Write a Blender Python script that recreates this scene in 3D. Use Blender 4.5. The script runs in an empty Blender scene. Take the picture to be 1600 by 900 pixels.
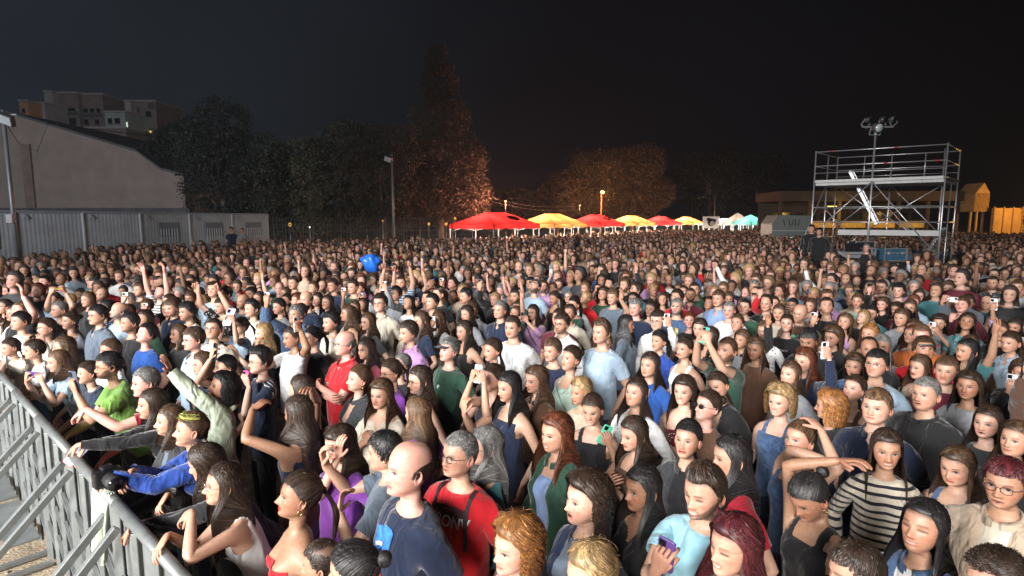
import bpy, math, random
import numpy as np
from mathutils import Vector, Matrix, Quaternion
random.seed(7); RNG = np.random.default_rng(7)
SC = bpy.context.scene
COL = SC.collection
# ------------------------------------------------------------------ camera
CAMZ = 2.82; F = 890.0; PITCH = math.radians(6.73)
cd = bpy.data.cameras.new("camera"); cam = bpy.data.objects.new("camera", cd); COL.objects.link(cam)
cd.sensor_width = 36.0; cd.lens = 36.0 * F / 1600.0
cd.clip_start = 0.05; cd.clip_end = 2000.0
cam.location = (0, 0, CAMZ); cam.rotation_euler = (math.pi / 2 - PITCH, 0, 0)
SC.camera = cam
def ray(px, py):
    x = (px - 800) / F; y = -(py - 450) / F
    c, s = math.cos(PITCH), math.sin(PITCH)
    return np.array([x, c + y * s, -s + y * c])
def at_z(px, py, z):
    d = ray(px, py); t = (z - CAMZ) / d[2]
    return np.array([0, 0, CAMZ]) + d * t
def at_y(px, py, Y):
    d = ray(px, py); return np.array([0, 0, CAMZ]) + d * (Y / d[1])
def at_t(px, py, t):
    return np.array([0, 0, CAMZ]) + ray(px, py) * t
def proj(p):
    q = np.array(p, float) - np.array([0, 0, CAMZ])
    c, s = math.cos(PITCH), math.sin(PITCH)
    dep = q[1] * c - q[2] * s; up = q[1] * s + q[2] * c
    return 800 + F * q[0] / dep, 450 - F * up / dep, dep
# ------------------------------------------------------------------ world: night sky, city glow and stage smoke glow toward the left
W = bpy.data.worlds.new("World"); SC.world = W; W.use_nodes = True
nt = W.node_tree; bg = nt.nodes["Background"]
tc = nt.nodes.new("ShaderNodeTexCoord"); sx = nt.nodes.new("ShaderNodeSeparateXYZ")
nt.links.new(tc.outputs["Generated"], sx.inputs[0])
rp = nt.nodes.new("ShaderNodeValToRGB"); mr = nt.nodes.new("ShaderNodeMapRange")
mr.inputs[1].default_value = -0.75; mr.inputs[2].default_value = 0.65
nt.links.new(sx.outputs[0], mr.inputs[0]); nt.links.new(mr.outputs[0], rp.inputs[0])
els = rp.color_ramp.elements
els[0].position = 0.0; els[0].color = (0.0135, 0.0185, 0.0260, 1)
els[1].position = 1.0; els[1].color = (0.0014, 0.0013, 0.0017, 1)
for p, c in ((0.25, (0.0085, 0.0110, 0.0145, 1)), (0.42, (0.0048, 0.0064, 0.0095, 1)), (0.6, (0.0024, 0.0026, 0.0046, 1))):
    e = els.new(p); e.color = c
nz = nt.nodes.new("ShaderNodeTexNoise"); nz.inputs["Scale"].default_value = 2.2; nz.inputs["Detail"].default_value = 4
nt.links.new(tc.outputs["Generated"], nz.inputs["Vector"])
mr2 = nt.nodes.new("ShaderNodeMapRange"); mr2.inputs[1].default_value = 0.3; mr2.inputs[2].default_value = 0.7
mr2.inputs[3].default_value = 0.72; mr2.inputs[4].default_value = 1.25
nt.links.new(nz.outputs[0], mr2.inputs[0])
mx = nt.nodes.new("ShaderNodeVectorMath"); mx.operation = "SCALE"
nt.links.new(rp.outputs[0], mx.inputs[0]); nt.links.new(mr2.outputs[0], mx.inputs["Scale"])
nt.links.new(mx.outputs[0], bg.inputs[0]); bg.inputs[1].default_value = 1.0
# ------------------------------------------------------------------ stage lights and an added hall spot (the concert stage is left of and behind the camera)
def lamp(name, kind, loc, power, color=(1, 1, 1), aim=None, size=0.5, spot=None, blend=0.5, cutoff=None):
    l = bpy.data.lights.new(name, kind); l.energy = power; l.color = color
    if kind == "AREA": l.shape = "RECTANGLE"; l.size = size; l.size_y = size * 0.45
    else: l.shadow_soft_size = size
    if kind == "SPOT": l.spot_size = math.radians(spot); l.spot_blend = blend
    if cutoff: l.use_custom_distance = True; l.cutoff_distance = cutoff
    o = bpy.data.objects.new(name, l); COL.objects.link(o); o.location = loc
    if aim is not None:
        o.rotation_euler = (Vector(aim) - Vector(loc)).to_track_quat("-Z", "Y").to_euler()
    return o
lamp("stage_light", "SPOT", (-19, -9, 8.6), 23000, (0.97, 0.985, 1.0), (-3, 14, 1.0), 2.4, 64, 0.95)
lamp("stage_light", "SPOT", (-11, -6.5, 6.8), 17000, (1.0, 0.98, 0.955), (-3.0, 4.6, 1.2), 2.2, 68, 0.95)
lamp("stage_light", "SPOT", (-5, -15, 8.5), 24000, (1.0, 0.945, 0.89), (0.5, 11, 1.0), 3.2, 72, 0.95)
lamp("stage_wash", "SPOT", (-24, -12, 11), 72000, (0.90, 0.92, 1.0), (-36, 46, 8.0), 1.5, 58, 0.8)  # added spot that brightens the hall wall and the hill flats
SC.view_settings.view_transform = "Standard"; SC.view_settings.look = "None"
SC.view_settings.exposure = 0.0; SC.view_settings.gamma = 1.0
SC.cycles.use_denoising = True
SC.cycles.max_bounces = 5; SC.cycles.diffuse_bounces = 3; SC.cycles.glossy_bounces = 2
SC.cycles.transmission_bounces = 3; SC.cycles.transparent_max_bounces = 6
SC.cycles.sample_clamp_indirect = 3.0; SC.cycles.caustics_reflective = False; SC.cycles.caustics_refractive = False
# ------------------------------------------------------------------ helpers
def tag(o, label=None, cat=None, group=None, kind=None):
    if label: o["label"] = label
    if cat: o["category"] = cat
    if group: o["group"] = group
    if kind: o["kind"] = kind
    return o
def mk_mesh(name, V, Q, mat=None, smooth=True, colors=None, T=None):
    me = bpy.data.meshes.new(name)
    V = np.asarray(V, np.float32); Q = np.asarray(Q, np.int32).reshape(-1, 4)
    me.vertices.add(len(V)); me.vertices.foreach_set("co", V.ravel())
    me.loops.add(Q.size); me.loops.foreach_set("vertex_index", Q.ravel())
    me.polygons.add(len(Q)); me.polygons.foreach_set("loop_start", np.arange(0, Q.size, 4, dtype=np.int32))
    me.polygons.foreach_set("loop_total", np.full(len(Q), 4, np.int32))
    if smooth: me.polygons.foreach_set("use_smooth", np.ones(len(Q), bool))
    me.update(calc_edges=True)
    if colors is not None:
        c = np.ones((len(V), 4), np.float32); c[:, :3] = colors
        at = me.color_attributes.new("Col", "FLOAT_COLOR", "POINT"); at.data.foreach_set("color", c.ravel())
    if mat: me.materials.append(mat)
    return me
def link(name, data, parent=None, loc=None, rot=None, scale=None):
    o = bpy.data.objects.new(name, data); COL.objects.link(o)
    if parent: o.parent = parent
    if loc is not None: o.location = loc
    if rot is not None: o.rotation_euler = rot
    if scale is not None: o.scale = scale if hasattr(scale, "__len__") else (scale,) * 3
    return o
class MB:
    """collects boxes, bars and tubes into one mesh"""
    def __init__(s): s.v = []; s.f = []
    def add(s, V, Fs):
        b = len(s.v); s.v += [tuple(p) for p in V]; s.f += [tuple(b + i for i in f) for f in Fs]; return s
    def box(s, c, d, R=None):
        x, y, z = (k / 2 for k in d)
        P = [Vector(p) for p in ((-x,-y,-z),(x,-y,-z),(x,y,-z),(-x,y,-z),(-x,-y,z),(x,-y,z),(x,y,z),(-x,y,z))]
        if R is not None: P = [R @ p for p in P]
        P = [p + Vector(c) for p in P]
        return s.add(P, ((0,3,2,1),(4,5,6,7),(0,1,5,4),(1,2,6,5),(2,3,7,6),(3,0,4,7)))
    def bar(s, a, b, w, h=None):
        a, b = Vector(a), Vector(b); d = b - a
        R = d.to_track_quat("Z", "Y").to_matrix()
        return s.box((a + b) / 2, (w, h or w, d.length), R)
    def tube(s, pts, r, n=8, cap=True):
        pts = [Vector(p) for p in pts]; rs = r if hasattr(r, "__len__") else [r] * len(pts)
        b = len(s.v); up = None
        for i, p in enumerate(pts):
            t = (pts[min(i + 1, len(pts) - 1)] - pts[max(i - 1, 0)]).normalized()
            if up is None:
                up = t.orthogonal().normalized()
            up = (up - t * up.dot(t)).normalized(); v = t.cross(up)
            for k in range(n):
                a = 2 * math.pi * k / n
                s.v.append(tuple(p + (up * math.cos(a) + v * math.sin(a)) * rs[i]))
        for i in range(len(pts) - 1):
            for k in range(n):
                k2 = (k + 1) % n
                s.f.append((b + i*n + k, b + i*n + k2, b + (i+1)*n + k2, b + (i+1)*n + k))
        if cap:
            s.f.append(tuple(b + k for k in reversed(range(n)))); e = b + (len(pts)-1)*n
            s.f.append(tuple(e + k for k in range(n)))
        return s
    def build(s, name, mat=None, parent=None, smooth=False, bevel=0):
        me = bpy.data.meshes.new(name); me.from_pydata(s.v, [], s.f)
        if smooth:
            for p in me.polygons: p.use_smooth = True
        if mat: me.materials.append(mat)
        o = link(name, me, parent)
        if bevel:
            m = o.modifiers.new("bevel", "BEVEL"); m.width = bevel; m.segments = 2
        return o
_M = {}
def mat(name, color=(0.5,0.5,0.5), rough=0.6, metal=0.0, noise=0.0, nscale=8.0, bump=0.0, emit=None, estr=0.0, trans=0.0, detail=4, sheen=0.0, spec=None, stretch=None, alt=None):
    if name in _M: return _M[name]
    m = bpy.data.materials.new(name); m.use_nodes = True; _M[name] = m
    n = m.node_tree; b = n.nodes["Principled BSDF"]
    b.inputs["Base Color"].default_value = (*color, 1); b.inputs["Roughness"].default_value = rough
    b.inputs["Metallic"].default_value = metal
    if spec is not None: b.inputs["Specular IOR Level"].default_value = spec
    if sheen: b.inputs["Sheen Weight"].default_value = sheen
    if emit: b.inputs["Emission Color"].default_value = (*emit, 1); b.inputs["Emission Strength"].default_value = estr
    if noise or bump:
        t = n.nodes.new("ShaderNodeTexCoord"); q = n.nodes.new("ShaderNodeTexNoise")
        q.inputs["Scale"].default_value = nscale; q.inputs["Detail"].default_value = detail
        if stretch:
            mp = n.nodes.new("ShaderNodeMapping"); mp.inputs["Scale"].default_value = stretch
            n.links.new(t.outputs["Object"], mp.inputs[0]); n.links.new(mp.outputs[0], q.inputs["Vector"])
        else: n.links.new(t.outputs["Object"], q.inputs["Vector"])
        if noise:
            r = n.nodes.new("ShaderNodeValToRGB"); n.links.new(q.outputs[0], r.inputs[0])
            c2 = alt or tuple(c * (1 - noise) for c in color); c1 = tuple(min(1, c * (1 + noise)) for c in color)
            r.color_ramp.elements[0].position = 0.3; r.color_ramp.elements[0].color = (*c2, 1)
            r.color_ramp.elements[1].position = 0.7; r.color_ramp.elements[1].color = (*c1, 1)
            n.links.new(r.outputs[0], b.inputs["Base Color"])
        if bump:
            u = n.nodes.new("ShaderNodeBump"); u.inputs["Strength"].default_value = bump; u.inputs["Distance"].default_value = 0.02
            n.links.new(q.outputs[0], u.inputs["Height"]); n.links.new(u.outputs[0], b.inputs["Normal"])
    return m
# ------------------------------------------------------------------ the human figure
# rows of the trunk: z front, y front, z back, y back, half width (relative to the head centre)
ROWS_M = np.array([
 [.122,-.005,.122,-.015,.002],[.118,.022,.118,-.045,.032],[.106,.050,.107,-.078,.055],[.085,.071,.085,-.096,.068],
 [.055,.085,.055,-.106,.0750],[.025,.0885,.025,-.108,.0770],[.005,.088,.000,-.104,.0770],[-.015,.083,-.020,-.098,.0755],
 [-.035,.081,-.038,-.088,.0730],[-.055,.081,-.053,-.079,.0690],[-.075,.081,-.066,-.072,.0640],[-.090,.080,-.077,-.069,.0560],
 [-.102,.076,-.086,-.068,.0470],[-.111,.062,-.093,-.068,.0440],[-.116,.035,-.100,-.068,.0490],[-.128,.012,-.112,-.069,.0550],
 [-.152,.010,-.138,-.072,.0560],[-.180,.012,-.165,-.078,.0610],[-.203,.024,-.186,-.088,.0860],[-.218,.036,-.202,-.097,.1220],
 [-.233,.046,-.220,-.106,.1560],[-.254,.056,-.250,-.112,.1760],[-.285,.070,-.285,-.115,.1820],[-.320,.084,-.320,-.115,.1800],
 [-.365,.098,-.365,-.115,.1720],[-.420,.104,-.420,-.110,.1640],[-.500,.096,-.500,-.095,.1530],[-.580,.088,-.580,-.088,.1450],
 [-.660,.090,-.660,-.098,.1520],[-.740,.090,-.740,-.112,.1680],[-.820,.085,-.820,-.112,.1720],[-.880,.060,-.880,-.090,.1500],
 [-.905,.000,-.905,-.030,.0500]])
ROWS_F = ROWS_M.copy()
ROWS_F[:, 4] *= np.interp(np.arange(33), [0, 7, 9, 11, 12.5, 17, 21, 24, 27, 29, 32], [.97, .965, .93, .88, .84, .84, .90, .87, .86, 1.0, 1.04])
ROWS_F[10:14, 1] -= .003
ROWS_F[18:27, 1] -= np.array([0, .004, .006, .008, .008, .006, .004, .01, .012])
ROWS_F[17:28, 3] += .012
def catmull(T, s):
    i = np.clip(np.floor(s).astype(int), 0, len(T) - 2); f = (s - i)[:, None]
    p0 = T[np.maximum(i - 1, 0)]; p1 = T[i]; p2 = T[i + 1]; p3 = T[np.minimum(i + 2, len(T) - 1)]
    return 0.5 * (2*p1 + (p2 - p0)*f + (2*p0 - 5*p1 + 4*p2 - p3)*f*f + (3*p1 - p0 - 3*p2 + p3)*f**3)
LODS = {0: dict(nc=56, rows=[(0,5,2.4),(5,13,5),(13,20,2.4),(20,25,2.2),(25,32,1.6)], fseg=7, k=.5),
        1: dict(nc=36, rows=[(0,5,1.6),(5,13,2.6),(13,20,1.5),(20,25,1.4),(25,32,1)], fseg=5, k=.5),
        2: dict(nc=18, rows=[(0,5,1),(5,13,.9),(13,20,.6),(20,25,.8),(25,29,.5)], fseg=0, k=.35),
        3: dict(nc=12, rows=[(0,5,.8),(5,13,.5),(13,20,.43),(20,25,.6),(25,27,.5)], fseg=0, k=.2)}
HD = np.array([0, -.004, -.016]); HSC = .945
def nrm(v): return v / (np.linalg.norm(v) + 1e-9)
def gs(x, w): return np.exp(-(x / w) ** 2)
def sstep(a, b, x):
    t = np.clip((x - a) / (b - a), 0, 1); return t * t * (3 - 2 * t)
def wob(P, f, seed):
    """smooth pseudo noise about -1..1"""
    r = np.random.default_rng(seed); out = np.zeros(len(P))
    for i in range(5):
        k = r.normal(size=3); k = k / np.linalg.norm(k) * f * (0.7 + 0.35 * i)
        out += np.sin(P @ k + r.uniform(0, 6.28)) / (1 + .35 * i)
    return out / 3.0
def grid_faces(nr, nc, base=0, wrap=True, flip=False):
    r = np.arange(nr - 1)[:, None]; c = np.arange(nc if wrap else nc - 1)[None, :]
    c2 = (c + 1) % nc
    q = np.stack([base + r*nc + c + 0*r, base + r*nc + c2, base + (r+1)*nc + c2, base + (r+1)*nc + c + 0*r], -1).reshape(-1, 4)
    return q[:, ::-1] if flip else q
def rotmat(yaw, pitch, roll):
    # yaw about z (left +), pitch up about x, roll
    return np.array(Matrix.Rotation(yaw, 3, "Z") @ Matrix.Rotation(pitch, 3, "X") @ Matrix.Rotation(roll, 3, "Y"))
def transport(t0, t1, u):
    ax = np.cross(t0, t1); s = np.linalg.norm(ax); c = np.dot(t0, t1)
    if s < 1e-6: return u
    ax /= s; a = math.atan2(s, c)
    return u*math.cos(a) + np.cross(ax, u)*math.sin(a) + ax*np.dot(ax, u)*(1 - math.cos(a))
def tubeV(path, rad, n, ref):
    path = np.array(path); out = []
    m = len(path); tp = None; u = None
    for i in range(m):
        t = nrm(path[min(i+1, m-1)] - path[max(i-1, 0)])
        if u is None: u = nrm(ref - t*np.dot(ref, t))
        else: u = transport(tp, t, u)
        tp = t; v = np.cross(t, u); a = np.arange(n) * 2*math.pi/n
        out.append(path[i] + (np.cos(a)[:, None]*u + np.sin(a)[:, None]*v) * rad[i])
    return np.concatenate(out)
def ik(S, T, l1, l2, pole):
    d = T - S; L = np.linalg.norm(d); L2 = min(max(L, abs(l1-l2) + .02), (l1+l2) * .995); d = d / (L + 1e-9)
    Wp = S + d * L2
    ca = (l1*l1 + L2*L2 - l2*l2) / (2*l1*L2); a = math.acos(max(-1, min(1, ca)))
    p = nrm(pole - d*np.dot(pole, d))
    return S + (d*math.cos(a) + p*math.sin(a)) * l1, Wp

def build_body(sex="f", lod=0, head=(0, 0, 0), arms=None, build=1.0, skin=(.5,.3,.22), lips=None, hair=(.02,.015,.012),
               beard=0, smile=0, seed=0, H=1.6, belly=0, face=0, legs=True, mo=0, hairkind=None):
    """returns dict with V (metres, feet at z=0, facing +y), Q, colour, and per-vertex garment coordinates"""
    L = LODS[lod]; nc = L["nc"]; T = (ROWS_F if sex == "f" else ROWS_M).copy(); r = np.random.default_rng(seed + 11)
    s = []
    for a, b, d in L["rows"]:
        n = max(1, int(round((b - a) * d))); s += list(np.linspace(a, b, n, endpoint=False))
    s.append(L["rows"][-1][1]); s = np.array(s); R = catmull(T, s); nr = len(s)
    fw = r.normal(0, .035); R[:, 4] *= np.where(s < 14, 1 + fw, 1); jw = r.normal(0, .05); R[:, 4] *= 1 + jw*gs(s - 11, 2.2); cl_ = r.normal(0, .0035); R[:, 0] -= cl_*gs(s - 12.5, 1.6); R[:, 1] += r.normal(0, .0025)*gs(s - 12, 1.5)
    bw = np.where(s > 17, build, np.where(s < 14, 1, 1 + (build-1) * .6)); R[:, 4] *= bw
    R[:, 3] *= np.where(s > 18, 1 + (build-1) * .7, 1)
    R[:, 1] += np.where(s > 22, belly * gs(s - 27.5, 3.0), 0)
    tt = np.arange(nc) * 2*math.pi/nc; ang = tt - L["k"] * np.sin(tt)
    A = np.tile(ang, (nr, 1)); S2 = np.tile(s[:, None], (1, nc))
    ca, sa = np.cos(A), np.sin(A)
    e = np.where(S2 < 13, .93, np.where(S2 > 20, .88, 1.0))
    x = R[:, 4:5] * np.sign(sa) * np.abs(sa) ** e
    ymid = (R[:, 1:2] + R[:, 3:4]) / 2; yh = (R[:, 1:2] - R[:, 3:4]) / 2
    y = ymid + yh * np.sign(ca) * np.abs(ca) ** np.where((S2 > 6) & (S2 < 13) & (ca > 0), .80, e)
    z = R[:, 2:3] + (R[:, 0:1] - R[:, 2:3]) * (ca + 1) / 2
    x0_ = x; es = r.uniform(.93, 1.08); x = x / es; ax = np.abs(x)
    fr = np.where((ca > 0) & (S2 < 14), 1.0, 0.0)
    # ---- face relief
    nl = r.uniform(.88, 1.2); nw = r.uniform(.9, 1.15) * (1.08 if sex == "m" else .95)
    prof = np.interp(-z, [-.012, .0, .012, .030, .040, .047, .056], [0, .16, .40, .86, 1.0, .62, 0])
    y += fr * .0265 * nl * prof * gs(x, (.0085 + .006 * np.clip(-z / .04, 0, 1)) * nw)
    y += fr * .007 * gs(ax - .0125 * nw, .0055) * gs(z + .043, .008)
    y -= fr * .0105 * gs(ax - .031, .017) * gs(z + .003, .0125)
    y += fr * .0060 * gs(ax - .032, .0115) * gs(z + .004, .0085)
    y += fr * (.0045 if sex == "m" else .0025) * gs(z - .016, .007) * gs(ax - .026, .026)
    y += fr * .0045 * gs(ax - .046, .017) * gs(z + .034 - .010*smile, .016)
    mz = -.0695 + r.normal(0, .0018) + smile * 9.0 * x * x
    y += fr * gs(x, .021 + .006*smile) * (.0052 * gs(z - mz - .0055, .0045) + .0062 * gs(z - mz + .0065, .0050) - .0045 * gs(z - mz, .0024))
    y -= fr * .0040 * gs(x, .017) * gs(z + .0845, .006)
    y += fr * (.0075 if sex == "m" else .005) * gs(x, .020) * gs(z + .097, .011)
    y -= fr * .004 * gs(ax - .052, .013) * gs(z + .062, .018)
    if sex == 'm' and not beard and lod < 2: beard = .16 * r.random()
    if beard: y += fr * .004 * beard * sstep(-.058, -.075, z) * sstep(.070, .03, ax)
    if mo: y -= fr * .008 * mo * gs(x, .015) * gs(z - mz, .006)
    if sex == "f":
        bs = r.uniform(.022, .040); y += np.where((S2 > 20) & (ca > 0), bs * gs(ax - .075, .052) * gs(z + .345, .055), 0)
    x = x0_
    V = np.stack([x, y, z], -1).reshape(-1, 3)
    nz_ = V[:, 2].copy(); nx = V[:, 0].copy(); ny = V[:, 1].copy(); sv = S2.ravel().copy(); av = A.ravel().copy()
    # ---- colour
    C = np.tile(np.array(skin, float), (len(V), 1))
    X, Z, AX = V[:, 0]/es, V[:, 2], np.abs(V[:, 0])/es; FR = fr.ravel()
    red = np.array([1.16, .80, .76])
    m = FR * (.75 * gs(AX - .045, .02) * gs(Z + .035, .018) + .55 * gs(X, .014) * gs(Z + .036, .014) + .3 * (sv < 13))
    C *= 1 + (red - 1) * np.clip(m, 0, 1)[:, None] * .8
    def mixc(mask, col, k=1.0):
        nonlocal C
        mm = np.clip(mask * k, 0, 1)[:, None] * FR[:, None]; C = C * (1 - mm) + np.array(col) * mm
    if lod < 3:
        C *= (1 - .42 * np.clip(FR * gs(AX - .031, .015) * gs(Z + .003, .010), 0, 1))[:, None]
        lipc = lips or tuple(np.array(skin) * np.array([.92, .48, .46]))
        MZ = mz.ravel()
        lm = sstep(.0125, .0055, np.abs(Z - MZ)) * sstep(.030 + .005*smile, .020, AX)
        mixc(lm, lipc, .85)
        if smile > .55: mixc(sstep(.0046, .0020, np.abs(Z - MZ + .0006)) * sstep(.021, .013, AX), (.50, .46, .41), 1.0)
        else: mixc(sstep(.0042, .0012, np.abs(Z - MZ)) * sstep(.027, .019, AX), np.array(lipc) * .25, .9)
        if mo: mixc(sstep(1.2, .7, (AX/.015)**2 + ((Z - MZ)/(.0078*mo))**2), (.035, .008, .008), 1.0)
        ex = (AX - .032) / .0170; ez = (Z + .004) / .0076; er = ex*ex + ez*ez
        if face != 1:
            mixc(sstep(1.25, .75, er), (.40, .36, .34), .85)
            mixc(sstep(.0078, .0050, np.sqrt((AX - .032)**2 + (Z + .0035)**2)), (.018, .011, .008))
            mixc(gs(Z - .0035 + .35*np.abs(AX - .032), .0028) * sstep(.019, .014, np.abs(AX - .032)), (.015, .01, .01), 1.1)
        else:
            mixc(gs(Z + .005, .0030) * sstep(.019, .014, np.abs(AX - .032)), (.015, .01, .01), 1.1)
        bz = .0185 - 9 * (AX - .030)**2
        mixc(sstep(.0070, .0030, np.abs(Z - bz)) * sstep(.012, .018, AX) * sstep(.052, .044, AX), np.array(hair) * .8 + np.array(skin) * (.16 if sex == 'm' else .28), .78)
        mixc(gs(AX - .010, .0042) * gs(Z + .0505, .0042), np.array(skin) * .25, .75)
        if beard:
            jz = np.interp(AX, [0, .02, .035, .055, .075], [-.052, -.054, -.066, -.052, -.020])
            bm = sstep(.004, -.007, Z - jz) * (1 - sstep(.0115, .007, np.abs(Z - MZ)) * sstep(.026, .020, AX))
            bm = np.where(sv < 15.2, bm, 0); bm = bm * sstep(.35, .5, 1 - np.abs(av - math.pi)/math.pi) if False else bm
            mm = (bm * beard * sstep(1.95, 1.6, np.minimum(av, 2*math.pi - av)))[:, None] * (.82 + .18 * wob(V, 900, seed))[:, None]
            mm = np.clip(mm, 0, 1); C = C * (1 - mm) + (np.array(hair) * .9 + np.array(skin) * .04) * mm
    if hairkind is not None and lod < 3:      # short roots under and along the hairline
        zz = V[:, 2]; sA = np.where(zz > .02, .15 * np.arccos(np.clip((zz - .02)/.1045, -1, 1)) / (math.pi/2), .15 + (.02 - zz)); aA = np.arctan2(V[:, 0], V[:, 1] + .012)
        dd = hairline(aA, hairkind) - sA; mm = (sstep(-.009, .004, dd) * (sv < 15) * (.88 + .12*wob(V, 500, seed + 9)))[:, None] * .9
        mm = np.clip(mm, 0, 1); C = C*(1 - mm) + np.array(hair)*1.1*mm
    hs = H / 1.62
    piv = np.array([0, -.035, -.105]); RM = rotmat(*head)
    w = (1 - sstep(14.5, 18.5, sv))[:, None]
    Vh = (V - piv) * HSC @ RM.T + piv + HD
    V = V * (1 - w) + Vh * w
    Q = [grid_faces(nr, nc, 0, True)]
    armt = np.full(len(V), -1.0); side = np.zeros(len(V), int)
    allV = [V]; allC = [C]; allT = [armt]; allS = [side]; allX = [np.stack([nx, ny, nz_, sv, av], 1)]
    base = len(V)
    # ears
    if lod < 2:
        for sg in (-1, 1):
            n1, n2 = 10, 7
            u = np.linspace(0, 2*math.pi, n1, endpoint=False)
            prof_e = [(.0, 0), (.55, .006), (1.0, .010), (.92, .016), (.62, .011), (.30, .009), (.02, .009)]
            P = []
            for rr, off in prof_e:
                yy = -.014 + rr * .0165*np.cos(u) - .006*rr*np.sin(u); zz = -.014 + rr * .032*np.sin(u) + .003*np.cos(u)*rr
                xx = sg * (.0715 * (1+fw) * (.97 if sex == "f" else 1) + off + .008*rr*np.clip(-np.cos(u), 0, 1))
                P.append(np.stack([xx, yy, zz], 1))
            P = np.concatenate(P); P = (P - piv) * HSC @ RM.T + piv + HD
            q = grid_faces(n2, n1, base, True, flip=(sg > 0)); allV.append(P); Q.append(q); base += len(P)
            allC.append(np.tile(np.array(skin) * np.array([1.05, .82, .8]), (len(P), 1))); allT.append(np.full(len(P), -1.0)); allS.append(np.zeros(len(P), int))
            allX.append(np.tile([0, 0, 0, 0, 0], (len(P), 1)))
    V2 = V.copy()
    # ---- arms
    hands = {}
    if lod < 3 or arms:
        rows_h = np.where((s >= 20.0) & (s <= 24.6))[0]; r0, r1 = rows_h[0], rows_h[-1]
        drop = np.ones(len(Q[0]), bool); newq = []
        for sg, nm in ((1, "R"), (-1, "L")):
            ar = (arms or {}).get(nm)
            cen = math.pi/2 if sg > 0 else 3*math.pi/2
            cs = np.where(np.abs(ang - cen) < math.radians(36 if nc > 20 else 42))[0]; c0, c1 = cs[0], cs[-1]
            if ar is None: continue
            for rr in range(r0, r1):
                drop[rr*nc + np.arange(c0, c1)] = False
            loop = [r0*nc + c for c in range(c0, c1)] + [rr*nc + c1 for rr in range(r0, r1)] + [r1*nc + c for c in range(c1, c0, -1)] + [rr*nc + c0 for rr in range(r1, r0, -1)]
            loop = np.array(loop); P0 = V2[loop]; n = len(loop)
            sw = (.172 if sex == "m" else .150) * (1 + (build-1) * .8)
            al = .288; fl = .252
            S = np.array([sg*sw, -.030, -.262]); Tg = np.array(ar["w"], float)
            lift = np.clip((Tg[2] + .15) / .45, 0, 1)
            S = S + np.array([-.018*sg*lift, 0, .035*lift])
            pole = np.array(ar.get("pole", (sg*.45, -.25, -1.0)), float)
            E, Wp = ik(S, Tg, al, fl, nrm(pole))
            d1 = nrm(E - S); d2 = nrm(Wp - E); out = np.array([sg*1.0, 0, 0])
            hd = nrm(np.array(ar.get("h", d2), float)); pn = np.array(ar.get("n", (-sg, 0, 0)), float); pn = nrm(pn - hd*np.dot(pn, hd))
            sd = np.cross(hd, pn) * (1 if sg < 0 else -1)   # thumb side
            fat = (1.0 if sex == "m" else .84) * (1 + (build-1)*.9)
            rk = [0, .2, .5, .85, 1, 1.2, 1.45, 1.8, 2]; rv = [.060, .056, .047, .040, .0385, .040, .037, .028, .0255]
            n1 = {0: 8, 1: 6, 2: 3, 3: 2}[lod]
            seq = [(S + out*.008 + d1*.012, nrm(out + d1*1.0), 0.0)]
            for t in np.linspace(.2, .9, n1): seq.append((S + d1*al*t, d1, t))
            seq.append((E - d1*.004 - d2*.0, nrm(d1 + d2), 1.0))
            for t in np.linspace(.12, .94, n1): seq.append((E + d2*fl*t, d2, 1 + t))
            cenl = P0.mean(0); u = np.array([0, 0, 1.0]); tprev = out; v0 = np.cross(out, u)
            th = np.arctan2((P0 - cenl) @ v0, (P0 - cenl) @ u)
            th = np.unwrap(th); even = th[0] + np.arange(n) * (2*math.pi/n) * (1 if th[-1] > th[0] else -1); even += (th - even).mean()
            rings = []; ts = []
            for j, (c, t, q) in enumerate(seq):
                u = transport(tprev, t, u); tprev = t; v = np.cross(t, u)
                k = min(1, j / 3); tj = th*(1-k) + even*k; rr = np.interp(q, rk, rv) * fat
                dirs = np.cos(tj)[:, None]*u + np.sin(tj)[:, None]*v
                if q == 0: cshift = 0
                sc = np.ones(n)
                rings.append(c + dirs * rr * (1.08 if 0.95 < q < 1.05 else 1)); ts.append(q)
            # hand
            prof_h = [(0, .0255*fat, .0185*fat), (.022, .029, .0165), (.045, .037, .0150), (.070, .040, .0135), (.088, .038, .0115), (.096, .026, .006), (.098, .004, .001)]
            if lod == 3: prof_h = prof_h[:2] + [prof_h[3], prof_h[-1]]
            hsz = .98 if sex == "m" else .88
            u = transport(tprev, nrm(tprev + hd), u); u = transport(nrm(tprev + hd), hd, u); v = np.cross(hd, u); nn = np.cross(hd, sd)
            for q, wd, tk in prof_h:
                dirs = np.cos(even)[:, None]*u + np.sin(even)[:, None]*v
                cdv = Wp + hd*q*hsz + pn*.0
                rings.append(cdv + (dirs @ sd)[:, None]*sd*wd*hsz + (dirs @ nn)[:, None]*nn*tk*hsz); ts.append(2 + q*10)
            m_ = len(rings); P = np.concatenate(rings)
            first = base + np.arange(n); lo = np.roll(loop, -1); f2 = np.roll(first, -1)
            br = np.stack([loop, lo, f2, first], 1)
            q = grid_faces(m_, n, base, True)
            qq = q - base; a4 = P[qq]; nf = np.cross(a4[:, 2] - a4[:, 0], a4[:, 3] - a4[:, 1]); ri = np.repeat(np.arange(m_ - 1), n)
            cenr = P.reshape(m_, n, 3).mean(1)[ri]
            if ((a4.mean(1) - cenr) * nf).sum(1)[: n*4].sum() < 0: br = br[:, ::-1]; q = q[:, ::-1]
            newq += [br, q]
            allV.append(P); base += len(P); cc = np.tile(np.array(skin), (len(P), 1)); tsv = np.repeat(ts, n)
            cc = cc * (1 + (red - 1) * np.where(tsv >= 2, .35, 0)[:, None]); allC.append(cc)
            allT.append(tsv); allS.append(np.full(len(P), sg)); allX.append(np.tile([sg*.2, 0, -.3, 22, cen], (len(P), 1)))
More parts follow.
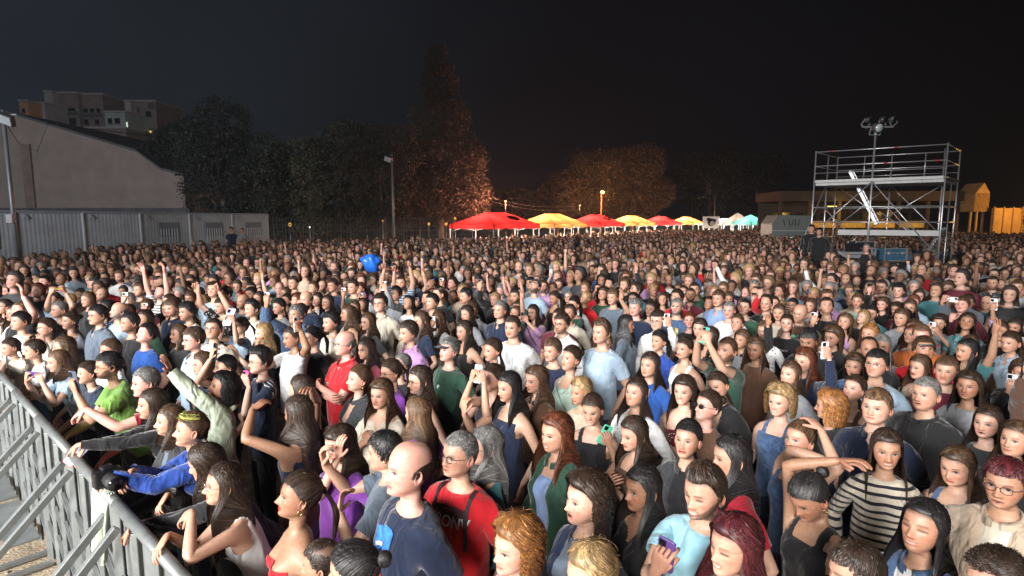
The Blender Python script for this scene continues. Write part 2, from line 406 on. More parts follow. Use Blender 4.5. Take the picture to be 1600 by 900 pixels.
            # fingers
            if L["fseg"]:
                fs = L["fseg"]; curl = ar.get("curl", .35); spread = ar.get("spread", .06)
                kn = Wp + hd*.088*hsz
                for i, (o_, ln, rd) in enumerate(((.029, .070, .0088), (.0098, .078, .0090), (-.0096, .073, .0086), (-.0275, .057, .0076))):
                    cl = curl * (1 + .12*i) if not hasattr(curl, "__len__") else curl[i]
                    p = kn + sd*o_*hsz - hd*.014; dr = nrm(hd + sd*spread*(o_/.02))
                    pts = [p]; a = 0.0; segl = np.array([.2, .44, .30, .24]) * ln * hsz
                    pts.append(p + dr*(.014 + segl[0])); cur = dr
                    for jj, sl in enumerate(segl[1:]):
                        a = cl * (1.05, 1.2, .8)[jj]; cur = nrm(cur*math.cos(a) + np.cross(np.cross(cur, pn), cur)*math.sin(a)); pts.append(pts[-1] + cur*sl)
                    pts.append(pts[-1] + cur*.004); rad = np.array([rd, rd, rd*.97, rd*.90, rd*.80, .0006]) * hsz * (1.06 if sex == "m" else .95)
                    Pf = tubeV(pts, rad, fs, sd); allV.append(Pf); newq.append(grid_faces(len(pts), fs, base)); base += len(Pf)
                    c_ = np.tile(np.array(skin) * np.array([1.05, .92, .90]), (len(Pf), 1)); allC.append(c_)
                    allT.append(np.full(len(Pf), 4.0)); allS.append(np.full(len(Pf), sg)); allX.append(np.tile([sg*.2, 0, -.3, 22, cen], (len(Pf), 1)))
                tcurl = ar.get("thumb", .5)
                p = Wp + hd*.018 + sd*.016; d0 = nrm(sd*(.95 - tcurl*.5) + hd*.75 + pn*(.15 + tcurl*.5))
                pts = [p, p + d0*.034*hsz]; cur = d0
                for sl in (.030, .026):
                    cur = nrm(cur + hd*.25 + pn*tcurl*.35 - sd*.12); pts.append(pts[-1] + cur*sl*hsz)
                pts.append(pts[-1] + cur*.004); rad = np.array([.015, .0125, .0105, .0090, .0006]) * hsz
                Pf = tubeV(pts, rad, fs, pn); allV.append(Pf); newq.append(grid_faces(len(pts), fs, base)); base += len(Pf)
                allC.append(np.tile(np.array(skin) * np.array([1.05, .9, .88]), (len(Pf), 1))); allT.append(np.full(len(Pf), 4.0)); allS.append(np.full(len(Pf), sg))
                allX.append(np.tile([sg*.2, 0, -.3, 22, cen], (len(Pf), 1)))
            hands[nm] = (Wp, hd, pn, sd)
        Q[0] = Q[0][drop]; Q += newq
    ntop = base
    V = np.concatenate(allV); V[:, 2] += 1.62
    # legs (hip to ankle, with feet)
    if legs and lod < 2:
        for sg in (-1, 1):
            pts = [(sg*.085, -.01, .80), (sg*.09, 0, .70), (sg*.092, .004, .60), (sg*.095, .01, .50), (sg*.097, 0, .36), (sg*.10, -.01, .20), (sg*.10, -.015, .09), (sg*.10, -.01, .05)]
            P = tubeV(np.array(pts), np.array([.075, .078, .068, .055, .052, .042, .036, .03]) * build, 10, np.array([1., 0, 0]))
            allV.append(P); Q.append(grid_faces(len(pts), 10, base)); base += len(P)
            allC.append(np.tile(np.array(skin), (len(P), 1))); allT.append(np.full(len(P), 9.0)); allS.append(np.zeros(len(P), int)); allX.append(np.tile([0, 0, -1, 40, 0], (len(P), 1)))
            V = np.concatenate([V, P])
    Q = np.concatenate(Q); C = np.concatenate(allC); AT = np.concatenate(allT); SD = np.concatenate(allS); XX = np.concatenate(allX)
    # smooth the shoulder joint
    mask = ((AT < 0) & (XX[:, 3] > 19) & (XX[:, 3] < 26) & (np.abs(XX[:, 0]) > .10)) | ((AT >= 0) & (AT < .45))
    if lod < 3 and arms:
        e = np.concatenate([Q[:, [0, 1]], Q[:, [1, 2]], Q[:, [2, 3]], Q[:, [3, 0]]]); e = np.concatenate([e, e[:, ::-1]])
        deg = np.bincount(e[:, 0], minlength=len(V)).astype(float); deg[deg == 0] = 1
        for _ in range({0: 7, 1: 4, 2: 2}[lod]):
            acc = np.stack([np.bincount(e[:, 0], weights=V[e[:, 1], k], minlength=len(V)) for k in range(3)], 1) / deg[:, None]
            V = np.where(mask[:, None], V*.45 + acc*.55, V)
    if lod < 2: C = C * (1 + .05 * wob(V, 60, seed) + .05 * wob(V, 210, seed + 5))[:, None]
    V = V * hs
    hp = {k: tuple(np.array(a) for a in (v[0], v[1], v[2], v[3])) for k, v in hands.items()}
    return dict(V=V, Q=Q, C=np.clip(C, 0, 1), t=AT, side=SD, X=XX, hs=hs, RM=RM, piv=piv, hands=hp, sex=sex, H=H, ntop=ntop, build=build)
def normals(V, Q):
    n = np.cross(V[Q[:, 2]] - V[Q[:, 0]], V[Q[:, 3]] - V[Q[:, 1]])
    N = np.zeros_like(V)
    for k in range(3):
        for j in range(4): N[:, k] += np.bincount(Q[:, j], weights=n[:, k], minlength=len(V))
    return N / (np.linalg.norm(N, axis=1)[:, None] + 1e-12)
def build_top(B, kind="tee", seed=0, thick=None):
    """garment as an offset of the trunk and arms"""
    V, Q, X, t = B["V"], B["Q"], B["X"], B["t"]; N = normals(V, Q)
    ax = np.abs(X[:, 0]); x = X[:, 0]; z = X[:, 2]; s = X[:, 3]; f = (np.cos(X[:, 4]) + 1) / 2
    torso = (t < 0) & (s > 14.6); arm = (t >= 0) & (t < 3)
    hem = {"crop": -.50, "bandeau": -.52, "tank": -.84, "croptee": -.58}.get(kind, -.86)
    sleeve = {"tee": .66, "polo": .66, "croptee": .5, "long": 1.97, "shirt": 1.97, "jacket": 1.98, "hoodie": 1.98, "blouse": 1.5}.get(kind, -1)
    T = {"jacket": .022, "hoodie": .024, "tank": .005, "crop": .005, "bandeau": .005, "long": .012, "shirt": .014, "croptee": .009}.get(kind, .012)
    if thick: T = thick
    nlz = {"tee": (-.205, -.170), "croptee": (-.21, -.175), "polo": (-.200, -.165), "long": (-.200, -.172), "shirt": (-.205, -.160), "jacket": (-.19, -.155),
           "hoodie": (-.18, -.15), "blouse": (-.235, -.19), "tank": (-.275, -.255), "crop": (-.29, -.33), "bandeau": (-.315, -.35)}[kind]
    line = nlz[1] + (nlz[0] - nlz[1]) * f ** .8
    if kind in ("polo", "shirt", "blouse"): line = line - .06 * np.clip(1 - ax/.035, 0, 1) * (f > .5)
    d = line - z
    if kind in ("tank", "crop"):
        strap = .019 - np.abs(ax - .082); strap = np.where(z < -.12, strap, -.05)
        if kind == "crop": strap = .012 - np.abs(ax - .085); strap = np.where(z < -.12, strap, -.05)
        d = np.maximum(d, strap * 1.2)
        arml = np.where(z > -.36, .128 * B["build"] - ax, 1); d = np.minimum(d, arml)
    if kind == "bandeau": d = np.minimum(d, np.where(z > -.31, -.02, 1))
    if kind in ("jacket",):
        d = np.minimum(d, np.where((f > .5), ax - .045 - .02*np.clip((-z-.2)*1.0, 0, 1), 1))
    off = np.clip(d * .9, -.008, T)
    ok = torso & (d > -.016) & (z > hem)
    if sleeve > 0: ok |= arm & (t <= sleeve + .001)
    off = np.where(arm, T * (1.0 + (.9 if kind in ("tee", "polo", "croptee") else .15) * np.clip(t, 0, 1)), off)
    if kind in ("long", "shirt", "jacket", "hoodie", "blouse"): off = np.where(arm, off - .004 * sstep(1.7, 1.95, t), off)
    loose = sstep(-.38, -.56, z) * torso
    off = off + loose * (.018 if kind not in ("tank", "crop", "bandeau") else .004)
    amp = {"tank": .0012, "crop": .001, "bandeau": .001}.get(kind, .0085)
    if kind in ("jacket", "hoodie"): amp = .011
    P = V + N * off[:, None]
    amp = min(amp, .62 * T); wr = wob(P * np.array([1, 1, .55]), 30, seed) * .6 + wob(P, 75, seed + 1) * .42
    crease = np.abs(wob(P * np.array([1, 1, 2.2]), 38, seed + 2)); wr = wr - .5 * (1 - np.clip(crease * 3, 0, 1))
    amask = np.clip(off / T, 0, 1)
    P = P + N * (amp * wr * amask * np.where(arm, .9, 1))[:, None]
    keep = ok[Q].all(1); q = Q[keep]
    used = np.unique(q); mp = -np.ones(len(V), int); mp[used] = np.arange(len(used))
    return P[used], mp[q], used
# ------------------------------------------------------------------ hair (head frame: origin at the head centre, face toward +y)
def tab(zz, col):
    zr = (ROWS_M[:16, 0] + ROWS_M[:16, 2]) / 2
    return np.interp(-zz, -zr, ROWS_M[:16, col])
def scalp(a, s, off):
    """point on the skull: a = azimuth (0 front), s = arc length from the crown in metres"""
    a, s, off = np.broadcast_arrays(np.asarray(a, float), np.asarray(s, float), np.asarray(off, float))
    ph = np.clip(s / .15, 0, 1) * math.pi / 2; z = np.where(s < .15, .02 + .1055*np.cos(ph), .02 - (s - .15))
    low = s > .15
    zc = np.minimum(z, .02); hw = np.where(low, tab(zc, 4) + .0035*sstep(-.06, .02, zc), .0805); yb = np.where(low, tab(zc, 3) - .003, -.111); yf = .0905
    ca, sa = np.cos(a), np.sin(a); sp = np.sin(ph)
    ym = (yf + yb)/2; yh = (yf - yb)/2
    x = hw*sp*sa; y = ym*sp + (yh)*sp*ca - .01*(1 - sp)
    n = np.stack([sa*sp/ .9, ca*sp, np.cos(ph)], -1); n /= np.linalg.norm(n, axis=-1)[..., None]
    return np.stack([x, y, z], -1) + n*off[..., None]
HL_F = ([0, 30, 50, 68, 84, 100, 125, 180], [.108, .110, .117, .138, .165, .195, .225, .245])
HL_M = ([0, 30, 45, 60, 76, 86, 100, 125, 180], [.107, .105, .100, .118, .150, .185, .185, .205, .232])
HL_R = ([0, 30, 50, 68, 82, 95, 125, 180], [.055, .05, .075, .128, .165, .180, .205, .230])
HL_B = ([0, 60, 80, 95, 125, 180], [.0, .0, .178, .184, .205, .230])
def hairline(a, kind):
    d = np.abs((np.degrees(a) + 180) % 360 - 180); return np.interp(d, *kind)
def cap_grid(kind, th, na=32, ns=12, s0=0.0, seed=0, rough=.0):
    a = np.linspace(0, 2*math.pi, na, endpoint=False)[None, :] + np.zeros((ns, 1)); u = np.linspace(0.004, 1, ns)[:, None]
    S = s0 + (hairline(a, kind) - s0) * u
    off = th * np.clip((1 - u) / .22, 0, 1) ** .5 * np.ones_like(a) - .0035 * (u > .99)
    P = scalp(a, S, off).reshape(-1, 3)
    if rough:
        c = np.array([0, -.01, .02]); n = P - c; n /= np.linalg.norm(n, axis=1)[:, None]
        P = P + n * (rough * wob(P, 70, seed) * np.clip(off.ravel()/th, 0, 1))[:, None]
    return P, grid_faces(ns, na, 0, True)
def ribbons(paths, w, base=0, cen=(0, -.01, .02), rnd=None):
    """paths (n, m, 3) -> flat strips facing away from the head"""
    n, m, _ = paths.shape; t = np.gradient(paths, axis=1); t /= np.linalg.norm(t, axis=2)[..., None] + 1e-9
    o = paths - np.array(cen); o[..., 2] *= np.where(paths[..., 2] < 0, .15, 1)
    if rnd is not None: o = o / (np.linalg.norm(o, axis=2)[..., None] + 1e-9) + rnd[:, None, :]
    sdv = np.cross(t, o); sdv /= np.linalg.norm(sdv, axis=2)[..., None] + 1e-9
    prof = np.interp(np.linspace(0, 1, m), [0, .15, .75, 1], [.7, 1, .9, .25])[None, :, None]
    ww = w if np.ndim(w) == 0 else np.asarray(w)[:, None, None]
    V = np.concatenate([paths - sdv*ww*prof, paths + sdv*ww*prof], 2).reshape(-1, 3)
    i = np.arange(n)[:, None] * (2*m) + np.arange(m - 1)[None, :] * 2 + base
    return V, np.stack([i, i + 1, i + 3, i + 2], -1).reshape(-1, 4), m
def hair_geo(style, seed=0, pitch=0.0, ns_=1500, w=.0019):
    r = np.random.default_rng(seed * 31 + 5); Vs, Qs, ms = [], [], []; b = 0
    def put(P, q, k_=None):
        nonlocal b
        ms.append(k_)
        Vs.append(P); Qs.append(q + b); b += len(P)
    grav = nrm(np.array([0, -math.sin(pitch), -math.cos(pitch)]))
    if style in ("short", "crew", "recede", "fringe", "curl", "med", "bald"):
        kind = {"recede": HL_R, "bald": HL_B}.get(style, HL_M)
        th = {"short": .013, "crew": .007, "recede": .009, "curl": .018, "med": .015, "fringe": .014, "bald": .006}[style]
        if style == "bald":
            a = np.linspace(math.radians(80), math.radians(280), 30)[None, :]; u = np.linspace(0, 1, 7)[:, None]
            top = np.interp(np.degrees(np.minimum(a, 2*math.pi - a)), [78, 95, 130, 180], [.166, .142, .122, .125])
            S = top + (hairline(a, HL_B) - top)*u; P = scalp(a + 0*u, S, .0045*np.sin(math.pi*np.clip(u, 0.02, .98))**.5 * np.ones_like(a) - .002*((u < .01) | (u > .99)))
            put(P.reshape(-1, 3), grid_faces(7, 30, 0, False)); n = int(ns_*.5)
        else:
            put(*cap_grid(kind, th, 36, 14, seed=seed, rough=.002)); n = ns_
        a0 = r.uniform(-math.pi, math.pi, n)
        if style == "bald": a0 = math.pi + r.uniform(-1.70, 1.70, n)
        hl = hairline(a0, kind); s0 = hl * np.sqrt(r.uniform(.0, 1, n)) * .97
        if style == "bald":
            tp_ = np.interp(np.degrees(np.minimum(np.abs(a0), 2*math.pi - np.abs(a0))), [78, 95, 130, 180], [.166, .142, .122, .125]) + .006; s0 = tp_ + (hl - tp_)*r.uniform(0, .9, n)
        ln = {"short": .026, "crew": .010, "recede": .016, "curl": .045, "med": .048, "fringe": .038, "bald": .014}[style] * r.uniform(.7, 1.25, n)
        m = 5; tt = np.linspace(0, 1, m)[None, :]
        if style == "med":     # swept up and back from the forehead
            back = np.abs(a0) < 1.5
            ss = np.where(back[:, None], s0[:, None] - ln[:, None]*tt*1.1, s0[:, None] + ln[:, None]*.6*tt)
            aa = a0[:, None] + .25*tt; offs = th*.6 + np.where(back[:, None], .014*np.sin(tt*2.4), .004*tt) * r.uniform(.6, 1.4, n)[:, None]
            P = scalp(np.where(ss < 0, aa + math.pi, aa), np.abs(ss), offs)
        elif style == "curl":
            fr = r.uniform(10, 15, n)[:, None]; ph = r.uniform(0, 6.3, n)[:, None]
            P = scalp(a0[:, None] + .10*np.sin(tt*fr + ph), s0[:, None] + ln[:, None]*.35*tt, th*.5 + .013*tt + .007*np.cos(tt*fr + ph))
        else:
            sw = (.5 if style == "fringe" else .18) * r.uniform(-.3, 1, n)[:, None]
            P = scalp(a0[:, None] + sw*tt, np.minimum(s0[:, None] + ln[:, None]*tt*.9, (hl + .012)[:, None]), th*.75 + .006*tt*(1-tt)*2 + (.004*tt if style != "crew" else .001*tt) * r.uniform(0, 1.3, n)[:, None])
        put(*ribbons(P, w*(.9 if style != "curl" else 1.1), rnd=r.normal(0, .35, (n, 3))))
    elif style in ("long", "wavy", "bob", "curly", "lob", "straight", "puff"):
        L = {"long": .40, "wavy": .38, "bob": .17, "lob": .24, "curly": .27, "straight": .46, "puff": .15}[style] * r.uniform(.9, 1.1)
        vol = {"wavy": .020, "curly": .034, "bob": .018, "puff": .034}.get(style, .011)
        put(*cap_grid(HL_F, vol*.6+.003, 40, 14, seed=seed, rough=.0018))
        # solid inner curtain at the back so that no neck shows through
        a = np.linspace(math.radians(88), math.radians(272), 22)[None, :]; k = 12; u = np.linspace(0, 1, k)[:, None]
        st = .165
        def fall(a, s, off, sidesign):
            """continues a scalp path below the ears"""
            top = scalp(a, np.minimum(s, .172), off); ex = np.maximum(s - .172, 0)[..., None] if np.ndim(s) else max(s - .172, 0)
            wgt = sstep(.015, .20, ex); front = (np.abs((a + math.pi) % (2*math.pi) - math.pi) < 1.72)[..., None]
            sa, ca = np.sin(a)[..., None], np.cos(a)[..., None]
            tb = np.concatenate([.105*sa*(1 + vol*6), -.118 + .020*ca - vol*.8 + 0*sa], -1)
            tf = np.concatenate([.080*np.sign(sa) + .030*sa*(1+vol*5), .085 + .035*ca + 0*sa], -1)
            drape = .0 if style in ("bob", "puff") else 1.0
            tgt = np.where(front & (drape > 0), tf, tb) if style not in ("bob", "puff", "curly") else np.concatenate([.092*sa*(1+vol*7), -.02 + .092*ca*(1 + vol*4)], -1)
            P = top + grav * ex
            P[..., :2] = P[..., :2]*(1 - wgt) + (tgt + grav[:2]*ex) * wgt
            return P
        S = st + (st*0 + L - .02) * u + 0*a; P = fall(a + 0*u, S, np.full_like(S, vol*.45), 0).reshape(-1, 3)
        put(P + np.stack([.003*wob(P, 60, seed), .003*wob(P, 50, seed+1), 0*P[:, 0]], 1), grid_faces(k, 22, 0, False))
        n = int(ns_ * 1.35); m = 13; tt = np.linspace(0, 1, m)[None, :]
        part = r.choice([-.35, 0, .35])
        a0 = math.pi * r.uniform(0, 1, n)**1.35 * r.choice([-1, 1], n); sg = np.where(np.sin(a0 - part*.4) >= 0, 1, -1); aa0 = np.abs(a0)
        amin = math.radians(70 if style in ("long", "straight", "lob") else 74)
        aend = sg * (amin + (aa0/math.pi) * (math.pi - amin)); astart = sg * (.10 + aa0/math.pi*2.85)
        s00 = .008 + .05*r.uniform(0, 1, n); s1 = .155 + L * r.uniform(.80, 1.03, n)
        ss = s00[:, None] + (s1 - s00)[:, None] * tt
        k2 = sstep(.035, .150, ss)**1.35; a_ = astart[:, None]*(1 - k2) + aend[:, None]*k2
        hlm = hairline(a_, HL_F)
        clump = r.integers(0, 46, n); cr = np.random.default_rng(seed + 3); coff = cr.uniform(0, 6.28, 46)[clump][:, None]
        off = vol * r.uniform(.75, 1.15, n)[:, None] * np.minimum(1, .55 + ss*6)
        if style in ("wavy", "curly", "puff", "lob"):
            fq = {"wavy": 48, "curly": 105, "puff": 130, "lob": 28}[style]; am = {"wavy": .007, "curly": .013, "puff": .013, "lob": .004}[style]
            off = off + am*np.sin(ss*fq + coff + r.normal(0, .3, n)[:, None]) * sstep(.04, .16, ss); a_ = a_ + am*8*np.cos(ss*fq + coff)*sstep(.04, .2, ss)
        else: off = off + .0025*np.sin(ss*22 + coff); a_ = a_ + .05*np.sin(ss*9 + coff)*sstep(.1, .3, ss)
        P = fall(a_, ss, off, sg)
        # keep the forehead clear
        frontbad = (np.abs(a_) < math.radians(66)) & (ss > hlm - .004)
        P = P - np.where(frontbad[..., None], 1, 0) * np.array([0, .012, -.010])
        put(*ribbons(P, w*r.uniform(.7, 1.5, n), rnd=r.normal(0, .22, (n, 3))))
    elif style in ("tail", "bun", "back"):
        put(*cap_grid(HL_F, .009, 40, 14, seed=seed, rough=.0012))
        kn = np.array([0, -.125, .035]) if style != "back" else np.array([0, -.10, -.06])
        if style == "bun": kn = np.array([0, -.118, .055])
        n = ns_; m = 9; tt = np.linspace(0, 1, m)[None, :, None]
        a0 = r.uniform(-math.pi, math.pi, n); hl = hairline(a0, HL_F); s0 = hl*(.55 + .43*r.uniform(0, 1, n)**.5)
        P0 = scalp(a0, s0, .006)[:, None, :]; c = np.array([0, -.01, .02])
        d0 = P0 - c; d1 = (kn - c)[None, None, :]; D = d0*(1-tt) + d1*tt + np.array([0, -.01, .085 if style == 'back' else .03])*np.sin(math.pi*tt); Dn = D/np.linalg.norm(D, axis=2)[..., None]
        # project on the skull by azimuth / arc
        az = np.arctan2(Dn[..., 0]/.077, (Dn[..., 1])/.098); el = np.arctan2(np.hypot(Dn[..., 0]/.077, Dn[..., 1]/.098), Dn[..., 2]/.102)
        srf = np.where(el < math.pi/2, el/(math.pi/2)*.15, .15 + (np.tan(np.clip(el - math.pi/2, 0, 1.2))) * .09)
        P = scalp(az, srf, .0105 + .003*r.uniform(-1, 1, n)[:, None])
        P[:, -1] = kn + r.normal(0, .008, (n, 3)); P[:, -2] = P[:, -2]*.5 + P[:, -1]*.5
        put(*ribbons(P, w*r.uniform(.7, 1.4, n), rnd=r.normal(0, .2, (n, 3))))
        if style == "bun":
            k = 420; rr = .034; u1 = r.uniform(0, 6.28, k)[:, None]; tl = r.uniform(-.9, .9, k)[:, None]; t2 = np.linspace(0, 2.6, 8)[None, :]
            ang = u1 + t2; rad = rr*np.cos(tl) * r.uniform(.85, 1.05, k)[:, None]
            P = np.stack([rad*np.cos(ang), -rr*.9*np.sin(tl) + 0*ang, rad*np.sin(ang)], -1) + kn + np.array([0, -.024, .008])
            cb = kn + np.array([0, -.024, .008]); put(*ribbons(P, w, cen=cb, rnd=r.normal(0, .15, (k, 3))))
            u = np.linspace(0, 2*math.pi, 14, endpoint=False); v = np.linspace(.05, math.pi-.05, 8)
            sp = np.array([[math.sin(q)*math.cos(p), math.cos(q), math.sin(q)*math.sin(p)] for q in v for p in u]) * rr*.9 + cb; put(sp, grid_faces(8, 14))
        else:
            L = .30 * r.uniform(.8, 1.2); k = 380; t2 = np.linspace(0, 1, 12)[None, :, None]; ph = r.uniform(0, 6.28, k)
            start = kn + np.stack([.012*np.cos(ph), 0*ph, .012*np.sin(ph)], -1)*r.uniform(.3, 1, k)[:, None]
            dr = np.stack([.030*np.cos(ph), -.020 + .018*np.sin(ph), 0*ph], -1) * r.uniform(.2, 1, k)[:, None]
            out = np.array([0, -.055, .02]) if style == "tail" else np.array([0, -.03, -.02])
            sh = np.sin(np.clip(t2*1.4, 0, 1)*math.pi/2)
            P = start[:, None, :] + out*sh + grav*L*t2**1.15*r.uniform(.85, 1.03, k)[:, None, None] + dr[:, None, :]*np.sin(np.clip(t2*1.1, 0, 1)*math.pi*.8)
            P[..., 0] += .004*np.sin(t2[..., 0]*14 + ph[:, None])
            put(*ribbons(P, w*1.3, cen=kn + np.array([0, -.07, -.1]), rnd=r.normal(0, .5, (k, 3))))
    if style not in ("bald", "crew"):
        k = 110; a = r.uniform(-math.pi, math.pi, k); s0 = hairline(a, HL_F if sum(map(len, Vs)) and style in ("long", "wavy", "bob", "curly", "lob", "straight", "puff", "tail", "bun", "back") else HL_M)*r.uniform(.1, .62, k)
        t5 = np.linspace(0, 1, 6)[None, :]; P = scalp(a[:, None] + r.normal(0, .5, k)[:, None]*t5, s0[:, None] + r.uniform(.0, .03, k)[:, None]*t5, (vol if style in ("long", "wavy", "bob", "curly", "lob", "straight", "puff") else .010) + r.uniform(.004, .017, k)[:, None]*np.sin(t5*2.2))
        put(*ribbons(P, .0007, rnd=r.normal(0, .6, (k, 3))))
    V = np.concatenate(Vs); Q = np.concatenate(Qs)
    # every strand keeps its own shade: solid under-layers stay even
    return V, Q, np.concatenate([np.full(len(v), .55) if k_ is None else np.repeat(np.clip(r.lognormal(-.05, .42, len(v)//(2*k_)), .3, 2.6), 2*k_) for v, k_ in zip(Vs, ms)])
_H = {}
def hair_mesh(style, seed, pitch):
    pb = 0.0
    if style in ("long", "wavy", "lob", "straight", "tail", "back", "curly", "bob"): pb = min((-.35, 0.0, .2, .4), key=lambda q: abs(q - pitch))
    k = (style, seed % 2, pb)
    if k not in _H:
        V, Q, S_ = hair_geo(style, seed % 2 + 10*len(style), pb)
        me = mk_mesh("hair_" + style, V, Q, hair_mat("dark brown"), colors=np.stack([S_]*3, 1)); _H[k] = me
    return _H[k]
HAIRC = {"black": (.015, .013, .014), "dark brown": (.036, .021, .014), "brown": (.078, .042, .023), "light brown": (.125, .070, .036),
         "auburn": (.110, .032, .014), "blond": (.33, .215, .10), "grey": (.17, .165, .16), "copper": (.27, .115, .035), "burgundy": (.075, .012, .016), "white": (.42, .41, .40)}
def hair_mat(c):
    n = "hair_" + c.replace(" ", "_")
    if n in _M: return _M[n]
    m = mat(n, HAIRC[c], .50, noise=.35, nscale=34, detail=3, stretch=(1, 1, .16)); t = m.node_tree; b = t.nodes["Principled BSDF"]
    at_ = t.nodes.new("ShaderNodeAttribute"); at_.attribute_name = "Col"; vm = t.nodes.new("ShaderNodeVectorMath"); vm.operation = "MULTIPLY"
    t.links.new(b.inputs["Base Color"].links[0].from_socket, vm.inputs[0]); t.links.new(at_.outputs["Color"], vm.inputs[1]); t.links.new(vm.outputs[0], b.inputs["Base Color"])
    b.inputs["Specular IOR Level"].default_value = .5
    b.inputs["Anisotropic"].default_value = .4
    return m
# ------------------------------------------------------------------ person assembly
def skin_mat():
    if "skin" in _M: return _M["skin"]
    m = mat("skin", (.5, .3, .2), .50); n = m.node_tree; b = n.nodes["Principled BSDF"]
    a = n.nodes.new("ShaderNodeAttribute"); a.attribute_name = "Col"
    q = n.nodes.new("ShaderNodeTexNoise"); q.inputs["Scale"].default_value = 55; q.inputs["Detail"].default_value = 5
    t = n.nodes.new("ShaderNodeTexCoord"); n.links.new(t.outputs["Object"], q.inputs["Vector"])
    mr_ = n.nodes.new("ShaderNodeMapRange"); mr_.inputs[1].default_value = .3; mr_.inputs[2].default_value = .7; mr_.inputs[3].default_value = .90; mr_.inputs[4].default_value = 1.08
    n.links.new(q.outputs[0], mr_.inputs[0]); v = n.nodes.new("ShaderNodeVectorMath"); v.operation = "SCALE"
    n.links.new(a.outputs["Color"], v.inputs[0]); n.links.new(mr_.outputs[0], v.inputs["Scale"]); n.links.new(v.outputs[0], b.inputs["Base Color"])
    b.inputs["Subsurface Weight"].default_value = .12; b.inputs["Subsurface Radius"].default_value = (1, .35, .2); b.inputs["Subsurface Scale"].default_value = .012
    u = n.nodes.new("ShaderNodeBump"); u.inputs["Strength"].default_value = .12; u.inputs["Distance"].default_value = .004
    n.links.new(q.outputs[0], u.inputs["Height"]); n.links.new(u.outputs[0], b.inputs["Normal"])
    return m
SKINS = {"fair": (.58, .365, .275), "light": (.51, .305, .215), "medium": (.43, .245, .160), "tan": (.34, .185, .115), "brown": (.22, .115, .070), "pink": (.60, .335, .27)}
CLOTH = {"black": (.012, .012, .014), "charcoal": (.035, .037, .042), "navy": (.012, .020, .048), "white": (.72, .73, .74), "cream": (.62, .56, .46), "grey": (.24, .25, .27),
 "red": (.50, .012, .020), "crimson": (.30, .010, .022), "green": (.155, .32, .062), "forest": (.022, .065, .042), "teal": (.05, .19, .22), "light blue": (.27, .50, .60), "pale blue": (.33, .44, .56), "blue": (.02, .085, .34),
 "royal": (.018, .06, .30), "denim": (.055, .10, .20), "purple": (.22, .055, .36), "lilac": (.46, .26, .48), "maroon": (.10, .012, .025), "pink": (.62, .34, .38), "beige": (.45, .36, .27), "olive": (.10, .11, .055),
 "mint": (.42, .55, .47), "sky": (.23, .34, .60), "brown": (.10, .05, .03), "orange": (.62, .16, .04), "sage": (.44, .50, .38), "lavender": (.30, .27, .42), "yellow": (.60, .50, .12), "slate": (.10, .13, .17), "rose": (.45, .10, .13)}
def cloth_mat(c, pattern=None):
    n = "cloth_" + c.replace(" ", "_") + ("_" + pattern if pattern else "")
    if n in _M: return _M[n]
    den = c in ("denim", "royal")
    m = mat(n, CLOTH[c], .86 if not den else .8, noise=.10 if not den else .35, nscale=18 if not den else 42, bump=.18, detail=6, sheen=.25, spec=.25)
    t = m.node_tree; b = t.nodes["Principled BSDF"]; tc0 = t.nodes.new("ShaderNodeTexCoord"); mp0 = t.nodes.new("ShaderNodeMapping"); mp0.inputs["Scale"].default_value = (1, 1, .55)
    q0 = t.nodes.new("ShaderNodeTexNoise"); q0.inputs["Scale"].default_value = 8; q0.inputs["Detail"].default_value = 2; q0.inputs["Distortion"].default_value = .9
    t.links.new(tc0.outputs["Object"], mp0.inputs[0]); t.links.new(mp0.outputs[0], q0.inputs["Vector"])
    bp = t.nodes.new("ShaderNodeBump"); bp.inputs["Strength"].default_value = .95; bp.inputs["Distance"].default_value = .055
    t.links.new(q0.outputs[0], bp.inputs["Height"]); old = b.inputs["Normal"].links[0].from_socket; t.links.new(old, bp.inputs["Normal"]); t.links.new(bp.outputs[0], b.inputs["Normal"])
    if pattern:
        t = m.node_tree; b = t.nodes["Principled BSDF"]; tc_ = t.nodes.new("ShaderNodeTexCoord"); w = t.nodes.new("ShaderNodeTexWave"); w.wave_type = "BANDS"
        w.bands_direction = "Z"; w.inputs["Scale"].default_value = 7.5; w.inputs["Distortion"].default_value = .5; w.inputs["Detail"].default_value = 1
        if pattern == "print":
            w = t.nodes.new("ShaderNodeTexVoronoi"); w.inputs["Scale"].default_value = 26
        if pattern == "dots":
            w = t.nodes.new("ShaderNodeTexVoronoi"); w.inputs["Scale"].default_value = 60
        t.links.new(tc_.outputs["Object"], w.inputs["Vector"]); r = t.nodes.new("ShaderNodeValToRGB")
        dark = sum(CLOTH[c]) > .6; c2 = (.02, .02, .03) if dark else (.6, .6, .6)
        if pattern == "stripes": p0, p1 = .28, .34; ca_, cb_ = c2, CLOTH[c]
        else: p0, p1 = .22, .30; ca_, cb_ = c2, CLOTH[c]
        r.color_ramp.elements[0].position = p0; r.color_ramp.elements[0].color = (*ca_, 1); r.color_ramp.elements[1].position = p1; r.color_ramp.elements[1].color = (*cb_, 1)
        t.links.new(w.outputs["Color" if pattern == "stripes" else "Distance"], r.inputs[0]); t.links.new(r.outputs[0], b.inputs["Base Color"])
    return m
MET = mat("brushed_metal", (.55, .55, .56), .3, 1.0); GOLD = mat("gold_metal", (.8, .55, .2), .25, 1.0)
BLK = mat("black_plastic", (.012, .012, .014), .35); GLS = mat("dark_glass", (.01, .01, .013), .08)
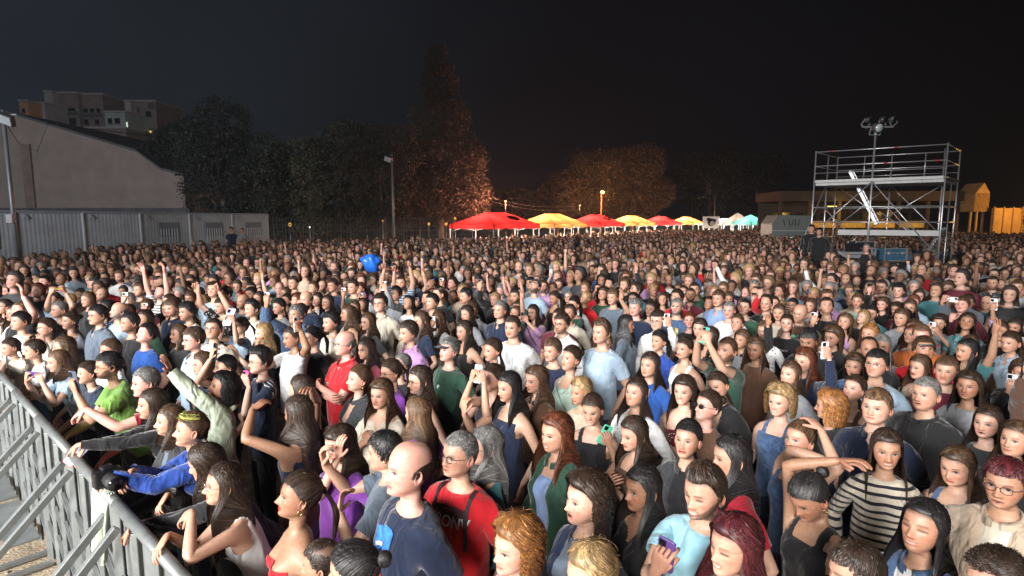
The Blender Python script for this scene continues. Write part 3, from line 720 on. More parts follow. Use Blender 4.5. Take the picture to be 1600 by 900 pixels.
def pose(nm, sg, r):
    j = lambda a: r.uniform(-a, a)
    P = {"down": dict(w=(sg*.24 + j(.02), .05 + j(.05), -.70), h=(0, .25, -1), n=(-sg, 0, 0), pole=(sg*.3, -1, 0), curl=.35),
     "phone": dict(w=(sg*.07 + j(.03), .36 + j(.03), -.15 + j(.05)), h=(-sg*.15, .1, 1), n=(0, -1, .1), curl=.75, thumb=.8, pole=(sg*.35, .1, -1)),
     "phone2": dict(w=(sg*.075, .36, -.12 + j(.02)), h=(-sg*.35, .15, 1), n=(-sg*.75, -.75, 0), curl=.8, thumb=.8, pole=(sg*.8, 0, -1)),
     "phoneup": dict(w=(sg*.14 + j(.04), .28, .17 + j(.06)), h=(-sg*.05, .1, 1), n=(0, -1, .1), curl=.75, thumb=.8, pole=(sg*.8, .5, -.2)),
     "up": dict(w=(sg*.27 + j(.08), .12 + j(.1), .25 + j(.07)), h=(sg*.1, .2, 1), n=(-sg*.3, 1, 0), curl=.2, spread=.12, thumb=.2, pole=(sg, .1, -.2)),
     "wave": dict(w=(sg*.33 + j(.05), .30, .05 + j(.08)), h=(sg*.35, .3, .9), n=(-sg*.4, .8, -.2), curl=.15, spread=.15, thumb=.1, pole=(sg, -.1, -.8)),
     "fist": dict(w=(sg*.25 + j(.05), .16, .22 + j(.05)), h=(0, .2, 1), n=(-sg*.4, .6, 0), curl=1.25, thumb=.9, pole=(sg, .1, -.3)),
     "rail": dict(w=(sg*.10 + j(.05), .42, -.47 + j(.03)), h=(-sg*.7, .7, -.25), n=(-sg*.2, -.1, -1), curl=.4, pole=(sg*.6, -.2, -1)),
     "crossed": dict(w=(-sg*.07, .20, -.44 - .03*sg), h=(-sg*1, -.05, .15), n=(0, -1, 0), curl=.45, pole=(sg*1, -.2, -.7)),
     "clap": dict(w=(sg*.035, .30, -.24), h=(-sg*.05, .5, .85), n=(-sg, 0, 0), curl=.12, thumb=.1, pole=(sg*.8, -.1, -1)),
     "face": dict(w=(sg*.03, .135, -.13), h=(-sg*.18, -.02, 1), n=(0, -1, 0), curl=.25, thumb=.15, pole=(sg*.5, .2, -1)),
     "head": dict(w=(sg*.15, -.02, .10), h=(-sg*.9, -.25, .35), n=(-sg*.2, .1, -1), curl=.35, pole=(sg*1, .5, .1)),
     "chin": dict(w=(sg*.06, .15, -.24), h=(-sg*.2, -.1, 1), n=(0, -1, 0), curl=1.0, thumb=.6, pole=(sg*.6, .1, -1)),
     "chest": dict(w=(sg*.04, .18, -.36), h=(-sg*.7, .0, .6), n=(0, -1, 0), curl=.6, pole=(sg*.8, -.1, -.8)),
     "hug": dict(w=(sg*.40, .22, -.22), h=(sg*.8, .5, -.1), n=(0, 0, -1), curl=.3, pole=(sg, 0, -.6))}
    return P[nm]
def upper(lean, hs):
    return Matrix.Translation((0, 0, .95*hs)) @ Matrix.Rotation(-lean, 4, "X") @ Matrix.Translation((0, 0, -.95*hs))
def xf(M, P):
    M = np.array(M); return P @ M[:3, :3].T + M[:3, 3]
def rounded_slab(w, h, t, r, seg=4):
    pts = []
    for cx, cy, a0 in ((w/2-r, h/2-r, 0), (-w/2+r, h/2-r, 90), (-w/2+r, -h/2+r, 180), (w/2-r, -h/2+r, 270)):
        for k in range(seg + 1):
            a = math.radians(a0 + 90*k/seg); pts.append((cx + r*math.cos(a), cy + r*math.sin(a)))
    n = len(pts); v = []
    for zz, sc in ((-t/2, .94), (-t/2*.6, 1), (t/2*.6, 1), (t/2, .94)):
        v += [(x - math.copysign(w/2*(1-sc), x)*1, y - math.copysign(w/2*(1-sc), y), zz) for x, y in pts]
    f = [tuple(reversed(range(n))), tuple(3*n + i for i in range(n))]
    for l in range(3):
        for i in range(n): f.append((l*n+i, l*n+(i+1) % n, (l+1)*n+(i+1) % n, (l+1)*n+i))
    return v, f
PHONE_C = {"white": (.75, .75, .77), "black": (.01, .01, .012), "pink": (.85, .10, .38), "purple": (.10, .05, .22), "green": (.12, .62, .42), "red": (.42, .03, .06), "blue": (.06, .16, .55), "grey": (.10, .11, .14),
           "lilac": (.62, .52, .70), "slate": (.07, .09, .13), "teal": (.10, .38, .30), "clear": (.5, .52, .55)}
_PH = {}
def make_phone(c, M, size=1.0, label="", group="phones held up to film the stage", screen=None, name="phone", cat="phone"):
    key = (c, screen)
    if key not in _PH:
        m = mat("phone_case_" + c, PHONE_C[c], .35); v, f = rounded_slab(.074, .152, .010, .011)
        a = bpy.data.meshes.new("phone_body"); a.from_pydata(v, [], f); a.materials.append(m)
        v, f = rounded_slab(.066, .143, .001, .008); b = bpy.data.meshes.new("phone_screen"); b.from_pydata([(x, y, z + .0056) for x, y, z in v], [], f)
        b.materials.append(mat("phone_screen_lit", (.02, .02, .02), .2, emit=(.55, .62, .8), estr=1.1))
        q = MB(); q.box((.016, .052, -.0068), (.028, .030, .0035)); 
        d = bpy.data.meshes.new("camera_lenses"); q2 = MB(); q2.box((.016, .052, -.0064), (.029, .031, .003))
        for dx, dy in ((.010, .045), (.010, .060), (.022, .052)): q2.tube([(dx, dy, -.006), (dx, dy, -.0095)], .0055, 10)
        d.from_pydata(q2.v, [], q2.f); d.materials.append(GLS); _PH[key] = (a, b, d)
    a, b, d = _PH[key]
    o = link(name, a); o.matrix_world = M @ Matrix.Diagonal((size, size, 1, 1)); tag(o, label, cat, group)
    s = link("screen", b, o); e = link("camera_lens", d, o)
    return o
def basis(xv, yv, zv, loc):
    M = Matrix.Identity(4)
    for i, v in enumerate((xv, yv, zv)):
        for k in range(3): M[k][i] = float(v[k])
    for k in range(3): M[k][3] = float(loc[k])
    return M
_ACC = {}
def accessory(kind):
    if kind in _ACC: return _ACC[kind]
    q = MB()
    if kind.startswith("glasses") or kind == "sunglasses":
        for sg in (-1, 1):
            pts = [(sg*.033 + .0245*math.cos(a)*1.0, .094 - abs(math.cos(a)*sg + 1)*.0022, -.006 + .018*math.sin(a)) for a in np.linspace(0, 2*math.pi, 17)]
            q.tube(pts, .0016, 5)
            q.tube([(sg*.057, .088, .000), (sg*.073, .055, -.001), (sg*.079, .0, -.004), (sg*.079, -.022, -.016)], .0015, 5)
            if kind == "sunglasses":
                b = len(q.v); q.v += [(sg*.033 + .0235*math.cos(a), .0925, -.006 + .017*math.sin(a)) for a in np.linspace(0, 2*math.pi, 12, endpoint=False)]; q.f.append(tuple(range(b, b+12)))
        q.tube([(-.009, .097, .001), (0, .0985, .004), (.009, .097, .001)], .0015, 5)
        o = q.build("glasses", BLK if kind != "glasses_metal" else MET, smooth=True)
    elif kind == "cap":
        P, Q_ = cap_grid(([0, 60, 90, 180], [.090, .105, .150, .185]), .017, 36, 10)
        q.v = [tuple(p) for p in P]; q.f = [tuple(f) for f in Q_]
        b = len(q.v); n = 15
        for j in range(4):
            for i in range(n):
                a = math.radians(-62 + 124*i/(n-1)); rr = .0 + .024*j
                q.v.append((.080*math.sin(a)*(1-.04*j), (.082 + rr)*math.cos(a)*1.06 - .004 + rr*.3, .050 - rr*.28 - .010*abs(math.sin(a))*(j > 0) - .004*(j == 0)))
        for j in range(3):
            for i in range(n-1): q.f.append((b+j*n+i, b+j*n+i+1, b+(j+1)*n+i+1, b+(j+1)*n+i))
        o = q.build("cap", cloth_mat("charcoal"), smooth=True); m = o.modifiers.new("solid", "SOLIDIFY"); m.thickness = .003
    elif kind == "earring":
        for sg in (-1, 1): q.tube([(sg*.083 + .001, -.012 + .012*math.cos(a), -.062 + .014*math.sin(a)) for a in np.linspace(0, 2*math.pi, 15)], .0019, 6)
        o = q.build("earring", GOLD, smooth=True)
    elif kind == "headband":
        for k in range(90):
            a = math.radians(-100 + 200*k/89 + random.uniform(-2, 2)); s_ = random.uniform(.055, .10); p = scalp(a + math.pi*0, s_, .018)
            d = Vector((random.uniform(-1, 1), random.uniform(-1, 1), random.uniform(-.5, .5))).normalized() * .016
            q.bar(Vector(p) - d, Vector(p) + d, .0045, .001)
        pts = [scalp(a, .082, .014) for a in np.linspace(-1.9, 1.9, 24)]
        q.tube(pts, .009, 6); o = q.build("sequin_headband", mat("sequin_gold", (.70, .72, .20), .25, .55, noise=.5, nscale=90), smooth=False)
    elif kind == "hairclip":
        q.tube([scalp(math.radians(150 + k*5), .09 + .012*k, .017) for k in range(6)], .004, 6); o = q.build("hair_clip", GOLD, smooth=True)
    elif kind == "glitter":
        r_ = random.Random(3)
        for k in range(26):
            p = Vector(((r_.choice((-1, 1))*r_.uniform(.018, .05)), .088, r_.uniform(-.030, -.016))); q.box(p, (.004, .002, .003))
        o = q.build("face_glitter", mat("glitter", (.9, .9, .8), .15, .9))
    o2 = o.data; mods = [(m.type, m) for m in o.modifiers]
    _ACC[kind] = (o.name.split(".")[0], o2, bool(mods)); bpy.data.objects.remove(o)
    return _ACC[kind]
def trousers_geo(B, seed, flare=1.0, lod=0):
    hs = B["hs"]; n = 14; sex = B["sex"]; w = (.168 if sex == "m" else .165) * B["build"]; V = []; Q = []; b = 0
    pel = [(.90, .135, .09, -.09), (.84, .155, .095, -.105), (.78, .172, .098, -.12), (.72, .175, .092, -.118)]
    P = []
    a = np.arange(22) * 2*math.pi/22
    for z, hw, yf, yb in pel:
        P.append(np.stack([hw*w/.168*1.06*np.sin(a), (yf+yb)/2 + (yf-yb)/2*1.08*np.cos(a), 0*a + z], 1))
    P = np.concatenate(P); V.append(P); Q.append(grid_faces(4, 22, 0)); b = len(P)
    for sg in (-1, 1):
        pts = np.array([(sg*.075, -.012, .80), (sg*.085, -.01, .72), (sg*.09, 0, .62), (sg*.093, .006, .50), (sg*.096, 0, .36), (sg*.10, -.008, .20), (sg*.10, -.01, .10), (sg*.10, -.008, .055)])
        P = tubeV(pts, np.array([.088, .094, .086, .070, .064, .060*flare, .058*flare, .056*flare])*B["build"], n, np.array([1., 0, 0]))
        V.append(P); Q.append(grid_faces(8, n, b)); b += len(P)
    V = np.concatenate(V); V[:, :2] *= (1 + .05*wob(V, 22, seed))[:, None]
    return V * hs, np.concatenate(Q)
_SH = []
def shoe_mesh():
    if not _SH:
        prof = [(-.075, .030, .045), (-.055, .036, .085), (-.01, .037, .088), (.04, .040, .065), (.10, .046, .048), (.15, .043, .040), (.178, .025, .028)]
        V = []; n = 12; a = np.arange(n)*2*math.pi/n
        for y, hw, h in prof: V.append(np.stack([hw*np.sign(np.sin(a))*np.abs(np.sin(a))**.7, 0*a + y, h*(.5 + .5*np.sign(np.cos(a))*np.abs(np.cos(a))**.7)], 1))
        V = np.concatenate(V); V[:, 2] += .004
        q = list(grid_faces(len(prof), n)); _SH.append(mk_mesh("shoe", V, np.array(q), mat("shoe_leather", (.03, .03, .035), .6)))
    return _SH[0]
STAGE = np.array([-10.0, -2.2, 3.0])
PEOPLE = []
def make_person(pos=None, px=None, H=None, sex="f", hair="long", hc="dark brown", top="tee", tc="black", pat=None, trc="black", skin="light", R="down", Lh="down",
                yaw=0, hy=0, hp=0, hr=0, lean=0, build=None, beard=0, smile=0, acc=(), lips=None, face=0, belly=0, label="", group=None, lod=0, seed=0,
                Rp=None, Lp=None, phone=None, phone2=None, extra=None, collar=None, shoes=False, mo=0):
    """px = pixel of the head centre in the 1600x900 photograph; yaw/hy in degrees to the person's left"""
    r = np.random.default_rng(seed + 100)
    H = H or (1.63 if sex == "m" else 1.54) ; hs = H/1.62; lean_ = math.radians(lean); U = upper(lean_, hs)
    hc0 = np.array(U @ Vector((0, 0, H)))          # head centre in the person's frame
    if px is not None: hw = at_z(px[0], px[1], hc0[2])
    else: hw = np.array([pos[0], pos[1], hc0[2]])
    d = STAGE - hw; base_yaw = math.atan2(-d[0], d[1]); ya = base_yaw + math.radians(yaw)
    RZ = Matrix.Rotation(ya, 4, "Z"); off = RZ @ Vector((hc0[0], hc0[1], 0)); g = (hw[0] - off[0], hw[1] - off[1], 0) 
    M = Matrix.Translation(g) @ RZ; MU = M @ U; MUi = np.array(MU.inverted())
    build = build or (1.0 if sex == "m" else .98)
    # head angles are relative to the upper body; the neck makes up for the lean
    hyr, hpr, hrr = math.radians(hy), math.radians(hp) + lean_ * .85, math.radians(hr)
    gaze = np.array(RZ.to_3x3() @ Vector(rotmat(hyr, math.radians(hp), 0) @ np.array([0, 1, 0])))
    arms = {}
    items = []
    def world_target(pxy, fwd):
        c = hw + gaze * fwd; dr = ray(*pxy); o = np.array([0, 0, CAMZ]); t = np.dot(c - o, dr) / np.dot(dr, dr); return o + dr*t
    def to_local(p): return xf(MUi, np.array(p)) / hs - np.array([0, 0, 1.62])
    Mi3 = MUi[:3, :3]
    for nm, sg, pn_, tgt in (("R", 1, R, Rp), ("L", -1, Lh, Lp)):
        a = dict(pose(pn_, sg, r)); 
        if tgt is not None:
            a["w"] = tuple(to_local(world_target(tgt[:2], tgt[2] if len(tgt) > 2 else .34)))
        arms[nm] = a
    for ph in (phone, phone2):
        if not ph: continue
        hand = ph.get("hand", "R"); fwd = ph.get("fwd", .36)
        if "px" in ph:
            P = world_target(ph["px"], fwd); g2 = nrm(P - hw); upv = nrm(np.array([0, 0, 1.0]) - g2*g2[2]); 
            if ph.get("flat"): upv = nrm(np.cross(g2, upv))
            up_l = Mi3 @ np.array([0, 0, 1.0]); pn_l = Mi3 @ (-g2)
            for hn in ((hand,) if hand != "both" else ("R", "L")):
                sg = 1 if hn == "R" else -1; a = arms[hn]
                rt = np.cross(g2, [0, 0, 1.0]); rt = nrm(rt)
                sp = (.062 if ph.get("flat") else .022) * ph.get("size", 1) * (sg if hand == "both" else .5*sg)
                hd_w = nrm(np.array([0, 0, 1.0]) - rt*sg*.35 + g2*.15)
                nw_ = nrm(-g2 - rt*sg*(.6 if hand == "both" else .15))
                w_ = P + rt*sp - hd_w*.080*hs - nw_*.024 
                a["w"] = tuple(to_local(w_)); a["h"] = tuple(Mi3 @ hd_w); a["n"] = tuple(Mi3 @ nw_); a["curl"] = .85; a["thumb"] = .8
                a["pole"] = (sg*.45, .1, -1)
            items.append((ph, P, g2, upv))
        else: items.append((ph, None, None, None))
    B = build_body(sex, lod, (hyr, hpr, hrr), arms, build, SKINS[skin], lips, HAIRC[hc], beard, smile, seed, H, belly, face, mo=mo, hairkind={'bald': None, 'recede': HL_R}.get(hair, HL_F if hair in ('long', 'wavy', 'bob', 'curly', 'lob', 'straight', 'puff', 'tail', 'bun', 'back') else HL_M))
    V = B["V"].copy(); V[:B["ntop"]] = xf(U, V[:B["ntop"]])
    o = link("person", mk_mesh("person_body", V, B["Q"], skin_mat(), colors=B["C"])); o.matrix_world = M
    if label: tag(o, label, "person", group)
    # hair
    Hm = U @ Matrix.Diagonal((hs, hs, hs, 1)) @ Matrix.Translation((0, 0, 1.62)) @ Matrix.Translation(Vector(B["piv"] + HD)) @ Matrix.Scale(HSC, 4) @ Matrix(B["RM"]).to_4x4() @ Matrix.Translation(-Vector(B["piv"]))
    if hair:
        h = link("hair", hair_mesh(hair, seed, math.radians(hp)), o); wsc = .97 if sex == "m" else .93
        h.matrix_local = Hm @ Matrix.Diagonal((wsc*1.02, 1, 1, 1)); h.material_slots[0].link = "OBJECT"; h.material_slots[0].material = hair_mat(hc)
    for k in acc:
        nm, me, solid = accessory(k); q = link(nm, me, o); q.matrix_local = Hm @ Matrix.Diagonal((.97 if sex == "m" else .93, 1, 1, 1))
        if solid: md = q.modifiers.new("solid", "SOLIDIFY"); md.thickness = .003
    # clothes
    kinds = [(top, tc, pat)] if not isinstance(top, tuple) else [(top[0], tc[0], pat), (top[1], tc[1], None)]
    tops = []
    NM = {"tee": "t_shirt", "polo": "polo_shirt", "long": "sweater", "shirt": "shirt", "jacket": "jacket", "hoodie": "hoodie", "tank": "tank_top", "crop": "crop_top", "bandeau": "strapless_top", "croptee": "t_shirt", "blouse": "blouse"}
    for i, (kd, cc, pp) in enumerate(kinds):
        P, q, used = build_top(B, kd, seed + i*7, thick=(.006 if (len(kinds) > 1 and i == 1) else None))
        P = xf(U, P); t_ = link(NM[kd], mk_mesh(NM[kd], P, q, cloth_mat(cc, pp)), o); tops.append((t_, P, q, used))
        if kd in ("polo", "shirt", "jacket") and lod < 2:
            n_ = 30; an = np.linspace(math.radians(14), math.radians(346), n_); f = (np.cos(an)+1)/2; rr = .064*B["build"] if sex == "m" else .056
            rows = []
            for dz, dr in ((-.016, .006), (.014, .003), (.026, .005), (.010, .016), (-.010, .022)):
                rows.append(np.stack([(rr+dr)*np.sin(an), -.030 + (rr + dr)*np.cos(an)*.95 + .012*f, (-.172 - .042*f**1.5 + dz)], 1))
            P2 = (np.concatenate(rows) + np.array([0, 0, 1.62]))*hs; P2 = xf(U, P2)
            link("collar", mk_mesh("collar", P2, grid_faces(5, n_, 0, False), cloth_mat(cc)), t_)
        if kd == "hoodie" and lod < 2:
            pts = [(.088*math.sin(a), -.045 + .085*math.cos(a), -.165 - .045*(math.cos(a)+1)/2) for a in np.linspace(0, 2*math.pi, 22)]
            rad = [.024 + .014*(1 - (math.cos(a)+1)/2) for a in np.linspace(0, 2*math.pi, 22)]
            qh = MB().tube(pts, rad, 8); P2 = xf(U, (np.array(qh.v) + np.array([0, 0, 1.62]))*hs); qh.v = [tuple(p) for p in P2]; qh.build("hood", cloth_mat(cc), t_, True)
    TV, TQ = trousers_geo(B, seed); link("trousers", mk_mesh("trousers", TV, TQ, cloth_mat(trc)), o)
    if lod == 0 or shoes:
        for sg in (-1, 1):
            s_ = link("shoe", shoe_mesh(), o, (sg*.10*hs, 0, 0), None, hs)
    out = dict(o=o, M=M, U=U, hs=hs, hw=hw, B=B, gaze=gaze, Hm=Hm, tops=tops, MU=MU, px=px)
    # held phones
    for ph, P, g2, upv in items:
        hand = ph.get("hand", "R"); nm = "R" if hand == "both" else hand; wp, hd, pn, sd = B["hands"][nm]
        Rm = np.array(MU.to_3x3()); tow = lambda p: np.array(MU @ Vector(((p + np.array([0, 0, 1.62]))*hs)))
        gw = tow(wp + hd*.075 + pn*.026); pnw = nrm(Rm @ pn); hdw = nrm(Rm @ hd)
        if P is not None and np.linalg.norm(gw - P) < .16 and hand != "both": loc = gw*.6 + P*.4; 
        elif hand == "both":
            wl, hl_, pl, sl = B["hands"]["L"]; loc = (gw + tow(wl + hl_*.075 + pl*.026))/2
        else: loc = gw
        zv = pnw if P is None or hand != "both" else -g2
        if hand == "both" and P is None: zv = nrm(-gaze)
        yv = np.array([0, 0, 1.0]); yv = nrm(yv - zv*np.dot(yv, zv)); xv = np.cross(yv, zv)
        if ph.get("flat"): xv, yv = yv, -xv
        Mp = basis(xv, yv, zv, loc)
        if ph.get("tilt"): Mp = Mp @ Matrix.Rotation(math.radians(ph["tilt"]), 4, "Z")
        ob = make_phone(ph.get("c", "black"), Mp, ph.get("size", 1.0), ph.get("label", ""), name=ph.get("name", "phone"), cat=ph.get("cat", "phone"))
        if not ph.get("label"): out["phone_unlabelled"] = ob
        out["phone"] = ob
    PEOPLE.append(out)
    return out
# ================================================================== the setting
def noise_ground():
    m = mat("dusty_ground", (.38, .30, .21), .95, noise=.35, nscale=3.5, bump=.6, detail=10)
    n = m.node_tree; b = n.nodes["Principled BSDF"]; t = n.nodes.new("ShaderNodeTexCoord")
    q = n.nodes.new("ShaderNodeTexNoise"); q.inputs["Scale"].default_value = 38; q.inputs["Detail"].default_value = 8; n.links.new(t.outputs["Object"], q.inputs["Vector"])
    u = n.nodes.new("ShaderNodeBump"); u.inputs["Strength"].default_value = .8; u.inputs["Distance"].default_value = .02; n.links.new(q.outputs[0], u.inputs["Height"])
    n.links.new(b.inputs["Normal"].links[0].from_socket, u.inputs["Normal"]); n.links.new(u.outputs[0], b.inputs["Normal"]); return m
g = MB(); g.add([(-260, -60, 0), (260, -60, 0), (260, 420, 0), (-260, 420, 0)], [(0, 1, 2, 3)])
go = g.build("ground", noise_ground()); tag(go, kind="structure")
# litter and pebbles in the pit
BA0 = np.array([-6.30, 6.64]); rr = random.Random(5); q = MB()
for i in range(900):
    x = rr.uniform(-6.5, -1.4); y = rr.uniform(1.2, 6.5); s_ = rr.uniform(.004, .016)
    if (np.array([x, y]) - BA0) @ np.array([.66, .75]) > -.1: continue
    q.box((x, y, s_*.4), (s_*rr.uniform(.8, 1.6), s_, s_*.8), Matrix.Rotation(rr.uniform(0, 3), 3, "Z"))
tag(q.build("gravel", mat("pebble", (.34, .29, .22), .9, noise=.3, nscale=30)), kind="stuff")
# ------------------------------------------------------------------ crowd barrier
GALV = mat("galvanised_steel", (.205, .22, .22), .5, .4, noise=.16, nscale=14, bump=.12)
GALVP = mat("barrier_sheet", (.20, .215, .215), .55, .3, noise=.20, nscale=5, bump=.15, detail=8)
BA = np.array([-5.55, 5.85])*1.135; BB = np.array([-1.05, 1.88])*1.135; BU = (BB - BA) / np.linalg.norm(BB - BA); BN = np.array([BU[1], -BU[0]])   # BN points into the pit
if BN @ np.array([-1, -1]) < 0: BN = -BN
BH = 1.22
def barrier(i, p):
    u = Vector((*BU, 0)); n = Vector((*BN, 0)); o = link("crowd_barrier", None); o.location = (p[0], p[1], 0)
    tag(o, BAR_LAB[i], "crowd barrier", "crowd barriers along the front row")
    w = 1.06; P = lambda a, b, z: tuple(u*a + n*b + Vector((0, 0, z))); g_ = .015
    q = MB(); q.bar(P(g_, 0, 0.02), P(g_, 0, BH), .045, .045); q.build("post", GALV, o, bevel=.004)
    q = MB(); q.bar(P(w - g_, 0, 0.02), P(w - g_, 0, BH), .045, .045); q.build("post", GALV, o, bevel=.004)
    q = MB(); q.tube([P(-.005, 0, BH + .01), P(w + .005, 0, BH + .01)], .030, 14); q.build("top_rail", GALV, o, True)
    q = MB()
    for k in range(3):
        a0, a1 = .045 + k*.325, .045 + k*.325 + .315; q.add([P(a0, -.012, .12), P(a1, -.012, .12), P(a1, -.012, BH - .03), P(a0, -.012, BH - .03), P(a0, -.018, .12), P(a1, -.018, .12), P(a1, -.018, BH - .03), P(a0, -.018, BH - .03)], [(0,1,2,3),(7,6,5,4),(0,4,5,1),(1,5,6,2),(2,6,7,3),(3,7,4,0)])
    q.build("sheet_panel", GALVP, o)
    for k in (.36, .69):
        q = MB(); q.bar(P(k, .012, .03), P(k, .012, BH - .02), .032, .026); q.build("mullion", GALV, o, bevel=.003)
    for k, (z0, z1) in enumerate(((.82, .66), (.60, .42), (.36, .18))):
        for a0 in (.04, .375, .705):
            q = MB(); q.bar(P(a0, .010, z0), P(a0 + .30, .010, z1), .022, .018); q.build("cross_brace", GALV, o)
    for k in (.10, .96):
        q = MB(); q.bar(P(k, .03, BH - .08), P(k, 1.06, .05), .042, .042); q.build("strut", GALV, o, bevel=.004)
        q = MB(); q.bar(P(k, .02, .03), P(k, 1.10, .03), .045, .03); q.build("foot_bar", GALV, o)
    q = MB(); q.bar(P(.03, 1.08, .03), P(w - .03, 1.08, .03), .05, .04); q.build("back_bar", GALV, o)
    if i > 2: return
    q = MB(); c = P(w/2, .17, .20); R = Matrix(((u.x, n.x, 0), (u.y, n.y, 0), (0, 0, 1))); q.box(c, (w - .08, .22, .018), R); q.build("step_plate", GALVP, o, bevel=.004)
BAR_LAB = ["steel crowd barrier cut off by the photo edge at the far end of the row", "steel crowd barrier farthest along the front row at the edge of the photo", "steel crowd barrier under the people filming with a purple phone", "steel crowd barrier with a plastic bottle lying on its step",
           "steel crowd barrier below the person holding a red phone", "steel crowd barrier under the track jacket sleeve with the hanging hand", "steel crowd barrier under the folded arms at the bottom edge"]
nb = 7
for i in range(nb): barrier(i, BA + BU * (1.075*i + .05))
def bottle(loc, rz, c, lab, lay=True):
    q = MB(); prof = [(0, .030), (.004, .033), (.05, .033), (.06, .031), (.07, .033), (.13, .033), (.15, .028), (.175, .014), (.19, .0125), (.195, .0125)]
    q.tube([(0, 0, z) for z, r in prof], [r for z, r in prof], 14); o = q.build("plastic_bottle", mat("clear_plastic", (.72, .76, .78), .12, spec=.8), smooth=True)
    tag(o, lab, "bottle", "plastic bottles dropped in the pit"); q = MB(); q.tube([(0, 0, .19), (0, 0, .208)], .015, 12); q.build("bottle_cap", mat("cap_" + c, PHONE_C[c], .4), o)
    q = MB(); q.tube([(0, 0, .075), (0, 0, .125)], .0337, 14, cap=False); q.build("bottle_label", mat("label_paper", (.6, .68, .75), .5, noise=.3, nscale=60), o)
    o.location = loc; o.rotation_euler = (math.pi/2 if lay else 0, 0, rz); return o
pb = at_z(52, 722, .25); bottle(tuple(pb), 1.0, "blue", "clear plastic water bottle lying on the barrier step beside the end post")
pb = at_z(30, 640, .25); bottle((pb[0], pb[1], .21), .2, "white", "upright clear plastic bottle standing on the step behind the struts", False)
pb = at_z(60, 790, .04); bottle((pb[0], pb[1], .036), 2.2, "white", "crushed clear bottle on the dusty ground near the barrier foot")
q = MB(); cb = at_z(20, 655, .30)
q.tube([(cb[0] - .3, cb[1] + .15, .33), (cb[0], cb[1], .36), (cb[0] + .28, cb[1] - .2, .33)], [.08, .14, .07], 12); q.build("duffel_bag", mat("brown_bag", (.07, .035, .025), .8, noise=.4, nscale=9, bump=.5), smooth=True)
tag(bpy.data.objects["duffel_bag"], "crumpled dark brown bag lying behind the barrier struts", "bag")
# ------------------------------------------------------------------ white metal hoarding on the left (portable panels)
HP0 = np.array([-17.52, 27.0]); HS = np.array([1.14, 2.08]) * 1.0
HOARD = mat("painted_sheet", (.40, .42, .44), .5, .2, noise=.12, nscale=2.2, bump=.1); SEAM = mat("hoarding_trim", (.30, .33, .37), .5, .3); LIT = mat("grille_strip", (.50, .53, .55), .45, .2)
def hoarding(k):
    p = HP0 + HS*k; o = link("site_cabin_panel", None); o.location = (p[0], p[1], 0); L = np.linalg.norm(HS); u = Vector((*(HS/L), 0)); n = Vector((-u.y, u.x, 0)); n = -n if n.dot(Vector((p[0], p[1], 0))) > 0 else n
    P = lambda a, b, z: tuple(u*a + n*b + Vector((0, 0, z))); R = Matrix(((u.x, n.x, 0), (u.y, n.y, 0), (0, 0, 1))); H_ = 3.16
    q = MB(); q.box(P(L/2, 0, H_/2), (L - .06, .05, H_), R)
    for j in range(15): q.box(P(.14 + j*(L - .28)/14, .028, H_/2), (.06, .007, H_ - .1), R)
    q.build("corrugated_sheet", HOARD, o); q = MB(); q.box(P(0, .03, H_/2), (.07, .10, H_ + .05), R); q.build("corner_post", LIT, o, bevel=.01)
    q = MB(); q.box(P(L/2, .0, H_ + .03), (L - .08, .12, .08), R); q.build("top_trim", SEAM, o)
    if k in (-3, -1+0, 0, 1, 2, -2):
        if k in (-3, 0, 1, 2):
            q = MB(); c0 = L*.55; q.box(P(c0, .055, 2.38), (.95, .02, .72), R); w = q.build("window", mat("cabin_window", (.16, .18, .20), .3), o)
            for j in range(7):
                q = MB(); q.box(P(c0 - .40 + j*.133, .075, 2.10), (.045, .02, .68), R); q.build("window_bar", LIT, w)
    q = MB(); q.tube([P(.30, .06, H_ - .05), P(.30, .12, H_ - .18), P(.22, .12, H_ - .22)], .018, 6); q.build("lifting_hook", SEAM, o, True)
    tag(o, {-5: "grey cabin wall panel outside the barrier end of the row", -4: "grey corrugated cabin panel at the very edge of the photo", -3: "grey cabin panel with a barred window beside the tall floodlight pole", -2: "plain grey cabin panel just past the floodlight pole", -1: "plain grey cabin panel third from the floodlight pole",
            0: "grey cabin panel with a barred window, middle of the row", 1: "grey cabin panel with a barred window next to the end panel", 2: "last grey cabin panel of the row with a barred window beside the wire fence"}[k], "cabin panel", "grey cabin panels behind the crowd")
for k in range(-5, 3): hoarding(k)
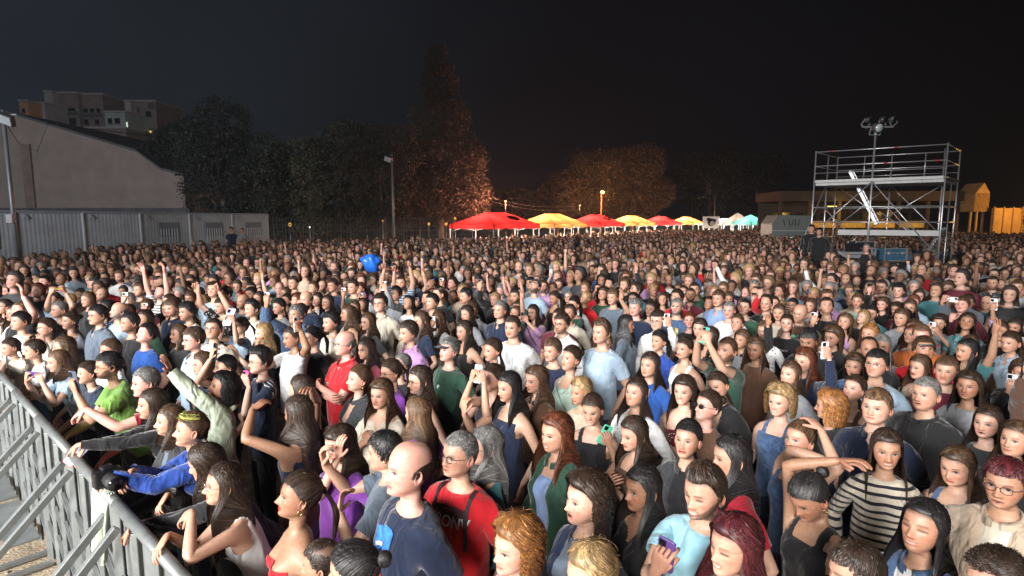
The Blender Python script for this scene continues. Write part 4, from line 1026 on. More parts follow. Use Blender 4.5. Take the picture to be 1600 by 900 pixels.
# ------------------------------------------------------------------ big gabled hall behind the hoarding
WALL = mat("rendered_wall", (.195, .158, .138), .9, noise=.13, nscale=.9, bump=.3, detail=9); ROOF = mat("roof_sheet", (.05, .05, .055), .7, noise=.3, nscale=1.5)
def hall():
    o = link("gabled_hall", None); Y = 48.0; z_ = lambda y: CAMZ + (345 - y)/F*Y*1.0; X = lambda x: (x - 800)/F*Y
    o.location = (X(40), Y, 0); pts = [(X(-240), 0), (X(-240), z_(225)), (X(35), z_(183)), (X(225), z_(240)), (X(262), z_(268)), (X(295), z_(276)), (X(295), 0)]
    q = MB(); n = len(pts); D = 30
    q.v = [(x - X(40), 0, z) for x, z in pts] + [(x - X(40), .35, z) for x, z in pts]
    q.f = [tuple(range(n)), tuple(reversed(range(n, 2*n)))] + [(i, (i+1) % n + 0, (i+1) % n + n, i + n) for i in range(n)]
    q.build("gable_wall", WALL, o)
    q = MB(); q.box((X(295) - X(40) - .15, D/2 + .4, z_(276)/2), (.3, D, z_(276) - .1)); q.build("side_wall", WALL, o)
    q = MB()
    for i in range(1, 5):
        a, b = pts[i], pts[i+1]; dx = X(40)
        q.add([(a[0]-dx, -.12, a[1]+.02), (b[0]-dx, -.12, b[1]+.02), (b[0]-dx, D, b[1]+.02), (a[0]-dx, D, a[1]+.02), (a[0]-dx, -.12, a[1]+.20), (b[0]-dx, -.12, b[1]+.20), (b[0]-dx, D, b[1]+.20), (a[0]-dx, D, a[1]+.20)], [(0,1,2,3),(7,6,5,4),(0,4,5,1),(1,5,6,2),(2,6,7,3),(3,7,4,0)])
    q.build("roof", ROOF, o)
    q = MB(); q.box((X(58) - X(40), -.10, z_(260)/2 + 1.2), (.75, .2, z_(205) - 2)); q.build("pilaster", mat("pilaster_brown", (.15, .105, .095), .9, noise=.2, nscale=2), o)
    q = MB(); q.box((X(120) - X(40), -.25, z_(330)), (20, .5, .5)); q.build("ledge", ROOF, o)
    tag(o, "large plain brown hall with a low pitched gable behind the grey cabins", "hall")
hall()
# ------------------------------------------------------------------ apartment blocks on the hill
HILL = MB(); 
for i in range(21):
    x = -170 + i*9; HILL.v += [(x, 96, -.5), (x, 118, 12 + 5*math.sin(i*.5) - .05*max(0, i - 10)**2.0), (x, 190, 10)]
for i in range(20): HILL.f += [(3*i, 3*i+3, 3*i+4, 3*i+1), (3*i+1, 3*i+4, 3*i+5, 3*i+2)]
tag(HILL.build("hill", mat("dark_scrub", (.035, .04, .03), 1, noise=.5, nscale=.3), smooth=True), kind="structure")
def block(name, x0, x1, y0, y1, Y, mt, lab, wins=(), extra=None, D=9):
    """box seen between pixels x0..x1, y0 (roof) .. y1 at distance Y, down to the hill"""
    X = lambda x: (x - 800)/F*Y; Z = lambda y: CAMZ + (345 - y)/F*Y; o = link(name, None); cx = (X(x0) + X(x1))/2; o.location = (cx, Y, 0)
    q = MB(); q.box((0, D/2, (Z(y0) + 6)/2), (X(x1) - X(x0), D, Z(y0) - 6)); q.build("wall", mt, o)
    q = MB(); q.box((0, D/2, Z(y0) + .2), (X(x1) - X(x0) + .2, D + .2, .30)); q.build("roof_parapet", CONC, o)
    for (a, b, c, d, kind) in wins:
        q = MB(); q.box(((X(a)+X(b))/2 - cx, -.04, (Z(c)+Z(d))/2), (X(b)-X(a), .1, Z(c)-Z(d))); w = q.build("window" if kind != "balcony" else "balcony", {"dark": mat("window_dark", (.02, .025, .03), .2), "lit": mat("window_lit", (.5, .5, .4), .5, emit=(.75, .95, .70), estr=.75), "amber": mat("window_amber", (.6, .4, .1), .5, emit=(1, .62, .10), estr=1.5), "balcony": mat("balcony_rail", (.13, .14, .15), .6)}[kind], o)
        q = MB(); q.box(((X(a)+X(b))/2 - cx, -.12, Z(d) - .12), (X(b)-X(a) + .3, .3, .16)); q.build("sill", mat("sill_stone", (.3, .29, .28), .8), w)
    tag(o, lab, "apartment block", "apartment blocks on the hill"); return o
CONC = mat("pale_render", (.55, .52, .51), .9, noise=.12, nscale=.6); CONC2 = mat("brick_facade", (.33, .27, .25), .9, noise=.2, nscale=.8); TERR = mat("terracotta_gable", (.75, .42, .24), .9, noise=.1, nscale=.8); PALEG = mat("green_render", (.5, .6, .55), .9, noise=.12, nscale=.6)
block("apartment_block", 92, 105, 152, 205, 108, CONC, "narrow pale stair tower beside the tallest flats", [(95, 102, 190, 200, "dark")])
block("apartment_block", 105, 143, 154, 205, 109, CONC2, "tallest flats with a flat roof and two rows of balconies", [(108, 141, 181, 186, "balcony"), (111, 121, 175, 180, "dark"), (127, 137, 175, 180, "dark"), (111, 121, 190, 200, "dark"), (127, 137, 190, 200, "dark")])
block("apartment_block", 143, 180, 156, 210, 110, CONC2, "brown flats between the tallest flats and the green house", [(146, 178, 184, 189, "balcony"), (150, 156, 176, 182, "dark"), (160, 166, 176, 182, "dark"), (170, 175, 176, 182, "dark"), (150, 156, 192, 200, "dark"), (166, 172, 192, 200, "dark")])
block("apartment_block", 66, 92, 169, 205, 104, CONC, "low grey block joined to the stair tower", [(72, 78, 180, 187, "dark")])
block("apartment_block", 53, 66, 166, 195, 101, TERR, "small orange gable end over the hall roof", [(57, 61, 176, 182, "dark")])
block("apartment_block", 181, 212, 182, 212, 106, PALEG, "pale green house with one narrow lit window", [(186, 192, 190, 198, "dark"), (213.5, 215.5, 196, 204, "lit"), (196, 204, 190, 198, "dark")])
block("apartment_block", 212.8, 222, 166, 210, 111, CONC, "slim pale tower beside the lit flats", [(215, 219, 180, 188, "dark")])
block("apartment_block", 222, 260, 166, 225, 113, CONC2, "brown flats with a lit window and an amber lamp strip", [(230, 238, 194, 200, "lit"), (248, 258, 168, 176, "balcony"), (226, 234, 174, 182, "dark"), (236, 251, 209, 215, "amber"), (244, 252, 180, 188, "dark")])
block("apartment_block", 105, 212, 206, 240, 100, CONC2, "long low dark terrace in front of the hill flats", [(120, 130, 214, 222, "dark"), (150, 160, 214, 222, "dark"), (176, 186, 212, 220, "dark")])
# ------------------------------------------------------------------ poles with lamps
STEEL = mat("grey_steel", (.30, .31, .33), .5, .5, noise=.1, nscale=3)
def flood_pole(x, ytop, Y, lab, head=1, col=STEEL, lit=None, name="floodlight_pole", r=.09, arm=.0, ang=.5):
    X = (x - 800)/F*Y; Z = CAMZ + (345 - ytop)/F*Y; o = link(name, None); o.location = (X, Y, 0)
    q = MB(); q.tube([(0, 0, 0), (0, 0, Z)], [r, r*.62], 12); q.build("pole", col, o, True)
    if head:
        hd_ = link("floodlight", None, o, (.12*head + arm, -.12, Z - .35)); hd_.rotation_euler = (ang, .35, 0)
        q = MB(); q.box((0, 0, 0), (.52, .16, .40)); q.build("housing", mat("lamp_housing", (.05, .05, .055), .5), hd_, bevel=.02)
        q = MB(); q.box((0, -.09, 0), (.44, .02, .32)); q.build("lens", mat("lamp_glass_off", (.55, .58, .60), .15) if not lit else lit, hd_)
        q = MB(); q.bar((-.12*head - arm, .1, 0), (0, .1, 0), .05); q.bar((0, .1, 0), (0, 0, .1), .04); q.build("bracket", STEEL, hd_)
    tag(o, lab, "lamp post"); return o
fp = flood_pole(27, 178, 21, "tall grey pole with a square floodlight in front of the brown hall", head=1, arm=.1)
q = MB(); q.bar((-.45, 0, 6.55), (.5, 0, 6.6), .05); q.build("crossarm", STEEL, fp); q = MB(); q.box((0, -.12, 2.9), (.22, .16, .3)); q.build("junction_box", mat("white_plastic", (.6, .6, .6), .5), fp)
q = MB(); q.tube([(.2, -.1, 6.2), (.5, -.05, 5.6), (1.1, 0, 5.3), (1.5, .1, 6.3), (4, 3, 6.2)], .012, 5); q.build("cable", BLK, fp, True)
flood_pole(616, 243, 38, "grey pole with a small floodlight among the trees over the wire fence", head=-1, r=.1, arm=-.1)
LAMPO = mat("sodium_lamp_glow", (1, .5, .2), .5, emit=(1.0, .42, .14), estr=9)
lp = flood_pole(938, 297, 80, "orange street lamp glowing on a post behind the red tents", head=1, lit=LAMPO, name="street_lamp", r=.12, col=mat("lamp_post_paint", (.40, .16, .10), .6))
lamp("sodium_lamp", "POINT", (12.6, 78.5, 6.3), 1800, (1, .45, .18), size=.3)
flood_pole(1114, 305, 84, "slender unlit pole behind the white banner", head=0, r=.10)
# ------------------------------------------------------------------ wire fence behind the crowd
def wire_fence(p0, p1, h, n, lab, dens=.16, mt=mat("fence_wire", (.075, .075, .08), .6, .3)):
    p0, p1 = np.array(p0, float), np.array(p1, float); o = link("wire_fence", None); o.location = (p0[0], p0[1], 0); d = p1 - p0; L = np.linalg.norm(d); u = d/L
    P = lambda s, z: (u[0]*s, u[1]*s, z)
    for k in range(n + 1):
        q = MB(); q.tube([P(L*k/n, 0), P(L*k/n, h + .08)], .032, 8); q.build("post", mt, o, True)
    for k in range(n):
        q = MB(); s0 = L*k/n + .04; s1 = L*(k+1)/n - .04; s_ = s0
        while s_ < s1: q.bar(P(s_, .1), P(s_, h), .010, .010); s_ += dens
        for z in np.linspace(.12, h, 8): q.bar(P(s0, z), P(s1, z), .012, .012)
        q.build("mesh_panel", mt, o)
    tag(o, lab, "fence"); return o
wire_fence((-14.0, 33.6), (-4.0, 38.2), 3.0, 5, "tall wire mesh fence between the grey cabins and the first red tent")
wire_fence((-17.5, 37), (-3.0, 43.5), 2.45, 6, "second wire fence standing behind the tall mesh fence", dens=.22)
for (x, y, Y, w, lab) in ((453, 351, 44, .30, "yellow lit kiosk sign glowing behind the wire fence"), (598, 345, 44, .12, "small yellow lamp glowing at the base of the floodlight pole"), (670, 350, 46, .22, "amber lamp glowing behind the fence near the first tent"), (697, 350, 46, .24, "second amber lamp by the first tent's side"), (711, 341, 48, .22, "yellow lamp just above the first tent's corner"), (484, 355, 44, .10, "tiny white lamp behind the wire fence")):
    p = at_y(x, y, Y); o = link("lantern", None); o.location = (p[0], p[1], 0); q = MB(); q.tube([(0, 0, 0), (0, 0, p[2] - w*.5)], .03, 6); q.build("post", STEEL, o, True)
    q = MB(); q.tube([(0, 0, p[2] - w*.5), (0, 0, p[2] - w*.2), (0, 0, p[2] + w*.2), (0, 0, p[2] + w*.5)], [w*.2, w*.45, w*.45, w*.15], 10); q.build("lamp_glass", mat("amber_glow", (1, .6, .1), .5, emit=(1, .50, .08), estr=.6) if w > .11 else mat("white_glow", (1, 1, 1), .5, emit=(1, .95, .8), estr=3), o, True)
    tag(o, lab, "lantern", "small lamps behind the fence")
# ------------------------------------------------------------------ market tents
def canopy_mat(n, c, tr=.5):
    if n in _M: return _M[n]
    m = mat(n, c, .6, noise=.06, nscale=2); t = m.node_tree; b = t.nodes["Principled BSDF"]; tl = t.nodes.new("ShaderNodeBsdfTranslucent"); tl.inputs[0].default_value = (*c, 1)
    mx_ = t.nodes.new("ShaderNodeMixShader"); mx_.inputs[0].default_value = tr; t.links.new(b.outputs[0], mx_.inputs[1]); t.links.new(tl.outputs[0], mx_.inputs[2]); t.links.new(mx_.outputs[0], t.nodes["Material Output"].inputs[0]); return m
TDIR = math.atan2(8, 5)
def tent(x, y, L, D, cm, lab, power, lcol, ang=TDIR, eave=2.58, top=3.40, val=.32, ridge=.40, logo=None, group="market tents in a row behind the crowd"):
    o = link("market_tent", None); o.location = (x, y, 0); o.rotation_euler = (0, 0, ang); q = MB(); hl, hd = L/2, D/2
    n = 7; rings = []
    for k in range(n):
        t = k/(n-1); s_ = 1 - t; zz = eave + (top - eave)*(t**1.05); fx = ridge*hl + (hl - ridge*hl)*s_; fy = hd*s_ + .01
        pts = []
        for (ax_, ay_) in ((-1,-1),(1,-1),(1,1),(-1,1)): pts.append((ax_*fx, ay_*fy, zz))
        rings.append(pts)
    for k in range(n): q.v += rings[k]
    for k in range(n-1):
        for i in range(4): q.f.append((4*k+i, 4*k+(i+1) % 4, 4*k+4+(i+1) % 4, 4*k+4+i))
    q.build("canopy", cm, o)
    q = MB(); c4 = [(-hl,-hd),(hl,-hd),(hl,hd),(-hl,hd)]
    for i in range(4):
        a, b = c4[i], c4[(i+1) % 4]; m_ = 12; b0 = len(q.v)
        for j in range(m_ + 1):
            s_ = j/m_; px_, py_ = a[0] + (b[0]-a[0])*s_, a[1] + (b[1]-a[1])*s_
            q.v += [(px_*1.004, py_*1.004, eave), (px_*1.006, py_*1.006, eave - val + .05*(j % 2))]
        for j in range(m_): q.f.append((b0+2*j, b0+2*j+1, b0+2*j+3, b0+2*j+2))
    q.build("valance", cm, o)
    for (cx, cy) in c4 + [(0, -hd), (0, hd)]:
        q = MB(); q.box((cx*.985, cy*.985, eave/2), (.06, .06, eave)); q.build("leg", mat("tent_leg", (.55, .52, .50), .5), o)
    q = MB()
    for i in range(4):
        a, b = c4[i], c4[(i+1) % 4]
        for j in range(2):
            p0 = (a[0] + (b[0]-a[0])*j/2, a[1] + (b[1]-a[1])*j/2); p1 = (a[0] + (b[0]-a[0])*(j+1)/2, a[1] + (b[1]-a[1])*(j+1)/2)
            q.bar((p0[0]*.98, p0[1]*.98, eave-.05), (p1[0]*.98, p1[1]*.98, eave - .45), .025); q.bar((p0[0]*.98, p0[1]*.98, eave-.45), (p1[0]*.98, p1[1]*.98, eave - .05), .025)
    q.build("truss_frame", STEEL, o)
    if logo:
        q = MB(); 
        s0, s1 = .38, .68; mx0 = hl*.28; b0 = 0; m_ = 16
        for j in range(m_):
            a = 2*math.pi*j/m_; uu = mx0 + .75*math.cos(a) - .1*math.sin(a); t = .52 + .20*math.sin(a) + .04*math.cos(a); zz = eave + (top-eave)*t**1.05 + .03; q.v.append((uu, -hd*(1-t) - .025, zz))
        q.v.append((mx0, -hd*(1-.52) - .03, eave + (top-eave)*.52**1.05 + .03))
        for j in range(m_): q.f.append((j, (j+1) % m_, m_))
        q.build("printed_emblem", mat("emblem_dark", (.10, .01, .015), .6), o)
    if power:
        for dx in (-L*.25, L*.25):
            lo = lamp("tent_lamp", "POINT", (0, 0, 0), power, lcol, size=.12); lo.parent = o; lo.location = (dx, 0, 2.15)
    # counter with drinks crates
    q = MB(); q.box((0, -hd*.55, .95), (L*.85, .5, .06)); q.box((0, -hd*.55, .47), (L*.82, .44, .9)); q.build("bar_counter", mat("counter", (.4, .36, .33), .6, noise=.3, nscale=4), o)
    tag(o, lab, "tent", group); return o
RED = canopy_mat("red_canvas", (.74, .035, .035)); YEL = canopy_mat("yellow_canvas", (.84, .34, .11)); TEAL = canopy_mat("teal_canvas", (.16, .50, .42)); WHT = canopy_mat("white_canvas", (.75, .77, .78)); BEI = canopy_mat("beige_canvas", (.55, .45, .36))
wl = (1, .80, .58); u5 = np.array([5, 8.0]); u5 /= np.linalg.norm(u5); T0 = np.array([-1.1, 40.0])
for s_, cm, pw, lab, lg in ((0, RED, 480, "largest and nearest red tent with a dark emblem on its roof", 1), (8.3, YEL, 620, "bright yellow tent between the two nearest red tents", 0), (17, RED, 700, "second red tent, beside the orange street lamp", 1),
                        (26.5, YEL, 850, "yellow tent just past the orange street lamp", 0), (37, RED, 950, "farthest red tent, between two yellow tents", 1), (48.5, YEL, 1050, "farthest yellow tent, next to the white banner", 0)):
    p = T0 + u5*s_; tent(p[0], p[1], 6, 3.6, cm, lab, pw, wl if cm is YEL else (1, .82, .66), logo=lg)
tent(*at_y(1137, 345, 84)[:2], 4.5, 3, WHT, "small white lit tent beside the portrait banner", 800, (.9, .97, 1), ang=0, top=3.15)
tent(*at_y(1152, 345, 80)[:2], 3, 3, BEI, "beige peaked tent between the white and the teal tents", 160, (1, .95, .9), ang=0.2, ridge=.02, top=3.95)
tent(*at_y(1172, 345, 76)[:2], 3.2, 3.0, TEAL, "pale teal peaked tent at the end of the row", 300, (.9, 1, .97), ang=.5, ridge=.02, top=3.65, eave=2.6)
# banner with a simple drawn head
Yb = 74; o = link("banner", None); pbn = at_y(1111, 348, Yb); o.location = (pbn[0], Yb, 0); zc_ = pbn[2]
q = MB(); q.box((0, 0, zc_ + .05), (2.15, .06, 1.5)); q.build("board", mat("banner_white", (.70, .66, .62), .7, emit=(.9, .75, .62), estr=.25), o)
for sx_ in (-1, 1): q = MB(); q.box((sx_*1.05, .05, (zc_ + .8)/2), (.06, .06, zc_ + .8)); q.build("post", STEEL, o)
q = MB(); c = 18
for (cx, cz, rx, rz) in ((.05, .05, .52, .50), (-.30, .42, .30, .22), (.45, .28, .18, .2)):
    b0 = len(q.v); q.v += [(cx + rx*math.cos(2*math.pi*k/c), -.036, zc_ + cz + rz*math.sin(2*math.pi*k/c)) for k in range(c)]; q.f.append(tuple(b0 + k for k in range(c)))
q.build("printed_hair", mat("ink_black", (.03, .03, .03), .7), o)
q = MB(); q.v = [(.16 + .30*math.cos(2*math.pi*k/c), -.044, zc_ - .08 + .32*math.sin(2*math.pi*k/c)) for k in range(c)]; q.f = [tuple(range(c))]; q.build("printed_face", mat("ink_pale", (.55, .52, .5), .7), o)
q = MB(); q.box((.06, -.050, zc_ - .02), (.11, .008, .04)); q.box((.27, -.050, zc_ - .02), (.11, .008, .04)); q.box((.17, -.050, zc_ - .24), (.16, .008, .04)); q.build("printed_features", mat("ink_black"), o)
tag(o, "white banner printed with a black and white head, beside the last tents", "banner")
# ------------------------------------------------------------------ white food truck with dark lettering
Yt = 46; pt = at_y(1236, 345, Yt); o = link("food_truck", None); o.location = (pt[0], Yt, .28)
TRK = mat("truck_paint", (.27, .30, .29), .5, noise=.06, nscale=1, emit=(.3, .42, .40), estr=.0)
q = MB(); q.v = [(-1.5,0,.55),(1.6,0,.55),(1.6,0,2.95),(-1.05,0,3.0),(-1.5,0,2.3),(-1.5,2.1,.55),(1.6,2.1,.55),(1.6,2.1,2.95),(-1.05,2.1,3.0),(-1.5,2.1,2.3)]
q.f = [(0,1,2,3,4),(9,8,7,6,5),(0,5,6,1),(1,6,7,2),(2,7,8,3),(3,8,9,4),(4,9,5,0)]; q.build("body", TRK, o, bevel=.04)
q = MB(); q.box((0, -.03, 1.75), (2.95, .05, .06)); q.build("side_trim", mat("truck_trim", (.6, .65, .63), .4), o)
for wx in (-.95, 1.05):
    q = MB(); q.tube([(wx, -.06, .36), (wx, .2, .36)], .36, 20); w = q.build("wheel", BLK, o, True); q = MB(); q.tube([(wx, -.08, .36), (wx, -.05, .36)], .2, 14); q.build("rim", STEEL, w)
q = MB(); zt = 2.42
for (a, b) in (((-.62, .25), (-.52, -.25)), ((-.18, .25), (-.10, -.25)), ((-.10, -.25), (.10, -.22)), ((.10, -.22), (.18, .22)), ((.34, .25), (.36, -.25)), ((.36, -.25), (.62, -.25)), ((.62, -.25), (.64, .25))):
    q.bar((a[0], -.02, zt + a[1]), (b[0], -.02, zt + b[1]), .075, .03)
q.build("lettering", mat("letter_dark", (.03, .03, .035), .6), o)
q = MB(); q.box((0, -.03, .98), (2.6, .03, .5)); q.build("serving_hatch", mat("hatch_lit", (.5, .6, .58), .5, emit=(.45, .75, .70), estr=.35), o)
tag(o, "white food truck with three dark capital letters, beside the scaffold tower", "food truck")
# ------------------------------------------------------------------ low pavilion on the right, gable hut and orange lit wall
Yp = 60; X = lambda x: (x - 800)/F*Yp; Z = lambda y: CAMZ + (345 - y)/F*Yp
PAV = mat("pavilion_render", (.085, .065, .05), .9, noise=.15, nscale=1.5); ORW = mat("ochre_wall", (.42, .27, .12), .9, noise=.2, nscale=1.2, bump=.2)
o = link("pavilion", None); cx = X(1356); o.location = (cx, Yp, 0)
q = MB(); q.box((0, 3, Z(307)), (X(1497) - X(1215), 6.3, 1.0)); q.build("roof_fascia", PAV, o)
q = MB(); q.box((0, 5.5, Z(315)/2), (X(1495) - X(1217), .3, Z(315) - .1)); q.build("back_wall", mat("pavilion_dark", (.06, .05, .045), .9), o)
for k in range(7): q = MB(); q.box((X(1218 + k*46) - cx, .4, Z(313)/2), (.28, .28, Z(313) - .2)); q.build("column", PAV, o)
for k in range(12): q = MB(); q.box((X(1240 + k*22) - cx, 5.3, 3.2), (.9, .08, 1.1)); q.build("window", mat("window_dark"), o)
q = MB(); q.box((X(1400) - cx, 5.1, 2.42), (X(1490) - X(1290), .1, .75)); q.build("lit_counter", mat("amber_counter", (.6, .35, .08), .6, noise=.5, nscale=3, emit=(1, .46, .06), estr=.30), o)
tag(o, "long low dark pavilion with an amber lit counter behind the scaffold tower", "pavilion")
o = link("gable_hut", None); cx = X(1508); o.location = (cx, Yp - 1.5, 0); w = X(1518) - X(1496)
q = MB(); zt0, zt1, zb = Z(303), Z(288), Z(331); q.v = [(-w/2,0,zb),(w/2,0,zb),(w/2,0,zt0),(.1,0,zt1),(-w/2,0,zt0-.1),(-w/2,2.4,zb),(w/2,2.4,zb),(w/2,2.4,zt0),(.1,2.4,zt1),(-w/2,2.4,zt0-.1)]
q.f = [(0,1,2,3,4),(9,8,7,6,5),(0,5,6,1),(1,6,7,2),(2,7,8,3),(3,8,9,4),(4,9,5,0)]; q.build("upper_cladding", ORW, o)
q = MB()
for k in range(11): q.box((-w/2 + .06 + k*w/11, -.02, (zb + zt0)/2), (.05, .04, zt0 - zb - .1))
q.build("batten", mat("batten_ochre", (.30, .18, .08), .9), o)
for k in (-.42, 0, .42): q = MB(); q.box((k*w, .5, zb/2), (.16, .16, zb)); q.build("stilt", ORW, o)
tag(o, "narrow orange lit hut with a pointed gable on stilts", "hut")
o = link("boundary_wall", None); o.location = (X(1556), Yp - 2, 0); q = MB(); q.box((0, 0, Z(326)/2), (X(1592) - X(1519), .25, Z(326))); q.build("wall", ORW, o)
for k in range(6): q = MB(); q.box((X(1520 + k*14.2) - X(1556), -.17, Z(324)/2), (.10, .10, Z(324))); q.build("fence_post", mat("batten_ochre"), o)
tag(o, "orange lit boundary wall with thin fence posts at the end of the pavilion", "wall")
lamp("sodium_lamp", "POINT", (X(1540), Yp - 6.5, 4.6), 1500, (1, .50, .10), size=.2)
lamp("sodium_lamp", "POINT", (X(1300), Yp - 1.0, 3.6), 160, (1, .60, .12), size=.1)
p = at_y(1300, 323, Yp - .6); o = link("wall_lamp", None); o.location = p; q = MB(); q.box((0, 0, 0), (.9, .12, .12)); q.build("lamp_tube", mat("sodium_tube", (1, .7, .2), .5, emit=(1, .66, .10), estr=3), o); q = MB(); q.box((0, .1, .1), (1.0, .1, .06)); q.build("bracket", STEEL, o)
tag(o, "yellow tube lamp under the pavilion roof seen through the scaffold", "lamp")
q = MB()
for k in range(9):
    x = X(1530) + k*1.15; q.v = []; q.f = []
# parked cars in front of the orange wall
def car(x, y, col, lab, rz=0):
    o = link("parked_car", None); o.location = (x, y, 0); o.rotation_euler = (0, 0, rz)
    pr = [(-2.1,.35),(-2.15,.75),(-1.5,.95),(-.9,1.42),(.6,1.45),(1.25,1.0),(2.05,.85),(2.1,.35)]; q = MB(); n = len(pr)
    for yy, s_ in ((-.85,1),(-.6,1),(.6,1),(.85,1)):
        q.v += [(a*(1 if abs(yy) < .7 else .985), yy*(1 if b < 1 else .82), b) for a, b in pr]
    for l in range(3):
        for i in range(n-1): q.f.append((l*n+i, (l+1)*n+i, (l+1)*n+i+1, l*n+i+1))
    q.f += [tuple(range(n)), tuple(3*n + i for i in reversed(range(n)))]; q.build("body", mat("car_" + lab.split()[0], col, .3, .3), o, True)
    q = MB(); q.v = [(-.85,-.74,1.36),(.5,-.74,1.38),(1.05,-.80,1.0),(-1.3,-.80,.98)]; q.f = [(0,1,2,3)]; q.build("side_window", GLS, o)
    for wx in (-1.35, 1.3):
        for wy in (-.86, .70): q = MB(); q.tube([(wx, wy, .31), (wx, wy + .18, .31)], .31, 16); w = q.build("wheel", BLK, o, True)
    tag(o, lab, "car", "cars parked before the orange wall")
car(X(1545), Yp - 4.5, (.05, .05, .06), "dark car parked below the orange wall next to the hut"); car(X(1585), Yp - 4.6, (.25, .24, .22), "silver car parked at the outer end of the orange wall")
# ------------------------------------------------------------------ scaffold tower
ALU = mat("scaffold_aluminium", (.58, .58, .60), .35, .75, noise=.12, nscale=6); DECK = mat("deck_plank", (.36, .36, .36), .55, .2, noise=.1, nscale=5); REDT = mat("red_clamp", (.35, .03, .03), .5)
SA = np.array([11.4, 21.8]); SB = np.array([14.6, 19.5]); SD_ = np.array([1.9, 1.9]); o = link("scaffold_tower", None); o.location = (SA[0], SA[1], 0); TOWER = o
def S3(a, b, z):
    p = (SB - SA)*a + SD_*b; return (p[0], p[1], z + .27 if z > .5 else z)
def tb(nm, a, b, r=.026, m=ALU, par=None): q = MB(); q.tube([a, b], r, 8); return q.build(nm, m, par or TOWER, True)
for a in (0, .47, 1):
    for b in (0, 1): tb("post", S3(a, b, 0), S3(a, b, 5.15 if not (a == .47 and b == 0) else 5.6), .028 if not (a == .47 and b == 0) else .035)
for a in (.0, .93): tb("post", S3(a, .55, 0), S3(a, .55, 5.1))
for z in (5.10, 4.58):
    for b in (0, 1): tb("guard_rail", S3(0, b, z), S3(1, b, z), .022)
    for a in (0, 1): tb("guard_rail", S3(a, 0, z), S3(a, 1, z), .022)
for z in (4.02, 3.05, 2.50, .9):
    for b in (0, 1):
        if z < 1 and b: continue
        tb("ledger", S3(0, b, z), S3(1, b, z), .024)
    for a in (0, 1): tb("ledger", S3(a, 0, z), S3(a, 1, z), .024)
for (a0, z0, a1, z1, b) in ((.47, 3.95, 0, 2.0, 0), (.47, 3.95, 1, 1.3, 0), (.47, 3.95, .0, 2.2, 1), (.47, 3.95, 1, 1.6, 1), (.47, 2.5, 0.1, 1.2, .5), (.47, 2.9, 1, 1.3, .5)): tb("brace", S3(a0, b, z0), S3(a1, b, z1), .021)
for (a0, z0, a1, z1, b) in ((0, 4.0, .47, 2.5, 1), (1, 4.0, .47, 2.5, .5), (0, 3.05, .47, 1.0, .5), (.47, 3.05, .93, .9, 1)): tb("brace", S3(a0, b, z0), S3(a1, b, z1), .019)
for a in (.0, .47, 1): tb("ledger", S3(a, 0, 1.9), S3(a, 1, 1.9), .02)
for a in (.24, .74): tb("guard_post", S3(a, 1, 4.02), S3(a, 1, 5.12), .022)
for b in (0, 1): tb("guard_rail", S3(0, b, 4.32), S3(1, b, 4.32), .016)
def slab(nm, a0, a1, b0, b1, z, t, m, par=None):
    q = MB(); c = [S3(a0,b0,z), S3(a1,b0,z), S3(a1,b1,z), S3(a0,b1,z)]; q.v = c + [(x, y, z + t) for x, y, _ in c]; q.f = [(3,2,1,0),(4,5,6,7),(0,1,5,4),(1,2,6,5),(2,3,7,6),(3,0,4,7)]; return q.build(nm, m, TOWER)
slab("upper_deck", .01, .99, .02, .98, 4.06, .07, DECK); slab("toe_board", .01, .99, -.02, 0.0, 4.06, .17, DECK); slab("toe_board", 1.0, 1.02, .02, .98, 4.0, .30, mat("plywood", (.38, .27, .15), .8, noise=.2, nscale=6))
slab("lower_deck", .22, .99, .02, .6, 2.22, .08, DECK)
def ladder(p0, p1, w):
    p0, p1, w = Vector(p0), Vector(p1), Vector(w); o_ = link("ladder", None, TOWER)
    for sg in (0, 1): q = MB(); q.bar(p0 + w*sg, p1 + w*sg, .035, .10); q.build("stile", ALU, o_)
    for k in range(1, 9): q = MB(); q.bar(p0.lerp(p1, k/9), p0.lerp(p1, k/9) + w, .09, .03); q.build("rung", ALU, o_)
ladder(S3(.20, .5, 4.45), S3(.46, .45, 2.42), (.22, .20, 0)); ladder(S3(.99, .30, 2.30), S3(.87, .20, 1.25), (.22, .20, 0))
for k, (a, z) in enumerate(((.12, 5.1), (.62, 5.1), (.55, 4.58), (.92, 4.58))): q = MB(); q.tube([S3(a, 0, z), S3(a + .03, 0, z)], .030, 8); q.build("clamp", REDT, TOWER, True)
# outriggers
for (a, da) in ((0, -.28), (1, .02)): tb("outrigger", S3(a, .5, 3.9), S3(a + da, .2, 0.05), .022)
tag(TOWER, "silver scaffold tower with two decks, ladders and a lamp mast above the crowd", "scaffold tower")
